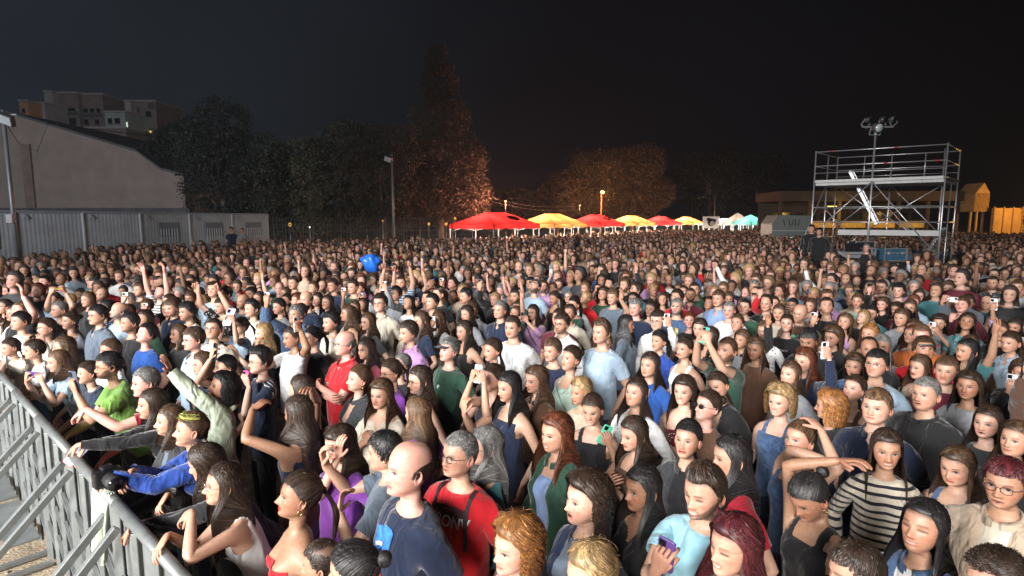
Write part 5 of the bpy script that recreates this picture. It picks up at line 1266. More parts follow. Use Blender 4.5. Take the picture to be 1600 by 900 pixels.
# spotlights on the mast
mp_ = Vector((TOWER.location.x, TOWER.location.y, 0)) + Vector(S3(.47, 0, 5.6)); hc_ = 0
for (dx, dz, ry, lab, big) in ((-.02, .28, 0, "largest round spotlight at the top of the scaffold mast", 1), (-.32, .60, .5, "small spotlight on the outer end of the mast bar, over the ladder side", 0), (.18, .62, -.2, "small spotlight upright in the middle of the mast bar", 0), (.52, .64, -.7, "small spotlight on the outer end of the mast bar, farthest from the ladder", 0)):
    o = link("spotlight", None); o.location = (mp_.x + dx, mp_.y - .05, mp_.z + dz*.8); o.rotation_euler = (.25, ry, .1); s_ = .80 if big else .5
    q = MB(); q.tube([(0, .22*s_, 0), (0, .1*s_, 0), (0, -.18*s_, 0)], [.10*s_, .19*s_, .21*s_], 18); q.build("housing", mat("lamp_housing"), o, True)
    q = MB(); q.tube([(0, -.19*s_, 0), (0, -.20*s_, 0)], .17*s_, 18); q.build("lens", mat("spot_lens", (.35, .38, .40), .1, emit=(.5, .65, .7), estr=.12) if big else GLS, o, True)
    q = MB(); q.bar((-.25*s_, 0, 0), (-.25*s_, 0, -.25), .03); q.bar((.25*s_, 0, 0), (.25*s_, 0, -.25), .03); q.bar((-.25*s_, 0, -.25), (.25*s_, 0, -.25), .03); q.build("yoke", STEEL, o)
    tag(o, lab, "spotlight", "spotlights on the scaffold mast")
q = MB(); q.bar((-.5, 0, .25), (.6, 0, .25), .05); q.bar((0, 0, 0), (0, 0, .25), .05); q.tube([(0, 0, -.02), (0, 0, .1)], .05, 8); o = q.build("crossbar", STEEL, TOWER); o.location = S3(.47, 0, 5.6)
# control riser with desk, screens and flight cases
def on_px(x, y, Y): return at_y(x, y, Y)
p = on_px(1378, 405, 18.6); RZ_ = .0
o = link("control_riser", None); o.location = (p[0] - .35, 19.0, 0); q = MB(); q.box((0, 0, .75), (2.6, 1.5, 1.5)); q.build("skirt", mat("black_drape", (.012, .012, .014), .95), o); q = MB(); q.box((0, 0, 1.515), (2.7, 1.6, .03)); q.build("deck", mat("riser_ply", (.06, .05, .045), .7), o)
tag(o, "black draped control riser under the scaffold tower", "riser")
def flight_case(x, y, z, w, d, h, rz, lab, c=(.035, .10, .17)):
    o = link("flight_case", None); o.location = (x, y, z); o.rotation_euler = (0, 0, rz); q = MB(); q.box((0, 0, h/2), (w - .03, d - .03, h - .03)); q.build("panel", mat("case_" + lab.split()[0], c, .45, noise=.15, nscale=8), o)
    for (sx_, sy_) in ((-1,-1),(1,-1),(1,1),(-1,1)): q = MB(); q.box((sx_*(w/2 - .01), sy_*(d/2 - .01), h/2), (.035, .035, h)); q.build("corner_edge", ALU, o)
    for z_ in (.015, h - .015, h*.62):
        q = MB(); q.box((0, -d/2 + .005, z_), (w - .03, .03, .03)); q.build("edge_trim", ALU, o)
    for dx in (-w*.3, w*.3): q = MB(); q.box((dx, -d/2 - .012, h*.62), (.07, .02, .10)); q.build("latch", ALU, o)
    tag(o, lab, "flight case", "flight cases under the scaffold tower")
pc = on_px(1399, 403, 18.3); flight_case(pc[0], 18.55, 1.53, .76, .5, .42, .05, "blue flight case with silver edges on the riser corner")
pc = on_px(1361, 376, 18.6); flight_case(pc[0], 19.1, 1.53, .66, .45, .62, .02, "black rack case standing behind the mixing desk", (.02, .02, .025))
pc = on_px(1367, 400, 18.2); flight_case(pc[0], 18.5, 1.53, .13, .45, .42, .02, "narrow open rack case beside the blue flight case", (.03, .05, .07))
pc = on_px(1340, 392, 18.4); o = link("mixing_desk", None); o.location = (pc[0], 18.6, 1.53); q = MB(); q.box((0, 0, .20), (.75, .5, .10), Matrix.Rotation(.25, 3, "X")); q.build("console", mat("desk_grey", (.25, .26, .28), .4), o, bevel=.01)
q = MB(); q.box((0, .1, .42), (.5, .03, .28), Matrix.Rotation(-.2, 3, "X")); sc_ = q.build("monitor", BLK, o); q = MB(); q.box((0, .135, .42), (.45, .01, .24), Matrix.Rotation(-.2, 3, "X")); q.build("screen", mat("screen_glow", (.1, .1, .1), .4, emit=(.35, .5, .7), estr=1.2), sc_)
q = MB()
for k in range(16): q.box((-.33 + k*.044, -.05, .262 - .012), (.012, .10, .01), Matrix.Rotation(.25, 3, "X"))
q.build("fader_bank", mat("white_plastic"), o); tag(o, "grey mixing desk with a small monitor under the scaffold tower", "mixing desk")
# ------------------------------------------------------------------ trees
BARK = mat("bark", (.10, .075, .055), .95, noise=.3, nscale=4, bump=.5)
def leaf_mat(n, c):
    if n in _M: return _M[n]
    m = mat(n, c, .7, noise=.45, nscale=.5, detail=5); return m
def tree(x, y, h, blobs, lab, mt, nleaf=5000, ls=.30, trunk=.28, name="tree", group="trees behind the fence", seed=1, wisp=.0, limbs=6, card=1.0):
    r = np.random.default_rng(seed); o = link(name, None); o.location = (x, y, 0); q = MB(); b0 = blobs[0]
    q.tube([(0, 0, 0), (.15, 0, h*.25), (-.1, .1, h*.5), (.05, 0, h*.82)], [trunk, trunk*.8, trunk*.5, trunk*.12], 9)
    q.build("trunk", BARK, o, True)
    lb = MB()
    for k in range(limbs):
        b = blobs[k % len(blobs)]; z0 = h*(.22 + .4*r.random()); e = np.array(b[:3]) + r.normal(0, .35, 3)*np.array(b[3:6]); m_ = np.array([0, 0, z0])*.45 + e*.55 + r.normal(0, .3, 3)
        lb.tube([(0, 0, z0), tuple(m_), tuple(e)], [trunk*.32, trunk*.2, trunk*.05], 6)
    lb.build("limb", BARK, o, True)
    nleaf = int(nleaf*1.6); ls_ = ls; ls = ls*.74; w = np.array([b[3]*b[4]*b[5] for b in blobs])**.7; w /= w.sum(); which = r.choice(len(blobs), nleaf, p=w); Bb = np.array(blobs)[which]
    # twig clumps inside every lobe
    ncl = max(30, nleaf//40); cl_d = r.normal(size=(ncl, 3)); cl_d /= np.linalg.norm(cl_d, axis=1)[:, None]; cl_r = r.uniform(.35, 1.0, ncl)**.5; cid = r.integers(0, ncl, nleaf)
    d = cl_d[cid]*cl_r[cid][:, None]; C = Bb[:, :3] + d*Bb[:, 3:6] + r.normal(0, 1, (nleaf, 3))*ls_*(.9 + wisp*2)*np.array([1, 1, .8 + wisp])
    nrm_ = r.normal(size=(nleaf, 3)) + np.array([0, 0, .6]) + d*.8; nrm_ /= np.linalg.norm(nrm_, axis=1)[:, None]; a = np.cross(nrm_, r.normal(size=(nleaf, 3))); a /= np.linalg.norm(a, axis=1)[:, None]; b = np.cross(nrm_, a)
    s_ = ls*r.uniform(.35, .95, nleaf)[:, None]*card; V = np.stack([C - a*s_, C - b*s_*.45, C + a*s_, C + b*s_*.45], 1).reshape(-1, 3); V[:, 2] = np.maximum(V[:, 2], .3)
    link("crown", mk_mesh("crown", V, np.arange(nleaf*4).reshape(-1, 4), mt, smooth=False), o); tag(o, lab, "tree", group); return o
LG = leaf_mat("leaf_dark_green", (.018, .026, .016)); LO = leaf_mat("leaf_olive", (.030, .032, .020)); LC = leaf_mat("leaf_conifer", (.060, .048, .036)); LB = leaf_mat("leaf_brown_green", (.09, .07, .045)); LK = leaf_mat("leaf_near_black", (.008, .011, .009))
def at(x, Y): return (x - 800)/F*Y
YC = 56
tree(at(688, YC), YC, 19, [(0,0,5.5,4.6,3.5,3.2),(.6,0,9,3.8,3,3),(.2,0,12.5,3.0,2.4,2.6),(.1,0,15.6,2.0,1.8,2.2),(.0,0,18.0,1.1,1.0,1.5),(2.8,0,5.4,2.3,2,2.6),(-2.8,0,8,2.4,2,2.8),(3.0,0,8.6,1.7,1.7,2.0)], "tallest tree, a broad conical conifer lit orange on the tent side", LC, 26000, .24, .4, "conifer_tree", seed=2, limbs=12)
tree(at(598, 50), 50, 11.5, [(0,0,6,3.4,2.5,3.4),(-1.2,0,9,2.4,2,2.2),(1.6,0,8.6,2.2,2,2.4),(0,0,3,3.2,2,1.6)], "green brown tree directly behind the centre floodlight pole", LO, 12000, .22, .25, seed=3, limbs=9)
tree(at(530, 48), 48, 11.5, [(0,0,6,3.0,2.5,3.2),(1.0,0,9.2,2.2,2,2.0),(-1.3,0,8,1.9,1.7,1.9),(0,0,3,3,2,1.6)], "rounded olive tree between the pole and the palest leafy tree", LO, 11000, .22, .25, seed=4, limbs=8)
tree(at(466, 46), 46, 9.6, [(0,0,5,2.9,2.4,2.8),(.5,0,7.8,1.6,1.5,1.7),(-1.4,0,6.8,1.5,1.4,1.6),(0,0,2.6,3,2,1.4)], "pale leafy tree with a jagged top beyond the last cabin", leaf_mat("leaf_pale", (.06, .065, .034)), 11000, .22, .22, seed=5, limbs=8)
tree(at(405, 44), 44, 9.8, [(0,0,5,2.6,2.4,3.2),(.6,0,7.8,1.7,1.5,1.7),(0,0,2.6,3,2,1.4)], "dark tree rising behind the end cabin panel", LG, 8000, .24, .22, seed=6)
tree(at(352, 43), 43, 12.0, [(0,0,6,2.9,2.6,4.0),(.4,0,9.8,2.2,2,2.1),(-1.5,0,8.4,1.8,1.7,2.2)], "very dark tall tree beside the corner of the brown hall", LK, 14000, .2, .25, seed=7)
tree(at(296, 50), 50, 12.0, [(-.6,0,9.2,2.2,2,2.0),(-2.2,0,8.6,1.4,1.4,1.0),(1.5,0,8,2.0,1.8,2.6)], "black tree overhanging the roof edge of the brown hall", LK, 11000, .2, .2, seed=8)
Y8 = 88
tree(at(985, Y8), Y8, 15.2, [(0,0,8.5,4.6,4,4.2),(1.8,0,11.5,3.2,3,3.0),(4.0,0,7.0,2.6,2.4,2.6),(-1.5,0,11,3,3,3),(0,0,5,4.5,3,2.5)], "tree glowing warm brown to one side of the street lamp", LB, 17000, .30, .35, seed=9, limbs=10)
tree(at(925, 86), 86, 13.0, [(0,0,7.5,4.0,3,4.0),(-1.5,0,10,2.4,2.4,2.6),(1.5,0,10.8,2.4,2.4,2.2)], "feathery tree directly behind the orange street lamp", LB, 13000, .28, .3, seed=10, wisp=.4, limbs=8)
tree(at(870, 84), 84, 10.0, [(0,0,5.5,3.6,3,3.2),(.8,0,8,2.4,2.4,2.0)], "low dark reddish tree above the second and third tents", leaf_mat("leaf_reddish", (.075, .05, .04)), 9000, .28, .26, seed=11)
tree(at(1105, 92), 92, 15.5, [(0,0,8.5,6,4,5.2),(2.5,0,12,3.4,3,3.0),(-3,0,11,3,3,3)], "nearly invisible dark tree behind the slender unlit pole", LK, 9000, .34, .35, seed=12)
tree(at(1180, 94), 94, 14.0, [(0,0,8,5,4,4.6),(1.5,0,11.4,3,3,2.6)], "dark tree fading into the night above the teal tent", LK, 8000, .34, .35, seed=13)
tree(at(800, 80), 80, 7.5, [(0,0,4,3.4,3,2.6),(1,0,5.8,2.2,2,1.6)], "low dark tree above the first yellow tent", LK, 6000, .28, .25, seed=14)
tree(at(1626, 57), 57, 5.4, [(0,0,3,1.6,1.6,2.0),(.8,0,4,1.5,1.5,1.4)], "dark bush at the far edge beside the orange wall", LK, 5000, .2, .2, seed=15, group="trees on the far right")
lamp("festoon_lamp", "POINT", (at(790, 54), 53.5, 4.2), 4200, (1, .36, .20), size=.3); lamp("festoon_lamp", "POINT", (at(905, 76), 76, 4.4), 900, (1, .50, .20), size=.3)  # added lamps that warm the trees; their post fixtures below are invented
for (x_, y_, z_, lab) in ((at(790, 54), 53.5, 4.2, "warm lamp on a short post behind the nearest red tent"), (at(905, 76), 76, 4.4, "warm lamp on a short post behind the second red tent")):
    o = link("post_lamp", None); o.location = (x_, y_, 0); q = MB(); q.tube([(0, .35, 0), (0, .35, z_ + .5), (0, 0, z_ + .55)], .03, 6); q.build("post", mat("post_dark", (.02, .02, .02), .8), o, True); q = MB(); q.tube([(0, 0, z_ + .38), (0, 0, z_ + .48)], [.08, .04], 10); q.build("shade", LAMPO, o, True); tag(o, lab, "lamp post")
# overhead wires
for k, (y0, y1, lab) in enumerate(((306, 322, "upper overhead wire sagging from the conifer toward the tents"), (311, 328, "lower overhead wire sagging from the conifer toward the tents"))):
    a = at_y(755, y0, 58); b = at_y(905, y1, 62); q = MB(); q.tube([tuple(a*(1-t) + b*t - np.array([0, 0, .5*math.sin(math.pi*t)])) for t in np.linspace(0, 1, 14)], .018, 5)
    tag(q.build("overhead_wire", STEEL, smooth=True), lab, "wire", "overhead wires")

# ------------------------------------------------------------------ stage smoke hanging over the ground
hz = MB(); hz.box((0, 180, 16.5), (526, 486, 35)); ho = hz.build("haze"); ho.location = (0, 0, 0)
hm = bpy.data.materials.new("stage_smoke"); hm.use_nodes = True; n = hm.node_tree; n.nodes.remove(n.nodes["Principled BSDF"]); pv = n.nodes.new("ShaderNodeVolumePrincipled")
pv.inputs["Color"].default_value = (.86, .92, 1.0, 1); pv.inputs["Density"].default_value = .0005; pv.inputs["Anisotropy"].default_value = .25
n.links.new(pv.outputs[0], n.nodes["Material Output"].inputs["Volume"]); ho.data.materials.append(hm); tag(ho, kind="stuff")
SC.cycles.volume_bounces = 0
# ================================================================== people one can single out: (x, y in the photograph, look, label)
D = dict
PL = [
# ---- front row along the barrier
(328,763,D(sex="f",hair="straight",top="tank",tc="white",skin="light",lean=24,H=1.50,R="rail",Lh="rail",Rp=(262,835,.30),Lp=(300,800,.34),hp=12,hy=4,trc="olive",acc=("glasses_metal",)),"person in a white ribbed tank top leaning with folded bare arms on the barrier"),
(308,726,D(sex="f",hair="wavy",hc="dark brown",top=("jacket","tee"),tc=("black","black"),lean=28,H=1.50,R="rail",Lh="rail",Lp=(200,830,.42),Rp=(262,772,.30),yaw=-8,hy=-12,hp=-6),"person in a black track jacket with pale piping, one hand hanging over the barrier"),
(280,676,D(sex="f",hair="back",hc="brown",top=("jacket","tee"),tc=("royal","navy"),lean=22,H=1.50,R="rail",Lh="rail",Lp=(172,745,.42),Rp=(205,735,.40),hp=14,acc=("headband",),lips=(.42,.12,.12)),"person in a bright blue denim jacket and gold sequin headband holding a black camera"),
(252,660,D(sex="f",hair="lob",hc="brown",top=("jacket","tee"),tc=("charcoal","slate"),lean=16,H=1.52,R="rail",Lh="rail",hp=12,yaw=5),"person in a dark grey jacket looking up, between the sequin headband and the red phone"),
(222,636,D(sex="f",hair="lob",hc="dark brown",top="long",tc="black",lean=26,H=1.55,R="rail",Lh="rail",Lp=(100,698,.44),Rp=(108,706,.42),hp=8),"person in a black long sleeved top stretching both arms over the barrier"),
(217,598,D(sex="m",hair="crew",hc="grey",top="tee",tc="crimson",lean=18,H=1.60,R="rail",Lh="rail",skin="pink",hp=4,Lp=(135,640,.45)),"person in a crimson t-shirt leaning on the barrier behind the black long sleeved top"),
(160,572,D(sex="m",hair="short",hc="black",top="tee",tc="green",lean=16,H=1.62,beard=1,acc=("glasses",),skin="medium",R="rail",Lh="rail",phone=D(px=(115,597),c="slate",hand="L",size=1.35,fwd=.5,label="large slate grey phone held upright over the barrier"),hp=4),"bearded person in a leaf green t-shirt and glasses leaning over the barrier"),
(82,566,D(sex="f",hair="lob",hc="light brown",top="tee",tc="pale blue",lean=22,H=1.50,R="phone2",Lh="phone2",phone=D(px=(54,584),c="purple",hand="both",flat=1,label="purple phone held sideways low over the barrier"),hp=2),"person in a pale blue t-shirt filming with a purple phone held sideways at the barrier"),
(128,584,D(sex="f",hair="tail",hc="dark brown",top="tee",tc="navy",lean=18,H=1.46,R="rail",Lh="rail",hp=8),"person in a navy tee squeezed behind the large slate grey phone"),
(66,512,D(sex="f",hair="tail",hc="dark brown",top="long",tc="cream",lean=12,H=1.56,R="phone2",Lh="phone2",phone=D(px=(54,524),c="black",hand="both",flat=1,size=.85,name="camera",cat="camera",label="small black compact camera held up with both hands"),acc=("glasses_metal",),hp=8),"person in a cream long sleeved top aiming a small black camera"),
(44,548,D(sex="f",hair="short",hc="dark brown",top="tee",tc="white",lean=20,H=1.5,R="rail",Lh="rail",hp=6,yaw=-10),"person in a white tee bent low over the barrier below the small black camera"),
(18,489,D(sex="f",hair="long",hc="brown",top="tee",tc="white",H=1.56,hp=12,R="down",yaw=5,skin="light"),"person in a white t-shirt looking up, second head in from the edge of the photo"),
(4,478,D(sex="f",hair="lob",hc="dark brown",top="blouse",tc="cream",H=1.56,hp=10),"person in a cream blouse cut off by the photo edge"),
(8,545,D(sex="f",hair="back",hc="dark brown",top="long",tc="cream",H=1.45,lean=25,R="rail",Lh="rail",hp=3),"person in a loose cream top one hand hanging over the barrier at the photo edge"),
(96,540,D(sex="f",hair="long",hc="brown",top="tee",tc="charcoal",H=1.55,hp=6,yaw=-14),"person in a charcoal tee just behind the pale blue t-shirt"),
(106,500,D(sex="f",hair="bun",hc="dark brown",top="blouse",tc="grey",H=1.55,hp=8,pat="print"),"person in a grey patterned blouse beside the dark overshirt"),
(150,490,D(sex="m",hair="short",hc="black",top="shirt",tc="slate",H=1.70,acc=("glasses",),smile=.4,hp=4,skin="light"),"person in glasses and a dark slate overshirt smiling"),
(200,502,D(sex="m",hair="crew",hc="black",top="tee",tc="black",H=1.66,beard=.6,smile=.9,skin="medium",hp=5,face=1),"person in a black tee smiling with closed eyes beside the slate overshirt"),
(222,520,D(sex="m",hair="short",hc="black",top="tee",tc="blue",H=1.60,skin="pink",hp=22),"person in a blue tee tipping the head back behind the waving arm"),
(300,527,D(sex="m",hair="short",hc="brown",top="shirt",tc="pale blue",H=1.66,skin="pink",acc=("glasses",),hp=2,build=1.08),"person in glasses and a pale blue shirt standing behind the waving arm"),
(276,520,D(sex="f",hair="lob",hc="brown",top="tee",tc="charcoal",H=1.54,hp=8),"person in a charcoal top half hidden behind the pale blue shirt"),
(314,566,D(sex="f",hair="bob",hc="brown",top="jacket",tc="navy",H=1.50,acc=("glasses_metal",),skin="fair",hp=3),"person in thin glasses and a navy jacket below the pale blue shirt"),
(336,604,D(sex="f",hair="curly",hc="black",top="hoodie",tc="sage",H=1.56,skin="medium",hp=24,Lh="wave",Lp=(240,556,.42),R="down"),"person in a sage green hooded top waving a raised arm and looking up"),
(347,572,D(sex="f",hair="tail",hc="black",top="tee",tc="black",H=1.52,phone=D(px=(336,551),c="black",hand="R",label="black phone held at head height beside the sage green hood"),hp=10),"person in a black tee filming with a black phone above the sage green hood"),
(404,560,D(sex="m",hair="med",hc="black",top="tee",tc="navy",H=1.62,acc=("glasses",),skin="fair",hp=2,phone=D(px=(384,588),c="pink",hand="L",size=.8,fwd=.30,label="bright pink phone held upright at chest height")),"person in glasses and a navy sports tee with three white shoulder stripes"),
(409,518,D(sex="f",hair="wavy",hc="blond",top="tee",tc="black",H=1.55,skin="fair",hp=4,yaw=-6,R="clap",Lh="clap"),"person in a black tee clapping next to the white tee with the watch"),
(464,640,D(sex="f",hair="straight",hc="dark brown",top="crop",tc="navy",skin="tan",H=1.58,yaw=-48,Lh="head",Lp=(395,640,.20),R="head",trc="lavender",hp=0),"person in a navy crop top and lavender trousers with both elbows raised"),
(468,604,D(sex="f",hair="straight",hc="dark brown",top="tee",tc="black",H=1.54,yaw=-40),"person in black seen from behind, just above the navy crop top"),
(454,772,D(sex="f",hair="tail",hc="dark brown",top="bandeau",tc="red",skin="tan",H=1.54,hp=16,lips=(.50,.02,.03),acc=("earring","hairclip"),trc="red"),"person in a strapless red top with hoop earrings and a gold hair clip looking up"),
(530,688,D(sex="f",hair="wavy",hc="dark brown",top="tee",tc="purple",H=1.52,acc=("glasses",),yaw=22,R="face",Rp=(528,715,.16),hp=-6,skin="fair",trc="olive"),"person in a bright purple t-shirt covering the face with one hand"),
(598,700,D(sex="m",hair="short",hc="black",top="tee",tc="slate",H=1.56,yaw=-28,R="phone",Lh="chest",skin="light",Lp=(530,800,.3)),"person in a dark slate t-shirt turned away beside the large black print tee"),
(630,728,D(sex="m",hair="bald",hc="dark brown",top="tee",tc="navy",H=1.72,build=1.12,skin="pink",hp=8,yaw=8,belly=.02),"large person in a navy tee with a blue, white and red chest print"),
(714,708,D(sex="m",hair="crew",hc="grey",top="tee",tc="red",H=1.63,skin="light",acc=("glasses",),smile=.5,hp=8,yaw=30,hy=-14),"person in black glasses and a red t-shirt with pale block letters, backpack straps on"),
(500,874,D(sex="m",hair="crew",hc="dark brown",top="tee",tc="black",H=1.42,yaw=-20,skin="medium"),"person in black with cropped hair at the bottom edge beside the strapless red top"),
(548,884,D(sex="f",hair="bun",hc="black",top="tee",tc="black",H=1.50,yaw=-30),"person in black with a hair knot at the bottom edge under the dark slate t-shirt"),
(800,848,D(sex="f",hair="puff",hc="copper",top="blouse",tc="pink",H=1.56,skin="fair",hp=3,yaw=10,face=0,smile=.2,acc=("earring",)),"person in a pale pink top with short copper waves at the bottom edge"),
(918,890,D(sex="f",hair="bob",hc="blond",top="tee",tc="purple",H=1.56,skin="fair",hp=0,yaw=10),"person whose pale blond head rises from the bottom edge below the navy jacket"),
(756,692,D(sex="f",hair="straight",hc="grey",top="blouse",tc="teal",H=1.56,yaw=-16,skin="fair",hp=2,acc=("glasses",)),"person in a teal top turned away behind the red t-shirt with block letters"),
(866,672,D(sex="f",hair="wavy",hc="auburn",top=("jacket","tank"),tc=("forest","sky"),H=1.60,skin="light",smile=.8,hp=2,yaw=10),"smiling person in a light blue top under an open dark green cardigan"),
(908,776,D(sex="f",hair="curly",hc="dark brown",top=("jacket","tee"),tc=("navy","slate"),H=1.60,skin="fair",hp=8,yaw=2,acc=("earring",)),"person in a navy jacket with gold earrings, in front of the dark green cardigan"),
(926,634,D(sex="f",hair="tail",hc="dark brown",top="tank",tc="black",H=1.52,smile=1,skin="light",yaw=34,hp=-8,phone=D(px=(943,678),c="green",hand="L",fwd=.28,size=.9,tilt=25,label="mint green phone held at chest height by two hands")),"smiling person in a black top looking down past the mint green phone"),
(990,672,D(sex="f",hair="long",hc="dark brown",top="tank",tc="brown",H=1.54,skin="light",hp=-6,R="chest",Lh="chest"),"person in a brown strappy top looking down behind the mint green phone"),
(1000,758,D(sex="f",hair="long",hc="black",top="blouse",tc="black",H=1.55,skin="tan",hp=2,yaw=2,acc=("earring",)),"person in a black lace top beside the navy jacket with gold earrings"),
(1072,684,D(sex="f",hair="back",hc="black",top=("jacket","tee"),tc=("charcoal","black"),H=1.56,skin="light",lips=(.35,.01,.02),yaw=26,hp=10,smile=.2),"person with red lipstick in a black denim jacket looking up"),
(1100,760,D(sex="m",hair="med",hc="dark brown",top="tee",tc="light blue",H=1.66,beard=.85,smile=.8,skin="light",yaw=12,hp=-4,face=1,phone=D(px=(1043,866),c="purple",hand="R",fwd=.30,tilt=8,label="dark purple phone held low in front of the light blue t-shirt")),"bearded person in a light blue t-shirt smiling downward with a purple phone"),
(1142,846,D(sex="f",hair="wavy",hc="burgundy",top="tee",tc="black",H=1.58,smile=1,skin="light",face=1,hp=2,acc=("earring",),yaw=2),"laughing person in black with large earrings right in front of the light blue t-shirt"),
(1140,708,D(sex="f",hair="long",hc="black",top="tee",tc="crimson",H=1.58,yaw=-22,hp=0),"person with a red collar half hidden behind the bearded light blue t-shirt"),
(1243,684,D(sex="f",hair="back",hc="brown",top="tank",tc="denim",H=1.55,smile=.6,skin="light",hp=14,acc=("earring",),R="head",Lh="head",Rp=(1310,725,.10)),"person with hoop earrings tilting the head back and raising an arm behind the black bun"),
(1272,760,D(sex="f",hair="bun",hc="black",top="tank",tc="black",H=1.56,skin="tan",hp=-28,acc=("earring",),R="head",Rp=(1312,720,.02),Lh="down"),"person in a black top looking down with one arm bent over the head"),
(1386,698,D(sex="f",hair="long",hc="dark brown",top="long",tc="cream",pat="stripes",H=1.56,smile=1,skin="medium",yaw=42,hp=2),"smiling person in a cream sweater striped at the waist facing the camera"),
(1436,820,D(sex="f",hair="straight",hc="black",top=("jacket","tee"),tc=("denim","white"),H=1.58,smile=1,skin="medium",hp=14,yaw=6,face=1),"laughing person in a blue denim jacket over a white tee, eyes closed"),
(1570,750,D(sex="m",hair="short",hc="burgundy",top=("jacket","tee"),tc=("beige","cream"),H=1.62,skin="medium",acc=("glasses",),yaw=12,hp=2),"person in glasses and a cream top under a beige jacket at the photo edge"),
(1496,722,D(sex="f",hair="lob",hc="brown",top="tank",tc="denim",H=1.52,skin="light",yaw=5,hp=-6),"person in a sleeveless denim vest behind the laughing denim jacket"),
(1541,658,D(sex="f",hair="long",hc="dark brown",top="tee",tc="charcoal",H=1.54,skin="fair",hp=8,yaw=5),"person in a charcoal tee looking up behind the sleeveless denim vest"),
(1584,684,D(sex="f",hair="long",hc="brown",top="tee",tc="black",H=1.52,skin="light",hp=10,smile=.5),"person in black between the charcoal tee and the beige jacket"),
(1332,888,D(sex="m",hair="short",hc="dark brown",top="tee",tc="black",H=1.55,yaw=-20),"person in black whose head top shows at the bottom edge below the bent arm"),
(1552,900,D(sex="m",hair="curl",hc="dark brown",top="tee",tc="denim",H=1.55,yaw=-25),"curly head top at the bottom edge below the beige jacket"),
# ---- second belt
(1368,632,D(sex="m",hair="short",hc="light brown",top="shirt",tc="navy",H=1.62,skin="fair",hp=6,yaw=12),"person in a navy shirt behind the striped cream sweater"),
(1444,612,D(sex="m",hair="crew",hc="grey",top=("jacket","tee"),tc=("black","black"),H=1.62,skin="light",hp=6,build=1.1),"broad person in a black jacket with small chest marks"),
(1368,566,D(sex="m",hair="short",hc="black",top="tee",tc="pale blue",H=1.62,skin="light",acc=("glasses_metal",),hp=8,yaw=10),"person in thin glasses and a pale blue tee above the navy shirt"),
(1335,568,D(sex="f",hair="bob",hc="brown",top="jacket",tc="denim",H=1.55,skin="light",yaw=15),"person in a denim jacket beside the thin glasses"),
(1330,606,D(sex="f",hair="back",hc="dark brown",top="tank",tc="brown",H=1.52,skin="fair",hp=18,smile=.6),"person in a brown top looking up with parted lips below the denim jacket"),
(1294,630,D(sex="f",hair="puff",hc="copper",top="tee",tc="black",H=1.50,yaw=-60),"person in black seen from behind with a cloud of copper curls"),
(1218,622,D(sex="f",hair="puff",hc="blond",top="tank",tc="denim",H=1.56,skin="fair",smile=.6,yaw=10,hp=0),"person in a denim vest with big blond curls, smiling"),
(1440,522,D(sex="m",hair="crew",hc="light brown",top=("jacket","tee"),tc=("orange","teal"),H=1.66,skin="pink",smile=.4,yaw=18,build=1.1),"person in an orange jacket over a teal top"),
(1436,570,D(sex="f",hair="long",hc="brown",top="blouse",tc="beige",H=1.55,skin="fair",yaw=-12),"person in a beige blouse directly below the orange jacket"),
(1478,576,D(sex="m",hair="short",hc="brown",top="tee",tc="maroon",H=1.60,skin="light",hp=4,yaw=14),"person in a maroon tee beside the beige blouse"),
(1512,600,D(sex="f",hair="wavy",hc="dark brown",top="tee",tc="grey",H=1.56,skin="tan",smile=.3,yaw=10,hp=6),"person in a grey tee with open mouth beside the maroon tee"),
(1515,538,D(sex="f",hair="long",hc="brown",top="blouse",tc="beige",H=1.56,skin="fair",yaw=20),"person in a beige top facing the camera above the grey tee"),
(1578,532,D(sex="f",hair="tail",hc="dark brown",top="shirt",tc="pale blue",H=1.58,skin="light",yaw=-10),"person in a pale blue shirt turned sideways near the photo edge"),
(1562,514,D(sex="f",hair="long",hc="dark brown",top="tee",tc="black",H=1.60,skin="light",acc=("glitter",),yaw=15),"person in black with glitter on the cheeks above the pale blue shirt"),
(1408,494,D(sex="f",hair="bob",hc="brown",top="tee",tc="grey",H=1.60,skin="light",yaw=0),"person in a grey tee with a dark shoulder strap looking down"),
(1422,478,D(sex="f",hair="long",hc="brown",top="tee",tc="brown",H=1.62,acc=("glasses",),yaw=10),"person in glasses and a brown tee above the orange jacket"),
(1512,470,D(sex="m",hair="short",hc="dark brown",top="hoodie",tc="slate",H=1.64,yaw=12,phone=D(px=(1485,466),c="white",hand="both",flat=1,fwd=.45,label="white phone held sideways with both hands far along the crowd")),"person in a slate hooded top filming with a white phone held sideways"),
(1377,446,D(sex="m",hair="crew",hc="dark brown",top="long",tc="maroon",H=1.72,beard=.3,yaw=5),"person in a maroon sweater with short beard"),
(1404,452,D(sex="m",hair="curl",hc="black",top="tee",tc="black",H=1.68,skin="fair",yaw=5),"person in black with thick dark curls beside the maroon sweater"),
(1357,520,D(sex="f",hair="wavy",hc="copper",top="long",tc="beige",H=1.58,skin="light",smile=.5,yaw=0,hp=8),"person in a beige sweater with copper hair laughing"),
(1300,524,D(sex="f",hair="curly",hc="brown",top="jacket",tc="black",H=1.58,yaw=-4),"person in a black jacket with loose curls in profile"),
(1264,526,D(sex="m",hair="short",hc="black",top="tee",tc="black",H=1.64,skin="tan",hp=-14,yaw=12),"person in black looking down at the white phone held in front"),
(1256,560,D(sex="f",hair="wavy",hc="auburn",top="shirt",tc="navy",H=1.58,skin="fair",phone=D(px=(1288,548),c="white",hand="L",fwd=.40,label="white phone held upright beside the auburn waves"),yaw=-4),"person in a navy shirt filming with a white phone, long auburn waves"),
(1232,582,D(sex="f",hair="long",hc="brown",top="tee",tc="grey",H=1.52,skin="fair",hp=10),"person in a grey top right above the big blond curls"),
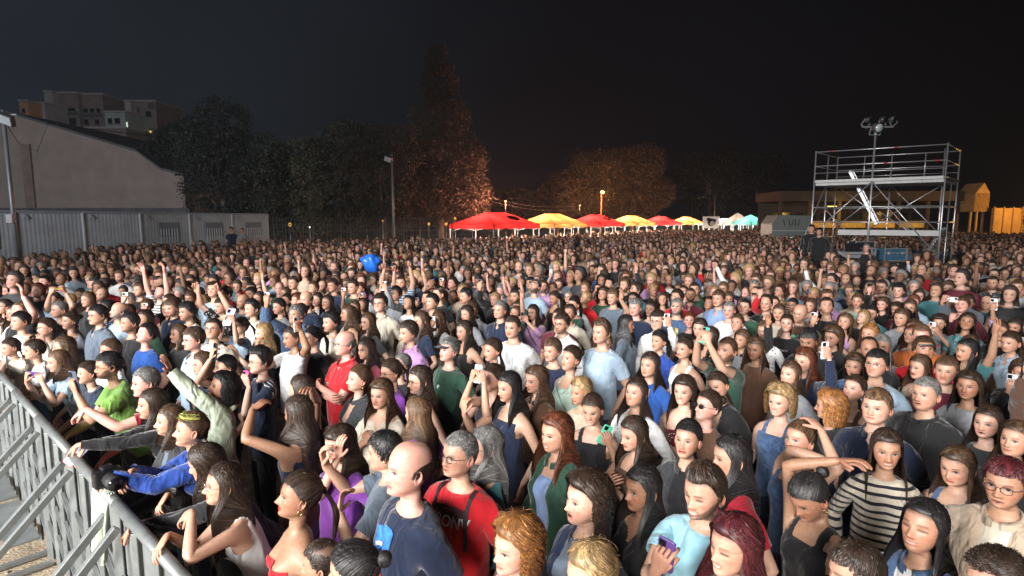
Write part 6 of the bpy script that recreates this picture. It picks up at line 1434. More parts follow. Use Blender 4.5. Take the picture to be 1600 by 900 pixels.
(1340,468,D(sex="f",hair="back",hc="brown",top="tee",tc="mint",H=1.62,yaw=10),"person in a mint tee facing the camera"),
(1590,446,D(sex="m",hair="short",hc="brown",top="tee",tc="white",H=1.70,yaw=10,phone=D(px=(1580,458),c="black",hand="R",label="black phone held near the photo edge by the white tee")),"person in a white tee holding a black phone near the photo edge"),
(1551,440,D(sex="m",hair="crew",hc="dark brown",top="shirt",tc="charcoal",beard=.8,H=1.72,pat="dots",yaw=6),"bearded person in a dotted charcoal shirt"),
(1133,545,D(sex="m",hair="crew",hc="brown",top="tee",tc="forest",beard=.9,H=1.64,skin="light",hp=10,yaw=2,phone=D(px=(1100,524),c="teal",hand="both",label="green phone held up with both hands by the bearded forest green tee")),"bearded person in a forest green tee filming with a green phone"),
(1068,542,D(sex="f",hair="tail",hc="dark brown",top="tank",tc="white",H=1.56,skin="light",hp=4),"person in a white sleeveless top beside the green phone"),
(1013,568,D(sex="f",hair="long",hc="dark brown",top="jacket",tc="blue",H=1.58,skin="light",hp=8,yaw=12,acc=("earring",)),"person in a bright blue jacket with long dark hair and hoops"),
(1028,530,D(sex="f",hair="tail",hc="black",top="jacket",tc="royal",H=1.56,skin="light",hp=4),"person in a deep blue jacket behind the bright blue jacket"),
(990,612,D(sex="f",hair="long",hc="dark brown",top="shirt",tc="white",H=1.55,skin="light",smile=.6,hp=14,acc=("earring",),yaw=14),"person in a white shirt with long earrings laughing upward"),
(1068,606,D(sex="f",hair="wavy",hc="dark brown",top="bandeau",tc="maroon",pat="dots",H=1.55,skin="fair",smile=.9,yaw=22),"smiling person in a strapless dotted maroon top"),
(1100,632,D(sex="f",hair="bun",hc="dark brown",top="tee",tc="brown",H=1.54,skin="pink",acc=("sunglasses",),hp=14,smile=.6,yaw=-5),"person in sunglasses and a brown tee with the head tipped back"),
(1125,600,D(sex="f",hair="back",hc="dark brown",top="jacket",tc="black",H=1.52,skin="light",hr=14,yaw=10),"person in a black jacket tilting the head below the green phone"),
(1180,542,D(sex="f",hair="long",hc="brown",top="tee",tc="brown",H=1.58,skin="tan",yaw=10),"person in a brown tee beside the bearded forest green tee"),
(938,516,D(sex="m",hair="med",hc="brown",top="tee",tc="pale blue",H=1.72,skin="light",hp=4,yaw=4,build=1.06),"tall person in a loose pale blue t-shirt, the broadest of its colour in the middle"),
(980,504,D(sex="f",hair="long",hc="black",top="tee",tc="slate",H=1.58,yaw=120,skin="tan"),"person in a slate tee turned away from the stage beside the loose pale blue t-shirt"),
(992,478,D(sex="m",hair="short",hc="grey",top="long",tc="navy",H=1.66,skin="pink",yaw=10),"grey haired person in a navy sweater"),
(957,462,D(sex="m",hair="short",hc="light brown",top="tee",tc="slate",H=1.68,yaw=5,Lh="wave"),"person in a slate t-shirt with a hand raised beside the navy sweater"),
(1027,498,D(sex="m",hair="curl",hc="dark brown",top="shirt",tc="white",H=1.64,acc=("glasses",),skin="fair",yaw=14,phone=D(px=(1041,500),c="white",hand="L",fwd=.34,label="white phone in front of the curly head with glasses")),"person in glasses and a white striped shirt with curly hair, phone raised"),
(1093,510,D(sex="f",hair="bob",hc="dark brown",top="tee",tc="beige",H=1.56,skin="fair",yaw=18),"person in a beige top with a short bob behind the green phone"),
(1122,464,D(sex="m",hair="short",hc="brown",top="shirt",tc="sky",H=1.70,skin="light",yaw=4),"person in a sky blue shirt beside the white tee"),
(1139,482,D(sex="m",hair="crew",hc="grey",top="tee",tc="white",H=1.62,skin="pink",yaw=14),"grey haired person in a white tee next to the sky blue shirt"),
(1197,472,D(sex="m",hair="recede",hc="dark brown",top="polo",tc="black",H=1.66,yaw=12,skin="light"),"person in a black polo shirt with a high forehead"),
(1217,486,D(sex="f",hair="long",hc="brown",top="tee",tc="cream",H=1.58,yaw=16),"person in a cream top beside the black polo shirt"),
(1229,504,D(sex="f",hair="tail",hc="dark brown",top="tee",tc="black",acc=("glasses_metal",),H=1.58,smile=1,hp=10,yaw=22,skin="fair"),"laughing person in glasses and a black printed tee"),
(1194,514,D(sex="f",hair="lob",hc="light brown",top="blouse",tc="white",pat="print",H=1.55,acc=("glasses_metal",),yaw=10),"person in a white patterned blouse and glasses"),
(1150,504,D(sex="f",hair="back",hc="brown",top="tee",tc="pale blue",H=1.55,hp=18,yaw=10),"person in a pale blue top looking up between the white tee and the patterned blouse"),
(1182,436,D(sex="m",hair="short",hc="brown",top="shirt",tc="blue",H=1.72,yaw=-20),"person in a vivid blue shirt turned sideways"),
(800,508,D(sex="m",hair="crew",hc="dark brown",top="tee",tc="white",H=1.70,skin="light",yaw=24,build=1.08),"person in a plain white t-shirt facing the camera near the middle"),
(780,482,D(sex="m",hair="crew",hc="grey",top="polo",tc="navy",H=1.68,skin="light",yaw=12,hp=4),"person in a navy polo shirt behind the plain white t-shirt"),
(805,460,D(sex="m",hair="short",hc="black",top="tee",tc="forest",beard=1,H=1.68,yaw=5,skin="medium"),"bearded person in a dark green tee behind the navy polo shirt"),
(833,446,D(sex="m",hair="crew",hc="black",top="tee",tc="pale blue",beard=1,H=1.72,hp=26,acc=("cap",),yaw=0),"bearded person in a cap and pale tee with the head thrown back"),
(877,502,D(sex="m",hair="short",hc="dark brown",top="shirt",tc="white",beard=.7,acc=("glasses",),H=1.66,yaw=8),"person in glasses, beard and an open white shirt"),
(888,558,D(sex="f",hair="bun",hc="dark brown",top="tank",tc="mint",H=1.58,skin="light",hp=12,yaw=5,acc=("earring",)),"person in a mint sleeveless top with a cross strap"),
(862,544,D(sex="m",hair="short",hc="brown",top="tee",tc="navy",H=1.62,yaw=10,skin="light"),"person in a navy tee between the mint top and the white tee"),
(794,600,D(sex="f",hair="straight",hc="black",top="tank",tc="navy",H=1.60,skin="light",hp=-2,yaw=8,R="phone"),"person in a navy sleeveless top with long black hair looking aside"),
(766,588,D(sex="f",hair="tail",hc="dark brown",top="tank",tc="black",H=1.56,skin="light",hp=8,phone=D(px=(747,584),c="black",hand="both",label="black and white patterned phone held up with two hands")),"person in a black top filming with both hands beside the navy sleeveless top"),
(768,544,D(sex="f",hair="back",hc="dark brown",top="tee",tc="grey",H=1.58,skin="light",hp=2),"person in a grey top in profile below the plain white t-shirt"),
(698,545,D(sex="m",hair="short",hc="grey",top="tee",tc="forest",acc=("cap",),H=1.62,skin="pink",hp=10,yaw=5),"person in a dark cap and forest green tee with a small emblem"),
(724,514,D(sex="f",hair="straight",hc="dark brown",top="tank",tc="black",H=1.60,skin="light",yaw=2),"person in a black tank top with long smooth hair beside the dark cap"),
(684,497,D(sex="f",hair="long",hc="brown",top="tee",tc="white",H=1.58,phone=D(px=(677,503),c="white",hand="R",label="white phone held up above the dark cap")),"person in a white tee filming above the dark cap"),
(729,488,D(sex="f",hair="straight",hc="dark brown",top="tee",tc="grey",H=1.60,yaw=5),"person in a grey tee between the black tank top and the plain white t-shirt"),
(836,590,D(sex="f",hair="wavy",hc="brown",top="jacket",tc="brown",H=1.56,yaw=0,skin="light"),"person in a brown jacket with loose curls behind the green cardigan"),
(906,608,D(sex="f",hair="bob",hc="blond",top="tee",tc="beige",H=1.50,yaw=5,skin="medium"),"person in a beige tee with short blond hair below the mint top"),
(727,460,D(sex="m",hair="short",hc="black",top="shirt",tc="charcoal",pat="print",H=1.70,yaw=-10),"person in a charcoal printed shirt turned away"),
(673,470,D(sex="m",hair="short",hc="black",top="tee",tc="beige",H=1.68,hp=8,yaw=2),"person in a beige tee left of the charcoal printed shirt"),
(657,498,D(sex="f",hair="straight",hc="brown",top="tee",tc="navy",H=1.60,yaw=-14),"person in a navy tee with very long brown hair"),
(536,534,D(sex="m",hair="bald",hc="grey",top="polo",tc="red",H=1.66,build=1.12,belly=.04,skin="pink",acc=("glasses_metal",),R="crossed",Lh="crossed",hp=4,trc="red"),"broad person in a red polo shirt with arms crossed"),
(637,516,D(sex="m",hair="short",hc="dark brown",top="polo",tc="lilac",H=1.68,skin="light",yaw=-4),"person in a lilac polo shirt"),
(571,542,D(sex="f",hair="long",hc="dark brown",top="tee",tc="rose",H=1.56,skin="light",yaw=10,acc=("glasses",)),"person in a rose tee between the red polo and the lilac polo"),
(574,500,D(sex="f",hair="long",hc="brown",top="tee",tc="charcoal",H=1.58,skin="fair",yaw=0),"person in a charcoal tee behind the rose tee"),
(609,578,D(sex="f",hair="tail",hc="dark brown",top="tee",tc="purple",H=1.54,acc=("glasses",),skin="light"),"person in glasses and a purple top in front of the lilac polo"),
(654,590,D(sex="f",hair="straight",hc="dark brown",top="bandeau",tc="brown",H=1.58,acc=("glasses",),skin="fair",yaw=-6),"person with bare shoulders and glasses beside the purple top"),
(594,612,D(sex="f",hair="wavy",hc="brown",top="blouse",tc="cream",H=1.54,skin="light",yaw=34,R="chest",Lh="chest"),"person in a cream cardigan facing the camera with hands together"),
(650,640,D(sex="f",hair="straight",hc="light brown",top="tee",tc="purple",H=1.52,yaw=-55,skin="light"),"person in purple seen from behind with straight light hair"),
(555,590,D(sex="f",hair="back",hc="brown",top="jacket",tc="charcoal",H=1.56,skin="fair",hp=12,acc=("earring",)),"person in a charcoal jacket looking up just below the red polo"),
(455,524,D(sex="m",hair="crew",hc="dark brown",top="tee",tc="white",H=1.60,skin="tan",R="phone",phone=D(px=(463,508),c="white",hand="L",fwd=.40,label="white phone in a hand with a black watch")),"person in a white tee filming with an arm that wears a watch"),
(487,524,D(sex="f",hair="tail",hc="black",top="tee",tc="charcoal",H=1.58,skin="light"),"person in a charcoal tee behind the white phone with the watch"),
(516,500,D(sex="m",hair="curl",hc="black",top="tee",tc="cream",H=1.66,skin="light",beard=.35),"person in a cream tee with dark curls and a moustache"),
(392,480,D(sex="m",hair="med",hc="black",top="tee",tc="white",H=1.66,skin="light",hp=2),"person in a white tee beside the lilac tablet"),
(374,508,D(sex="f",hair="tail",hc="dark brown",top="tee",tc="pale blue",H=1.52,phone=D(px=(358,496),c="lilac",hand="both",size=1.5,name="tablet",cat="tablet",label="lilac tablet held up with both hands"),hp=6),"person in a pale blue tee holding up a lilac tablet"),
(467,486,D(sex="f",hair="bun",hc="dark brown",top="tee",tc="beige",H=1.60,hp=8,yaw=10,skin="light"),"person in a beige tee looking up above the cream tee"),
(435,477,D(sex="f",hair="back",hc="black",top="tee",tc="grey",H=1.60,skin="light"),"person in a grey tee facing away from the lilac tablet"),
(458,440,D(sex="m",hair="crew",hc="dark brown",top="tee",tc="navy",H=1.72,yaw=5,skin="light"),"tall person in a navy tee behind the grey tee"),
(551,446,D(sex="m",hair="crew",hc="dark brown",top="tee",tc="forest",H=1.74,yaw=6,skin="light"),"tall person in a dark green sweater over a white collar"),
(510,471,D(sex="f",hair="long",hc="dark brown",top="jacket",tc="denim",H=1.60,yaw=8,smile=.8,hp=8),"person in a denim jacket laughing, below the dark green sweater"),
(617,458,D(sex="m",hair="med",hc="black",top="long",tc="grey",H=1.66,hp=8,phone=D(px=(599,447),c="white",hand="both",label="white phone held high with both hands by the grey sweater"),skin="light"),"person in a grey sweater filming with both hands"),
(247,456,D(sex="m",hair="crew",hc="black",top="tee",tc="white",pat="stripes",H=1.68,beard=.7,hp=24,R="up",Lh="up",skin="pink"),"person in a black and white striped tee with both arms raised"),
(216,452,D(sex="m",hair="med",hc="brown",top="tee",tc="black",H=1.66,beard=.7,hp=6),"bearded person in black beside the striped tee"),
(291,484,D(sex="m",hair="short",hc="black",top="tee",tc="white",H=1.68,beard=.5,skin="medium"),"person in a white tee in profile below the striped tee"),
(345,476,D(sex="m",hair="short",hc="dark brown",top="tee",tc="black",pat="print",H=1.64,R="fist",Lh="fist",skin="light"),"person in a black printed tee with both fists raised"),
(67,440,D(sex="m",hair="short",hc="black",top="tee",tc="black",beard=1,H=1.72,hp=14,skin="pink"),"bearded person in black with the head tipped back near the cabins"),
(84,466,D(sex="m",hair="crew",hc="dark brown",top="tee",tc="pale blue",H=1.60,R="phoneup",Lh="phoneup",phone=D(px=(90,452),c="blue",hand="both",flat=1,label="phone held sideways overhead showing a rainbow coloured screen"),skin="light"),"person in a pale blue tee holding a rainbow screened phone overhead"),
(136,466,D(sex="f",hair="bob",hc="light brown",top="tee",tc="charcoal",H=1.62),"person in a charcoal tee with a light bob above the dark overshirt"),
(197,486,D(sex="f",hair="long",hc="brown",top="tee",tc="purple",H=1.55,phone=D(px=(196,466),c="white",hand="R",label="white phone held up between the striped tee and the light bob"),hp=8),"person in a purple tee reaching up with a white phone"),
(28,500,D(sex="m",hair="short",hc="black",top="tee",tc="white",H=1.62,hp=8),"person in a white tee with dark hair behind the cream blouse"),
]
PHOTO_ANCHORS = [(536,534,"the red polo"),(637,516,"the lilac polo"),(800,508,"the plain white tee"),(938,516,"the loose blue tee"),(1133,545,"the forest green tee"),(1440,522,"the orange jacket"),(1377,446,"the maroon sweater"),
 (247,456,"the striped tee"),(150,490,"the dark overshirt"),(358,496,"the lilac tablet"),(551,446,"the dark green sweater"),(833,446,"the tilted cap"),(1182,436,"the vivid blue shirt"),(1485,466,"the sideways white phone"),
 (698,545,"the dark cap"),(866,672,"the green cardigan"),(1368,566,"the thin glasses"),(1218,622,"the big blond curls"),(580,410,"the raised blue bag"),(992,478,"the navy sweater"),(345,476,"the raised fists"),(90,452,"the rainbow phone"),(1590,446,"the edge white tee"),(455,524,"the watch and phone"),(1013,568,"the bright blue jacket"),(464,640,"the navy crop top"),(1229,504,"the laughing glasses"),(1122,464,"the sky blue shirt")]
# ------------------------------------------------------------------ build the listed people
def relax(pl):
    """nudge standing heights so that neighbours do not share the same spot"""
    Hs = [p[2].get("H", 1.6) for p in pl]
    def gpos(i):
        lean = math.radians(pl[i][2].get("lean", 0)); H = Hs[i]; z = .95*H/1.62 + (H - .95*H/1.62)*math.cos(lean); return at_z(pl[i][0], pl[i][1], z)[:2]
    lo = [h - .13 for h in Hs]; hi = [h + .11 for h in Hs]
    for it in range(40):
        P = [gpos(i) for i in range(len(pl))]; mv = 0
        for i in range(len(pl)):
            for j in range(i+1, len(pl)):
                d = np.linalg.norm(P[i]-P[j])
                if d < .33:
                    near, far = (i, j) if P[i][1] < P[j][1] else (j, i)
                    Hs[near] = min(hi[near], Hs[near] + .012); Hs[far] = max(lo[far], Hs[far] - .012); mv += 1
        if not mv: break
    return Hs
HSR = relax(PL)
import time as _t, re
_t0 = _t.time(); NAMED = {}
for i, (x, y, kw, lab) in enumerate(PL):
    kw = dict(kw); kw["H"] = HSR[i]
    ly = y; kw.setdefault("mo", (0, 0, .7, 0, 1, 0, 0)[i % 7] if not kw.get("smile") else 0); kw.setdefault("trc", ("black", "denim", "charcoal", "navy")[i % 4])
    kw.setdefault("build", (1.0 if kw.get("sex") == "m" else .98) * (1 + .04*math.sin(i*7.3)))
    P = make_person(px=(x, y), label=lab, group="people packed in the concert crowd", seed=i, lod=0 if y > 585 or x < 130 else 1, shoes=False, **kw)
    sb = (np.array([P["M"].translation.x, P["M"].translation.y]) - BA) @ BN
    if sb > -.2: print("RAIL", round(float(sb), 2), lab)
    P["label"] = lab; P["x"], P["y"] = x, y; NAMED[(x, y)] = P
# patterned phone in the two hands: pale blotches on its back
def patch_on(ob, c, w, h, z=-.0056):
    q = MB(); q.box((-.006, -.02, z), (w, h, .001)); q.build("case_pattern", mat("case_" + c, PHONE_C[c], .4, noise=.9, nscale=70, detail=1), ob)
ph = NAMED[(766, 588)].get("phone"); patch_on(ph, "white", .055, .10) if ph else None
ph = NAMED[(84, 466)].get("phone")
if ph:
    for k, c in enumerate(((.5, .02, .25), (.7, .35, .05), (.65, .65, .05), (.05, .35, .12), (.03, .12, .6))):
        q = MB(); q.box((-.026 + k*.013, 0, -.0060), (.0125, .130, .0015)); q.build("rainbow_stripe", mat("stripe_%d" % k if False else "rainbow_" + "abcde"[k], c, .4, emit=c, estr=.8), ph)
# three white stripes on the sports tee, piping, straps and prints follow the cloth surface
from mathutils.bvhtree import BVHTree
def surf_strip(P, pts, w, m, nm, ti=0, off=.004, par=None, ref=None):
    """a strip that follows a garment: pts in scaled trunk coordinates (head centre origin), projected on the cloth"""
    t_, V, Q, used = P["tops"][ti]; bv = BVHTree.FromPolygons([tuple(v) for v in V], [tuple(q) for q in Q]); L = []; R_ = []
    U = P["U"]; hs = P["hs"]; ln = len(pts)
    wp = [U @ Vector(((x)*hs, (y)*hs, (z + 1.62)*hs)) for x, y, z in pts]; prev = None
    for i, p in enumerate(wp):
        loc, nor, idx, dist = bv.find_nearest(p)
        c = Vector(U @ Vector((p.x*0, -.02, p.z)))
        nor = nor if nor.dot(loc - Vector((0, -.02, loc.z))) > 0 else -nor
        d = (wp[min(i+1, ln-1)] - wp[max(i-1, 0)]).normalized(); s = d.cross(nor).normalized() * w/2
        for lst, q in ((L, loc - s), (R_, loc + s)):
            l2, n2, _, _ = bv.find_nearest(q); n2 = n2 if n2.dot(nor) > 0 else -n2; lst.append(l2 + n2*off)
    V2 = [tuple(v) for v in L] + [tuple(v) for v in R_]; F2 = [(i, i+1, ln+i+1, ln+i) for i in range(ln-1)]
    me = bpy.data.meshes.new(nm); me.from_pydata(V2, [], F2); me.materials.append(m); return link(nm, me, par or t_)
STRW = mat("stripe_white", (.70, .71, .72), .8)
def arc(y0, n=10): return None
def arm_line(P, sg, ang, t0=.02, t1=.62, n=8):
    """points down the outside of the upper arm, in trunk coordinates"""
    B = P["B"]; V = B["V"]; m = (B["side"] == sg) & (B["t"] >= 0) & (B["t"] <= .7); return m
P = NAMED[(404, 560)]
for k in range(3):
    for sg in (-1, 1): surf_strip(P, [(sg*(.085 + .02*j), -.055 + .030*k - .004*j, -.20 - .0105*j - .0012*j*j) for j in range(8)], .011, STRW, "shoulder_stripe")
P = NAMED[(308, 726)]
for sg in (-1, 1): surf_strip(P, [(sg*(.08 + .018*j), .02, -.20 - .008*j - .0015*j*j) for j in range(8)], .009, STRW, "piping")
P = NAMED[(714, 708)]; BK = mat("strap_black", (.02, .015, .02), .7, noise=.5, nscale=120)
for sg in (-1, 1): surf_strip(P, [(sg*(.100 + .004*j*.3), -.03 + .02*j, -.19 + .004*j - .0036*j*j) for j in range(4)] + [(sg*.110, .08, -.24 - .03*j) for j in range(1, 8)], .022, BK, "backpack_strap", off=.008)
def chest_text(P, s, size, z, m, ti=0, x0=0, nm="lettering", sl=0):
    c = bpy.data.curves.new(nm, "FONT"); c.body = s; c.size = size; c.align_x = "CENTER"; c.align_y = "CENTER"; c.extrude = 0; c.offset = size*.02
    o = bpy.data.objects.new(nm, c); COL.objects.link(o); bpy.context.view_layer.update(); me = bpy.data.meshes.new_from_object(o.evaluated_get(bpy.context.evaluated_depsgraph_get())); bpy.data.objects.remove(o)
    t_, V, Q, used = P["tops"][ti]; bv = BVHTree.FromPolygons([tuple(v) for v in V], [tuple(q) for q in Q]); U = P["U"]; hs = P["hs"]
    import bmesh
    bm = bmesh.new(); bm.from_mesh(me); bmesh.ops.triangulate(bm, faces=bm.faces[:]); bmesh.ops.subdivide_edges(bm, edges=bm.edges[:], cuts=1); bm.to_mesh(me); bm.free()
    ui = U.to_3x3() @ Vector((0, 1, 0))
    for v in me.vertices:
        p = U @ Vector(((-v.co.x + x0)*hs, .35, (z + v.co.y + sl*v.co.x + 1.62)*hs)); hit = bv.ray_cast(p, -ui, 1.0)
        v.co = (hit[0] + ui*.005) if hit[0] else p - ui*.2
    me.materials.clear(); me.materials.append(m); return link(nm, me, t_)
P = NAMED[(714, 708)]; WT = mat("print_white", (.62, .64, .66), .7)
surf_strip(P, [(-.105 + .021*j, .12, -.270) for j in range(11)], .065, mat("print_dark_red", (.05, .008, .014), .8), "printed_panel", off=.0035)
chest_text(P, "TIRONV", .072, -.322, WT); chest_text(P, "MADE IN", .014, -.268, mat("print_pink", (.5, .12, .16), .7)); chest_text(P, "1D", .042, -.42, mat("print_grey", (.35, .30, .34), .7))
P = NAMED[(630, 728)]
surf_strip(P, [(.10 - .022*j, .15, -.300 + .004*j) for j in range(8)], .10, mat("print_blue", (.03, .16, .50), .75, noise=.6, nscale=25), "printed_panel", off=.004)
surf_strip(P, [(.10 - .020*j, .15, -.385) for j in range(7)], .07, mat("print_pale", (.45, .47, .50), .75, noise=.5, nscale=30), "printed_panel", off=.004)
surf_strip(P, [(.10 - .020*j, .15, -.455) for j in range(8)], .07, mat("print_redpatch", (.50, .04, .03), .75, noise=.3, nscale=20), "printed_panel", off=.004)
surf_strip(P, [(.06 - .012*j, .15, -.325 + .006*j) for j in range(5)], .018, WT, "printed_mark", off=.0065)
chest_text(NAMED[(698, 545)], "*", .08, -.36, WT, nm="chest_emblem"); chest_text(NAMED[(1229, 504)], "CALIF", .035, -.34, mat("print_grey"), nm="lettering")
chest_text(NAMED[(1444, 612)], "= =", .03, -.32, WT, nm="chest_mark", x0=.06) if len(NAMED[(1444, 612)]["tops"]) == 1 else None
P = NAMED[(888, 558)]; surf_strip(P, [(.10 - .022*j, .10, -.22 - .03*j) for j in range(9)], .014, mat("strap_sage", (.18, .24, .20), .7), "shoulder_strap")
P = NAMED[(1408, 494)]; surf_strip(P, [(-.10 + .012*j, .10, -.20 - .035*j) for j in range(9)], .03, BK, "shoulder_strap")
# ------------------------------------------------------------------ hand held things
P = NAMED[(280, 676)]; wl = np.array(P["MU"] @ Vector(((P["B"]["hands"]["L"][0] + P["B"]["hands"]["L"][1]*.08 + np.array([0, 0, 1.62]))*P["hs"])))
o = link("camera", None); o.location = wl + np.array([.04, -.01, .03]); o.rotation_euler = (0, 0, .9); q = MB(); q.box((0, 0, 0), (.14, .07, .10)); q.box((0, 0, .06), (.06, .06, .03)); q.build("camera_body", BLK, o, bevel=.012)
q = MB(); q.tube([(0, -.03, 0), (0, -.09, 0), (0, -.14, 0)], [.038, .040, .043], 20); l_ = q.build("lens", mat("lens_rubber", (.02, .02, .022), .6, bump=.3, nscale=90), o, True); q = MB(); q.tube([(0, -.1402, 0), (0, -.1415, 0)], .037, 18); q.build("front_glass", GLS, l_, True)
tag(o, "large black camera with a long lens held in front of the bright blue denim sleeve", "camera")
P = NAMED[(222, 636)]; wp = P["B"]["hands"]["L"]; c0 = np.array(P["MU"] @ Vector(((wp[0] + wp[1]*.07 + wp[2]*.025 + np.array([0, 0, 1.62]))*P["hs"])))
M_ = Matrix.Translation(c0 + np.array([0, 0, -.03])) @ Matrix.Rotation(.7, 4, "Y") @ Matrix.Rotation(1.1, 4, "X"); make_phone("red", M_, 1.0, "dark red phone dangling from a hand over the barrier")
# jacket draped over the barrier
q = MB(); cn = 15; bp_ = BA + BU*(5.05); u3 = Vector((*BU, 0)); n3 = Vector((*BN, 0)); rows = []
for i in range(9):
    t = i/8; zz = BH + .045 - .40*abs(t*2-1)**1.2*(1.0); off_ = (t*2-1)*.055
    for j in range(cn): q.v.append(tuple(Vector((*bp_, 0)) + u3*(j*.022) + n3*(off_ + .018*math.sin(j*1.3 + i*.4)) + Vector((0, 0, zz + .01*math.sin(j*.9)))))
for i in range(8):
    for j in range(cn-1): q.f.append((i*cn+j, i*cn+j+1, (i+1)*cn+j+1, (i+1)*cn+j))
o = q.build("draped_jacket", cloth_mat("sage"), smooth=True); m = o.modifiers.new("solid", "SOLIDIFY"); m.thickness = .012; tag(o, "sage green jacket draped over the barrier beneath the folded arms", "jacket")
# raised blue bag
pbg = at_z(580, 411, 1.98); q = MB(); r_ = np.random.default_rng(4); n_ = 16
for i in range(9):
    t = i/8; rr_ = .19*math.sin(math.pi*(.08 + .84*t))**.7
    for j in range(n_): a = 2*math.pi*j/n_; k = rr_*(1 + .22*math.sin(3*a + i) + .08*r_.normal()); q.v.append((k*math.cos(a), k*math.sin(a)*.7, (t - .5)*.36 + .03*math.sin(2*a)))
for i in range(8):
    for j in range(n_): q.f.append((i*n_+j, i*n_+(j+1) % n_, (i+1)*n_+(j+1) % n_, (i+1)*n_+j))
q.f += [tuple(reversed(range(n_))), tuple(8*n_ + j for j in range(n_))]
o = q.build("blue_bag", mat("blue_plastic", (.02, .14, .62), .3, noise=.3, nscale=8, bump=.5), smooth=True); o.location = pbg; o.rotation_euler = (.3, .5, 0); tag(o, "crumpled bright blue plastic bag held up above the crowd", "bag")
# ------------------------------------------------------------------ the people who fill the gaps, as individuals, then the far crowd as one mass
def side_of_barrier(x, y): return (np.array([x, y]) - BA) @ BN
bagpos = np.array([pbg[0], pbg[1] + .25])
occ = [np.array([p["hw"][0], p["hw"][1]]) for p in PEOPLE] + [bagpos]
def in_crowd(x, y):
    if y < 1.55 or abs(x) > .93*y + .3: return False
    if side_of_barrier(x, y) > -.36 and y < 8: return False
    if y >= 6.2:      # outer end of the row: edge of the barrier line continued
        if side_of_barrier(x, y) > -.30: return False
    s_ = (x - HP0[0])*HS[1] - (y - HP0[1])*HS[0]
    if s_ < 1.6 and y < 35: return False
    if (y - 33.6) > .46*(x + 14.0) - 1.2 and x < -4: return False
    if x >= -4 and (y - 37.0) > (x + 3.5)*1.55: return False
    if y > 70 or x > 46: return False
    if 17.6 < y < 24.6 and .50 < x/y < .80: return False
    if 16.0 < y < 24.6 and .565 < x/y < .705: return False
    u_, v_, _ = proj((x, y, 1.58))
    if u_ < 420 and v_ < np.interp(u_, [0, 130, 195, 330, 420], [406, 394, 379, 370, 362]) + 3*math.sin(u_*.11): return False
    if abs(x - pt[0]) < 2.6 and 42.5 < y < 50: return False
    return True
cand = []; step = .50; yy = 1.6
while yy < 70:
    st = step if yy < 14 else (.56 if yy < 26 else .64)
    xx = -.95*yy - .5; 
    while xx < .95*yy + .5:
        x = xx + RNG.uniform(-.17, .17); y = yy + RNG.uniform(-.15, .15); xx += st
        if in_crowd(x, y) and not (y > 5 and math.sin(x*1.9 + 1.7*math.sin(y*.8)) * math.sin(y*1.6 + 1.3*math.sin(x*.7)) > .80): cand.append((x, y))
    yy += st * .92
cand.sort(key=lambda p: math.hypot(p[0], p[1])); far = []; near = []
OC = np.array(occ)
for x, y in cand:
    d = np.min(np.hypot(OC[:, 0]-x, OC[:, 1]-y)) if y < 16 else 9
    if y < 5.0 and d < .50: continue
    if y < 8 and d < .44: continue
    if d < .40: continue
    (near if len(near) < 297 - len(PL) - 5 else far).append((x, y))
f1 = ["short", "crew", "short", "med", "curl", "recede", "bald", "short", "crew", "fringe"]; f2 = ["long", "wavy", "tail", "straight", "bob", "bun", "lob", "curly", "back", "long", "wavy"]
HCW = ["black", "dark brown", "dark brown", "black", "brown", "dark brown", "brown", "light brown", "auburn", "grey", "blond"]
TCW = ["black", "black", "black", "navy", "white", "grey", "charcoal", "black", "cream", "denim", "pale blue", "beige", "maroon", "forest", "slate", "white", "brown", "red", "teal", "lilac"]
TOPW = {"m": ["tee", "tee", "tee", "shirt", "polo", "long", "hoodie"], "f": ["tee", "tee", "tank", "blouse", "long", "jacket", "croptee", "tee"]}
GN = {"tee": "t-shirt", "croptee": "short t-shirt", "polo": "polo shirt", "long": "sweater", "shirt": "shirt", "jacket": "jacket", "hoodie": "hoodie", "tank": "vest top", "blouse": "blouse"}
ORD = ["nearest", "second", "third", "fourth", "fifth", "sixth", "seventh", "eighth", "ninth", "tenth", "eleventh", "twelfth"]
cnt = {}; usedlab = set(l for _, _, _, l in PL)
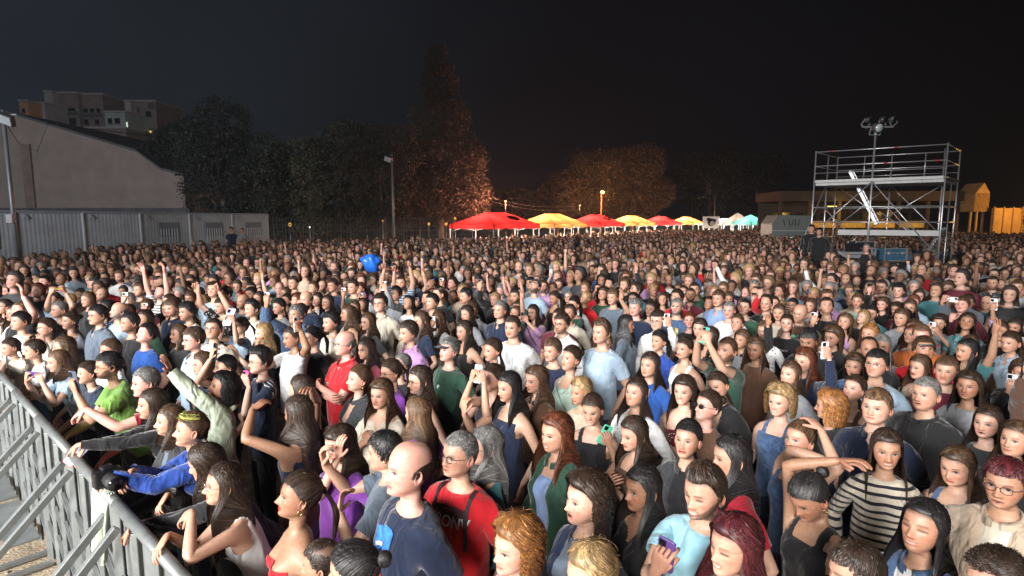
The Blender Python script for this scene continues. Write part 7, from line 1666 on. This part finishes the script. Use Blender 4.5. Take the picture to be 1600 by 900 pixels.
for i, (x, y) in enumerate(near):
    r = random.Random(500 + i); sex = "m" if r.random() < .46 else "f"; hair = r.choice(f1 if sex == "m" else f2); hc = r.choice(HCW)
    if hair in ("bald", "recede"): hc = r.choice(["grey", "dark brown", "brown"])
    if sex == "m" and hc == "auburn": hc = "brown"
    H = (r.gauss(1.64, .05) if sex == "m" else r.gauss(1.535, .045)); top = r.choice(TOPW[sex]); tc = r.choice(TCW)
    u_, v_, dep = proj((x, y, H))
    kw = dict(sex=sex, hair=hair, hc=hc, top=top if top != "jacket" else ("jacket", "tee"), tc=tc if top != "jacket" else (tc, r.choice(["white", "black", "grey"])), skin=r.choice(["fair", "light", "light", "light", "medium", "medium", "tan", "pink"]), H=H,
              yaw=r.gauss(6, 14), hy=r.gauss(0, 10), hp=r.gauss(9, 7), hr=r.gauss(0, 4), build=r.uniform(.94, 1.1), trc=r.choice(["black", "denim", "charcoal", "navy"]))
    if sex == "m" and r.random() < .45: kw["beard"] = r.choice([.5, .8, 1])
    if r.random() < .45: kw["smile"] = r.uniform(.4, 1)
    elif r.random() < .35: kw["mo"] = r.uniform(.5, 1.0)
    if r.random() < .1: kw["face"] = 1
    acc = []; 
    if top in ('tee', 'blouse', 'tank', 'shirt') and r.random() < .16: kw['pat'] = r.choice(['stripes', 'print', 'dots'])
    if r.random() < .2: acc.append(r.choice(["glasses", "glasses_metal"]))
    if sex == "f" and r.random() < .25 and y < 8: acc.append("earring")
    if sex == "m" and r.random() < .05: acc.append("cap")
    kw["acc"] = tuple(acc); ptxt = ""
    q_ = r.random(); pc_ = r.choice(["white", "black", "white", "grey", "clear", "black"])
    if y > 4.0:
        if q_ < .07: kw["R"] = "phone"; kw["phone"] = D(c=pc_, hand="R"); ptxt = " filming with a %s phone" % pc_
        elif q_ < .11: kw["R"] = kw["Lh"] = "phone2"; kw["phone"] = D(c=pc_, hand="both"); ptxt = " gripping a %s phone" % pc_
        elif q_ < .15: kw["R"] = "phoneup"; kw["phone"] = D(c=pc_, hand="R"); ptxt = " raising a %s phone" % pc_
        elif q_ < .18: kw["Lh"] = "up"; ptxt = " with one arm raised"
        elif q_ < .20: kw["R"] = kw["Lh"] = "clap"; ptxt = " clapping"
        elif q_ < .22: kw["R"] = "fist"; kw["Lh"] = "fist"; ptxt = " with both fists raised"
        elif q_ < .24: kw["R"] = "chin"; ptxt = " touching the chin"
        elif q_ < .27: kw["R"] = kw["Lh"] = "crossed"; ptxt = " with arms crossed"
    if "glasses" in acc or "glasses_metal" in acc: ptxt += " in glasses" if ptxt else " and glasses"
    if y < 4.5: kw["H"] = min(H, 1.52 if sex == "m" else 1.46)
    an = min(PHOTO_ANCHORS, key=lambda a: math.hypot(a[0]-u_, (a[1]-v_)*1.5)); dx, dy = u_ - an[0], (v_ - an[1])*1.4
    if abs(dy) > abs(dx): rel = "behind" if dy < 0 else "in front of"
    else: rel = "left of" if dx < 0 else "right of"
    kk = (an[2], rel, tc, GN[top]); cnt[kk] = cnt.get(kk, 0) + 1
    base = "person in a %s %s%s" % (tc, GN[top], ptxt); lab = "%s %s %s" % (base, rel, an[2]); n_ = 1
    while lab in usedlab: lab = "%s %s %s" % (base.replace("person in", ORD[n_] + " person in"), rel, an[2]); n_ += 1
    for a_, b_ in ((" and glasses", ""), (" in glasses", ""), ("nearest ", "first "), ("filming with a", "filming with"), ("the forest green tee", "the green tee"), ("the plain white tee", "the white tee"), (" with both fists raised", " with raised fists"), (" with one arm raised", " raising an arm"), (" holding a", " with a"), ("in front of", "before"), ("the bright blue jacket", "the blue jacket")):
        if len(re.findall(r"[A-Za-z0-9'-]+", lab)) > 16: lab = lab.replace(a_, b_)
    usedlab.add(lab)
    P = make_person(pos=(x, y), label=lab, group="people packed in the concert crowd", seed=1000 + i, lod=0 if y < 4 else 1, **kw)
    if y < 9.5 and top in ("tee", "croptee", "hoodie", "long") and r.random() < .40:
        pc2 = r.choice([("a", (.5, .5, .52)), ("b", (.45, .06, .05)), ("c", (.05, .16, .40)), ("d", (.55, .45, .12)), ("e", (.10, .30, .22)), ("f", (.03, .03, .035))]); wd = r.uniform(.05, .085)
        zt_ = -.30 - r.uniform(0, .05); surf_strip(P, [(wd - wd*2*j/6, .15, zt_) for j in range(7)], r.uniform(.04, .12), mat("print_ink_" + pc2[0], pc2[1], .75, noise=.75, nscale=r.choice([30, 45]), detail=1), "printed_panel", off=.004)
    elif y < 9.5 and top in ("tee", "tank", "long", "blouse") and r.random() < .30:
        s3 = r.choice([-1, 1]); surf_strip(P, [(s3*(.10 - .022*j), .10, -.20 - .033*j) for j in range(10)], .018, mat("bag_strap_" + r.choice("ab"), r.choice([(.02, .02, .02), (.12, .06, .03)]), .7), "bag_strap", off=.005)
    if "phone" in kw:
        P["phone"]["label"] = "%s phone of the %s %s %s" % (pc_, base.replace(ptxt, ""), rel, an[2]) if n_ == 1 else "%s phone of the %s %s %s %s" % (pc_, ORD[n_-1], base.replace(ptxt, ""), rel, an[2])
# operators on the riser and people standing higher by the cabins
def raised(x, y, Y, z0, lab, **kw):
    h = at_y(x, y, Y); P = make_person(pos=(h[0], Y), label=lab, H=h[2] - z0, lod=1, **kw); P["o"].location.z += z0; return P
raised(1268, 356, 20.6, .62, "tall person in black standing beside the scaffold ladder, hands down", sex="m", hair="short", hc="black", top="hoodie", tc="black", seed=901, build=1.15)
raised(1280, 361, 20.0, .62, "second tall person in black standing right beside the scaffold post", sex="m", hair="short", hc="black", top=("jacket", "tee"), tc=("black", "black"), seed=902, build=1.2)
raised(1354, 386, 18.3, .0 + .12, "person in dark clothes bent over the mixing desk", sex="m", hair="crew", hc="grey", top="tee", tc="black", seed=903, skin="pink")
o = link("standing_box", None); o.location = (at_y(1274, 360, 20.3)[0], 20.3, 0); q = MB(); q.box((0, 0, .30), (1.5, 1.6, .60)); q.build("box_body", mat("black_drape"), o, bevel=.01); q = MB(); q.box((0, 0, .607), (1.54, 1.64, .02)); q.build("lid", mat("riser_ply"), o); tag(o, "low black platform under the two people beside the scaffold", "platform")
for k, (x, y, c, h_, lab) in enumerate(((361, 358, "navy", "short", "person in navy standing above the crowd beside the end cabin"), (378, 360, "grey", "crew", "person in grey standing above the crowd next to the one in navy"))):
    raised(x, y, 30.0, .45, lab, sex="m", hair=h_, top="tee", tc=c, seed=910 + k)
o = link("standing_box", None); p = at_y(369, 360, 30); o.location = (p[0], 30, 0); q = MB(); q.box((0, 0, .22), (1.6, .8, .44)); q.build("box_body", mat("black_drape"), o, bevel=.01); q = MB(); q.box((0, 0, .447), (1.64, .84, .012)); q.build("lid", mat("riser_ply"), o); tag(o, "low dark platform beside the end cabin with two people on it", "platform")
for p_ in bpy.data.objects:
    if p_.parent is None and 'label' in p_ and len(re.findall(r"[A-Za-z0-9'-]+", p_['label'])) > 16: print('LONG', p_['label'], '!')
print("individuals", len(PEOPLE), "far", len(far), "t", _t.time() - _t0)
# ------------------------------------------------------------------ far crowd, one object
def crowd_template(lod, k, r):
    sex = "m" if r.random() < .5 else "f"; hair = r.choice(["s", "s", "s", "b"]) if sex == "m" else r.choice(["l", "l", "t", "c"])
    pn = r.random(); arms = None; R_, L_ = "down", "down"
    up = k % 18 == 3
    if up: R_ = ["phoneup", "phone", "up", "fist"][(k // 2) % 4]; L_ = ["down", "phone", "down", "up"][k % 4]
    arms = {"R": pose(R_, 1, r), "L": pose(L_, -1, r)} if (lod == 2 or up) else None
    B = build_body(sex, lod, (r.uniform(-.25, .25), r.uniform(0, .3), r.uniform(-.08, .08)), arms, r.uniform(.95, 1.1), (1, 1, 1), None, (.05, .04, .03), r.choice([0, 0, .8]) if sex == "m" else 0, 0, k, 1.62, 0, 0, legs=False)
    V, Q, C, t, X = B["V"], B["Q"], B["C"], B["t"], B["X"]
    nlz = -.175 + (-.205 + .175) * (np.cos(X[:, 4]) + 1)/2
    cl = np.zeros(len(V), int)           # 0 skin 1 cloth 2 hair 3 phone
    sl = r.choice([.62, .62, 2.0, .3]); cl[(t < 0) & (X[:, 3] > 14.5) & (X[:, 2] < nlz)] = 1; cl[(t >= 0) & (t < sl)] = 1
    if arms is None: pass
    N = normals(V, Q); V = V + N * np.where(cl == 1, .012, 0)[:, None]
    drop = (cl[Q] == 1).all(1) & ((X[Q, 2] < -.88).all(1)); parts = [(V, Q, C, cl)]
    # hair
    na = 14 if lod == 3 else 20; kind = {"b": HL_R}.get(hair, HL_F if sex == "f" else HL_M)
    P, q = cap_grid(kind, {"s": .014, "b": .008, "l": .018, "t": .012, "c": .032}[hair], na, 6 if lod == 3 else 8, seed=k, rough=.006)
    Ps, qs = [P], [q]
    if hair in ("l", "c"):
        a = np.linspace(math.radians(80), math.radians(280), 9)[None, :]; u = np.linspace(0, 1, 4)[:, None]; L = r.uniform(.15, .34)
        tp = scalp(a + 0*u, .16 + 0*u*a, .014); w = sstep(0, 1, u)[..., None]; tg = np.concatenate([.11*np.sin(a)[..., None] + 0*w, (-.10 + .04*np.cos(a))[..., None] + 0*w], -1)
        tp[..., :2] = tp[..., :2]*(1-w) + tg*w; tp[..., 2] -= u*L; Ps.append(tp.reshape(-1, 3)); qs.append(grid_faces(4, 9, len(P), False))
    P = np.concatenate(Ps); q = np.concatenate(qs); P = ((P - B["piv"]) @ B["RM"].T + B["piv"] + HD + np.array([0, 0, 1.62]))
    parts.append((P, q, np.ones((len(P), 3)), np.full(len(P), 2)))
    if up and arms and R_.startswith("phone"):
        wp, hd, pn_, sd = B["hands"]["R"]; c = wp + hd*.09 + pn_*.02 + np.array([0, 0, 1.62]); pts = []
        for sx_ in (-1, 1):
            for sz_ in (-1, 1):
                for sy_ in (-1, 1): pts.append(c + np.array([sx_*.036, sy_*.006, sz_*.075]))
        fq = np.array([(0,1,3,2),(4,6,7,5),(0,4,5,1),(2,3,7,6),(0,2,6,4),(1,5,7,3)]); parts.append((np.array(pts), fq, np.ones((8, 3)), np.full(8, 3)))
    b = 0; VV, QQ, CC, KK = [], [], [], []
    for v, q, c, kk in parts: VV.append(v); QQ.append(q + b); CC.append(c); KK.append(kk); b += len(v)
    return np.concatenate(VV), np.concatenate(QQ), np.concatenate(CC), np.concatenate(KK)
rt = random.Random(99)
class RR:      # random.Random with the numpy calls the helpers use
    def __init__(s, r): s.r = r
    def __getattr__(s, n): return getattr(s.r, n)
TP = {2: [crowd_template(2, k, rt) for k in range(36)], 3: [crowd_template(3, k, rt) for k in range(36)]}
pal_s = np.array(list(SKINS.values()))*.92; pal_h = np.array([HAIRC[c] for c in HCW]); pal_c = np.array([CLOTH[c] for c in TCW]); pal_p = np.array([PHONE_C[c] for c in ("white", "black", "white", "blue", "clear")])
Vs, Qs, Cs = [], [], []; base = 0
for i, (x, y) in enumerate(far):
    lod = 2 if math.hypot(x, y) < 19 else 3; V, Q, C, K = TP[lod][int(RNG.integers(0, 36))]
    hs = RNG.normal(.985, .052); d = STAGE[:2] - np.array([x, y]); a = math.atan2(-d[0], d[1]) + RNG.normal(.1, .25); c, s = math.cos(a), math.sin(a)
    P = V*hs; X_ = P[:, 0]*c - P[:, 1]*s + x; Y_ = P[:, 0]*s + P[:, 1]*c + y
    sk = pal_s[RNG.integers(0, len(pal_s))]; hcx = pal_h[RNG.integers(0, len(pal_h))]; cc = pal_c[RNG.integers(0, len(pal_c))]; pp = pal_p[RNG.integers(0, len(pal_p))]
    PAL = np.stack([sk, cc, hcx, pp]); Vs.append(np.stack([X_, Y_, P[:, 2]], 1)); Qs.append(Q + base); base += len(V); Cs.append(PAL[K] * C)
cm = mat("crowd_surface", (.5, .5, .5), .75); n = cm.node_tree; a = n.nodes.new("ShaderNodeAttribute"); a.attribute_name = "Col"; n.links.new(a.outputs["Color"], n.nodes["Principled BSDF"].inputs["Base Color"])
co = link("crowd", mk_mesh("crowd", np.concatenate(Vs), np.concatenate(Qs), cm, colors=np.concatenate(Cs))); tag(co, "dense crowd stretching back to the tents and the wire fence", kind="stuff")
print("crowd verts", base)
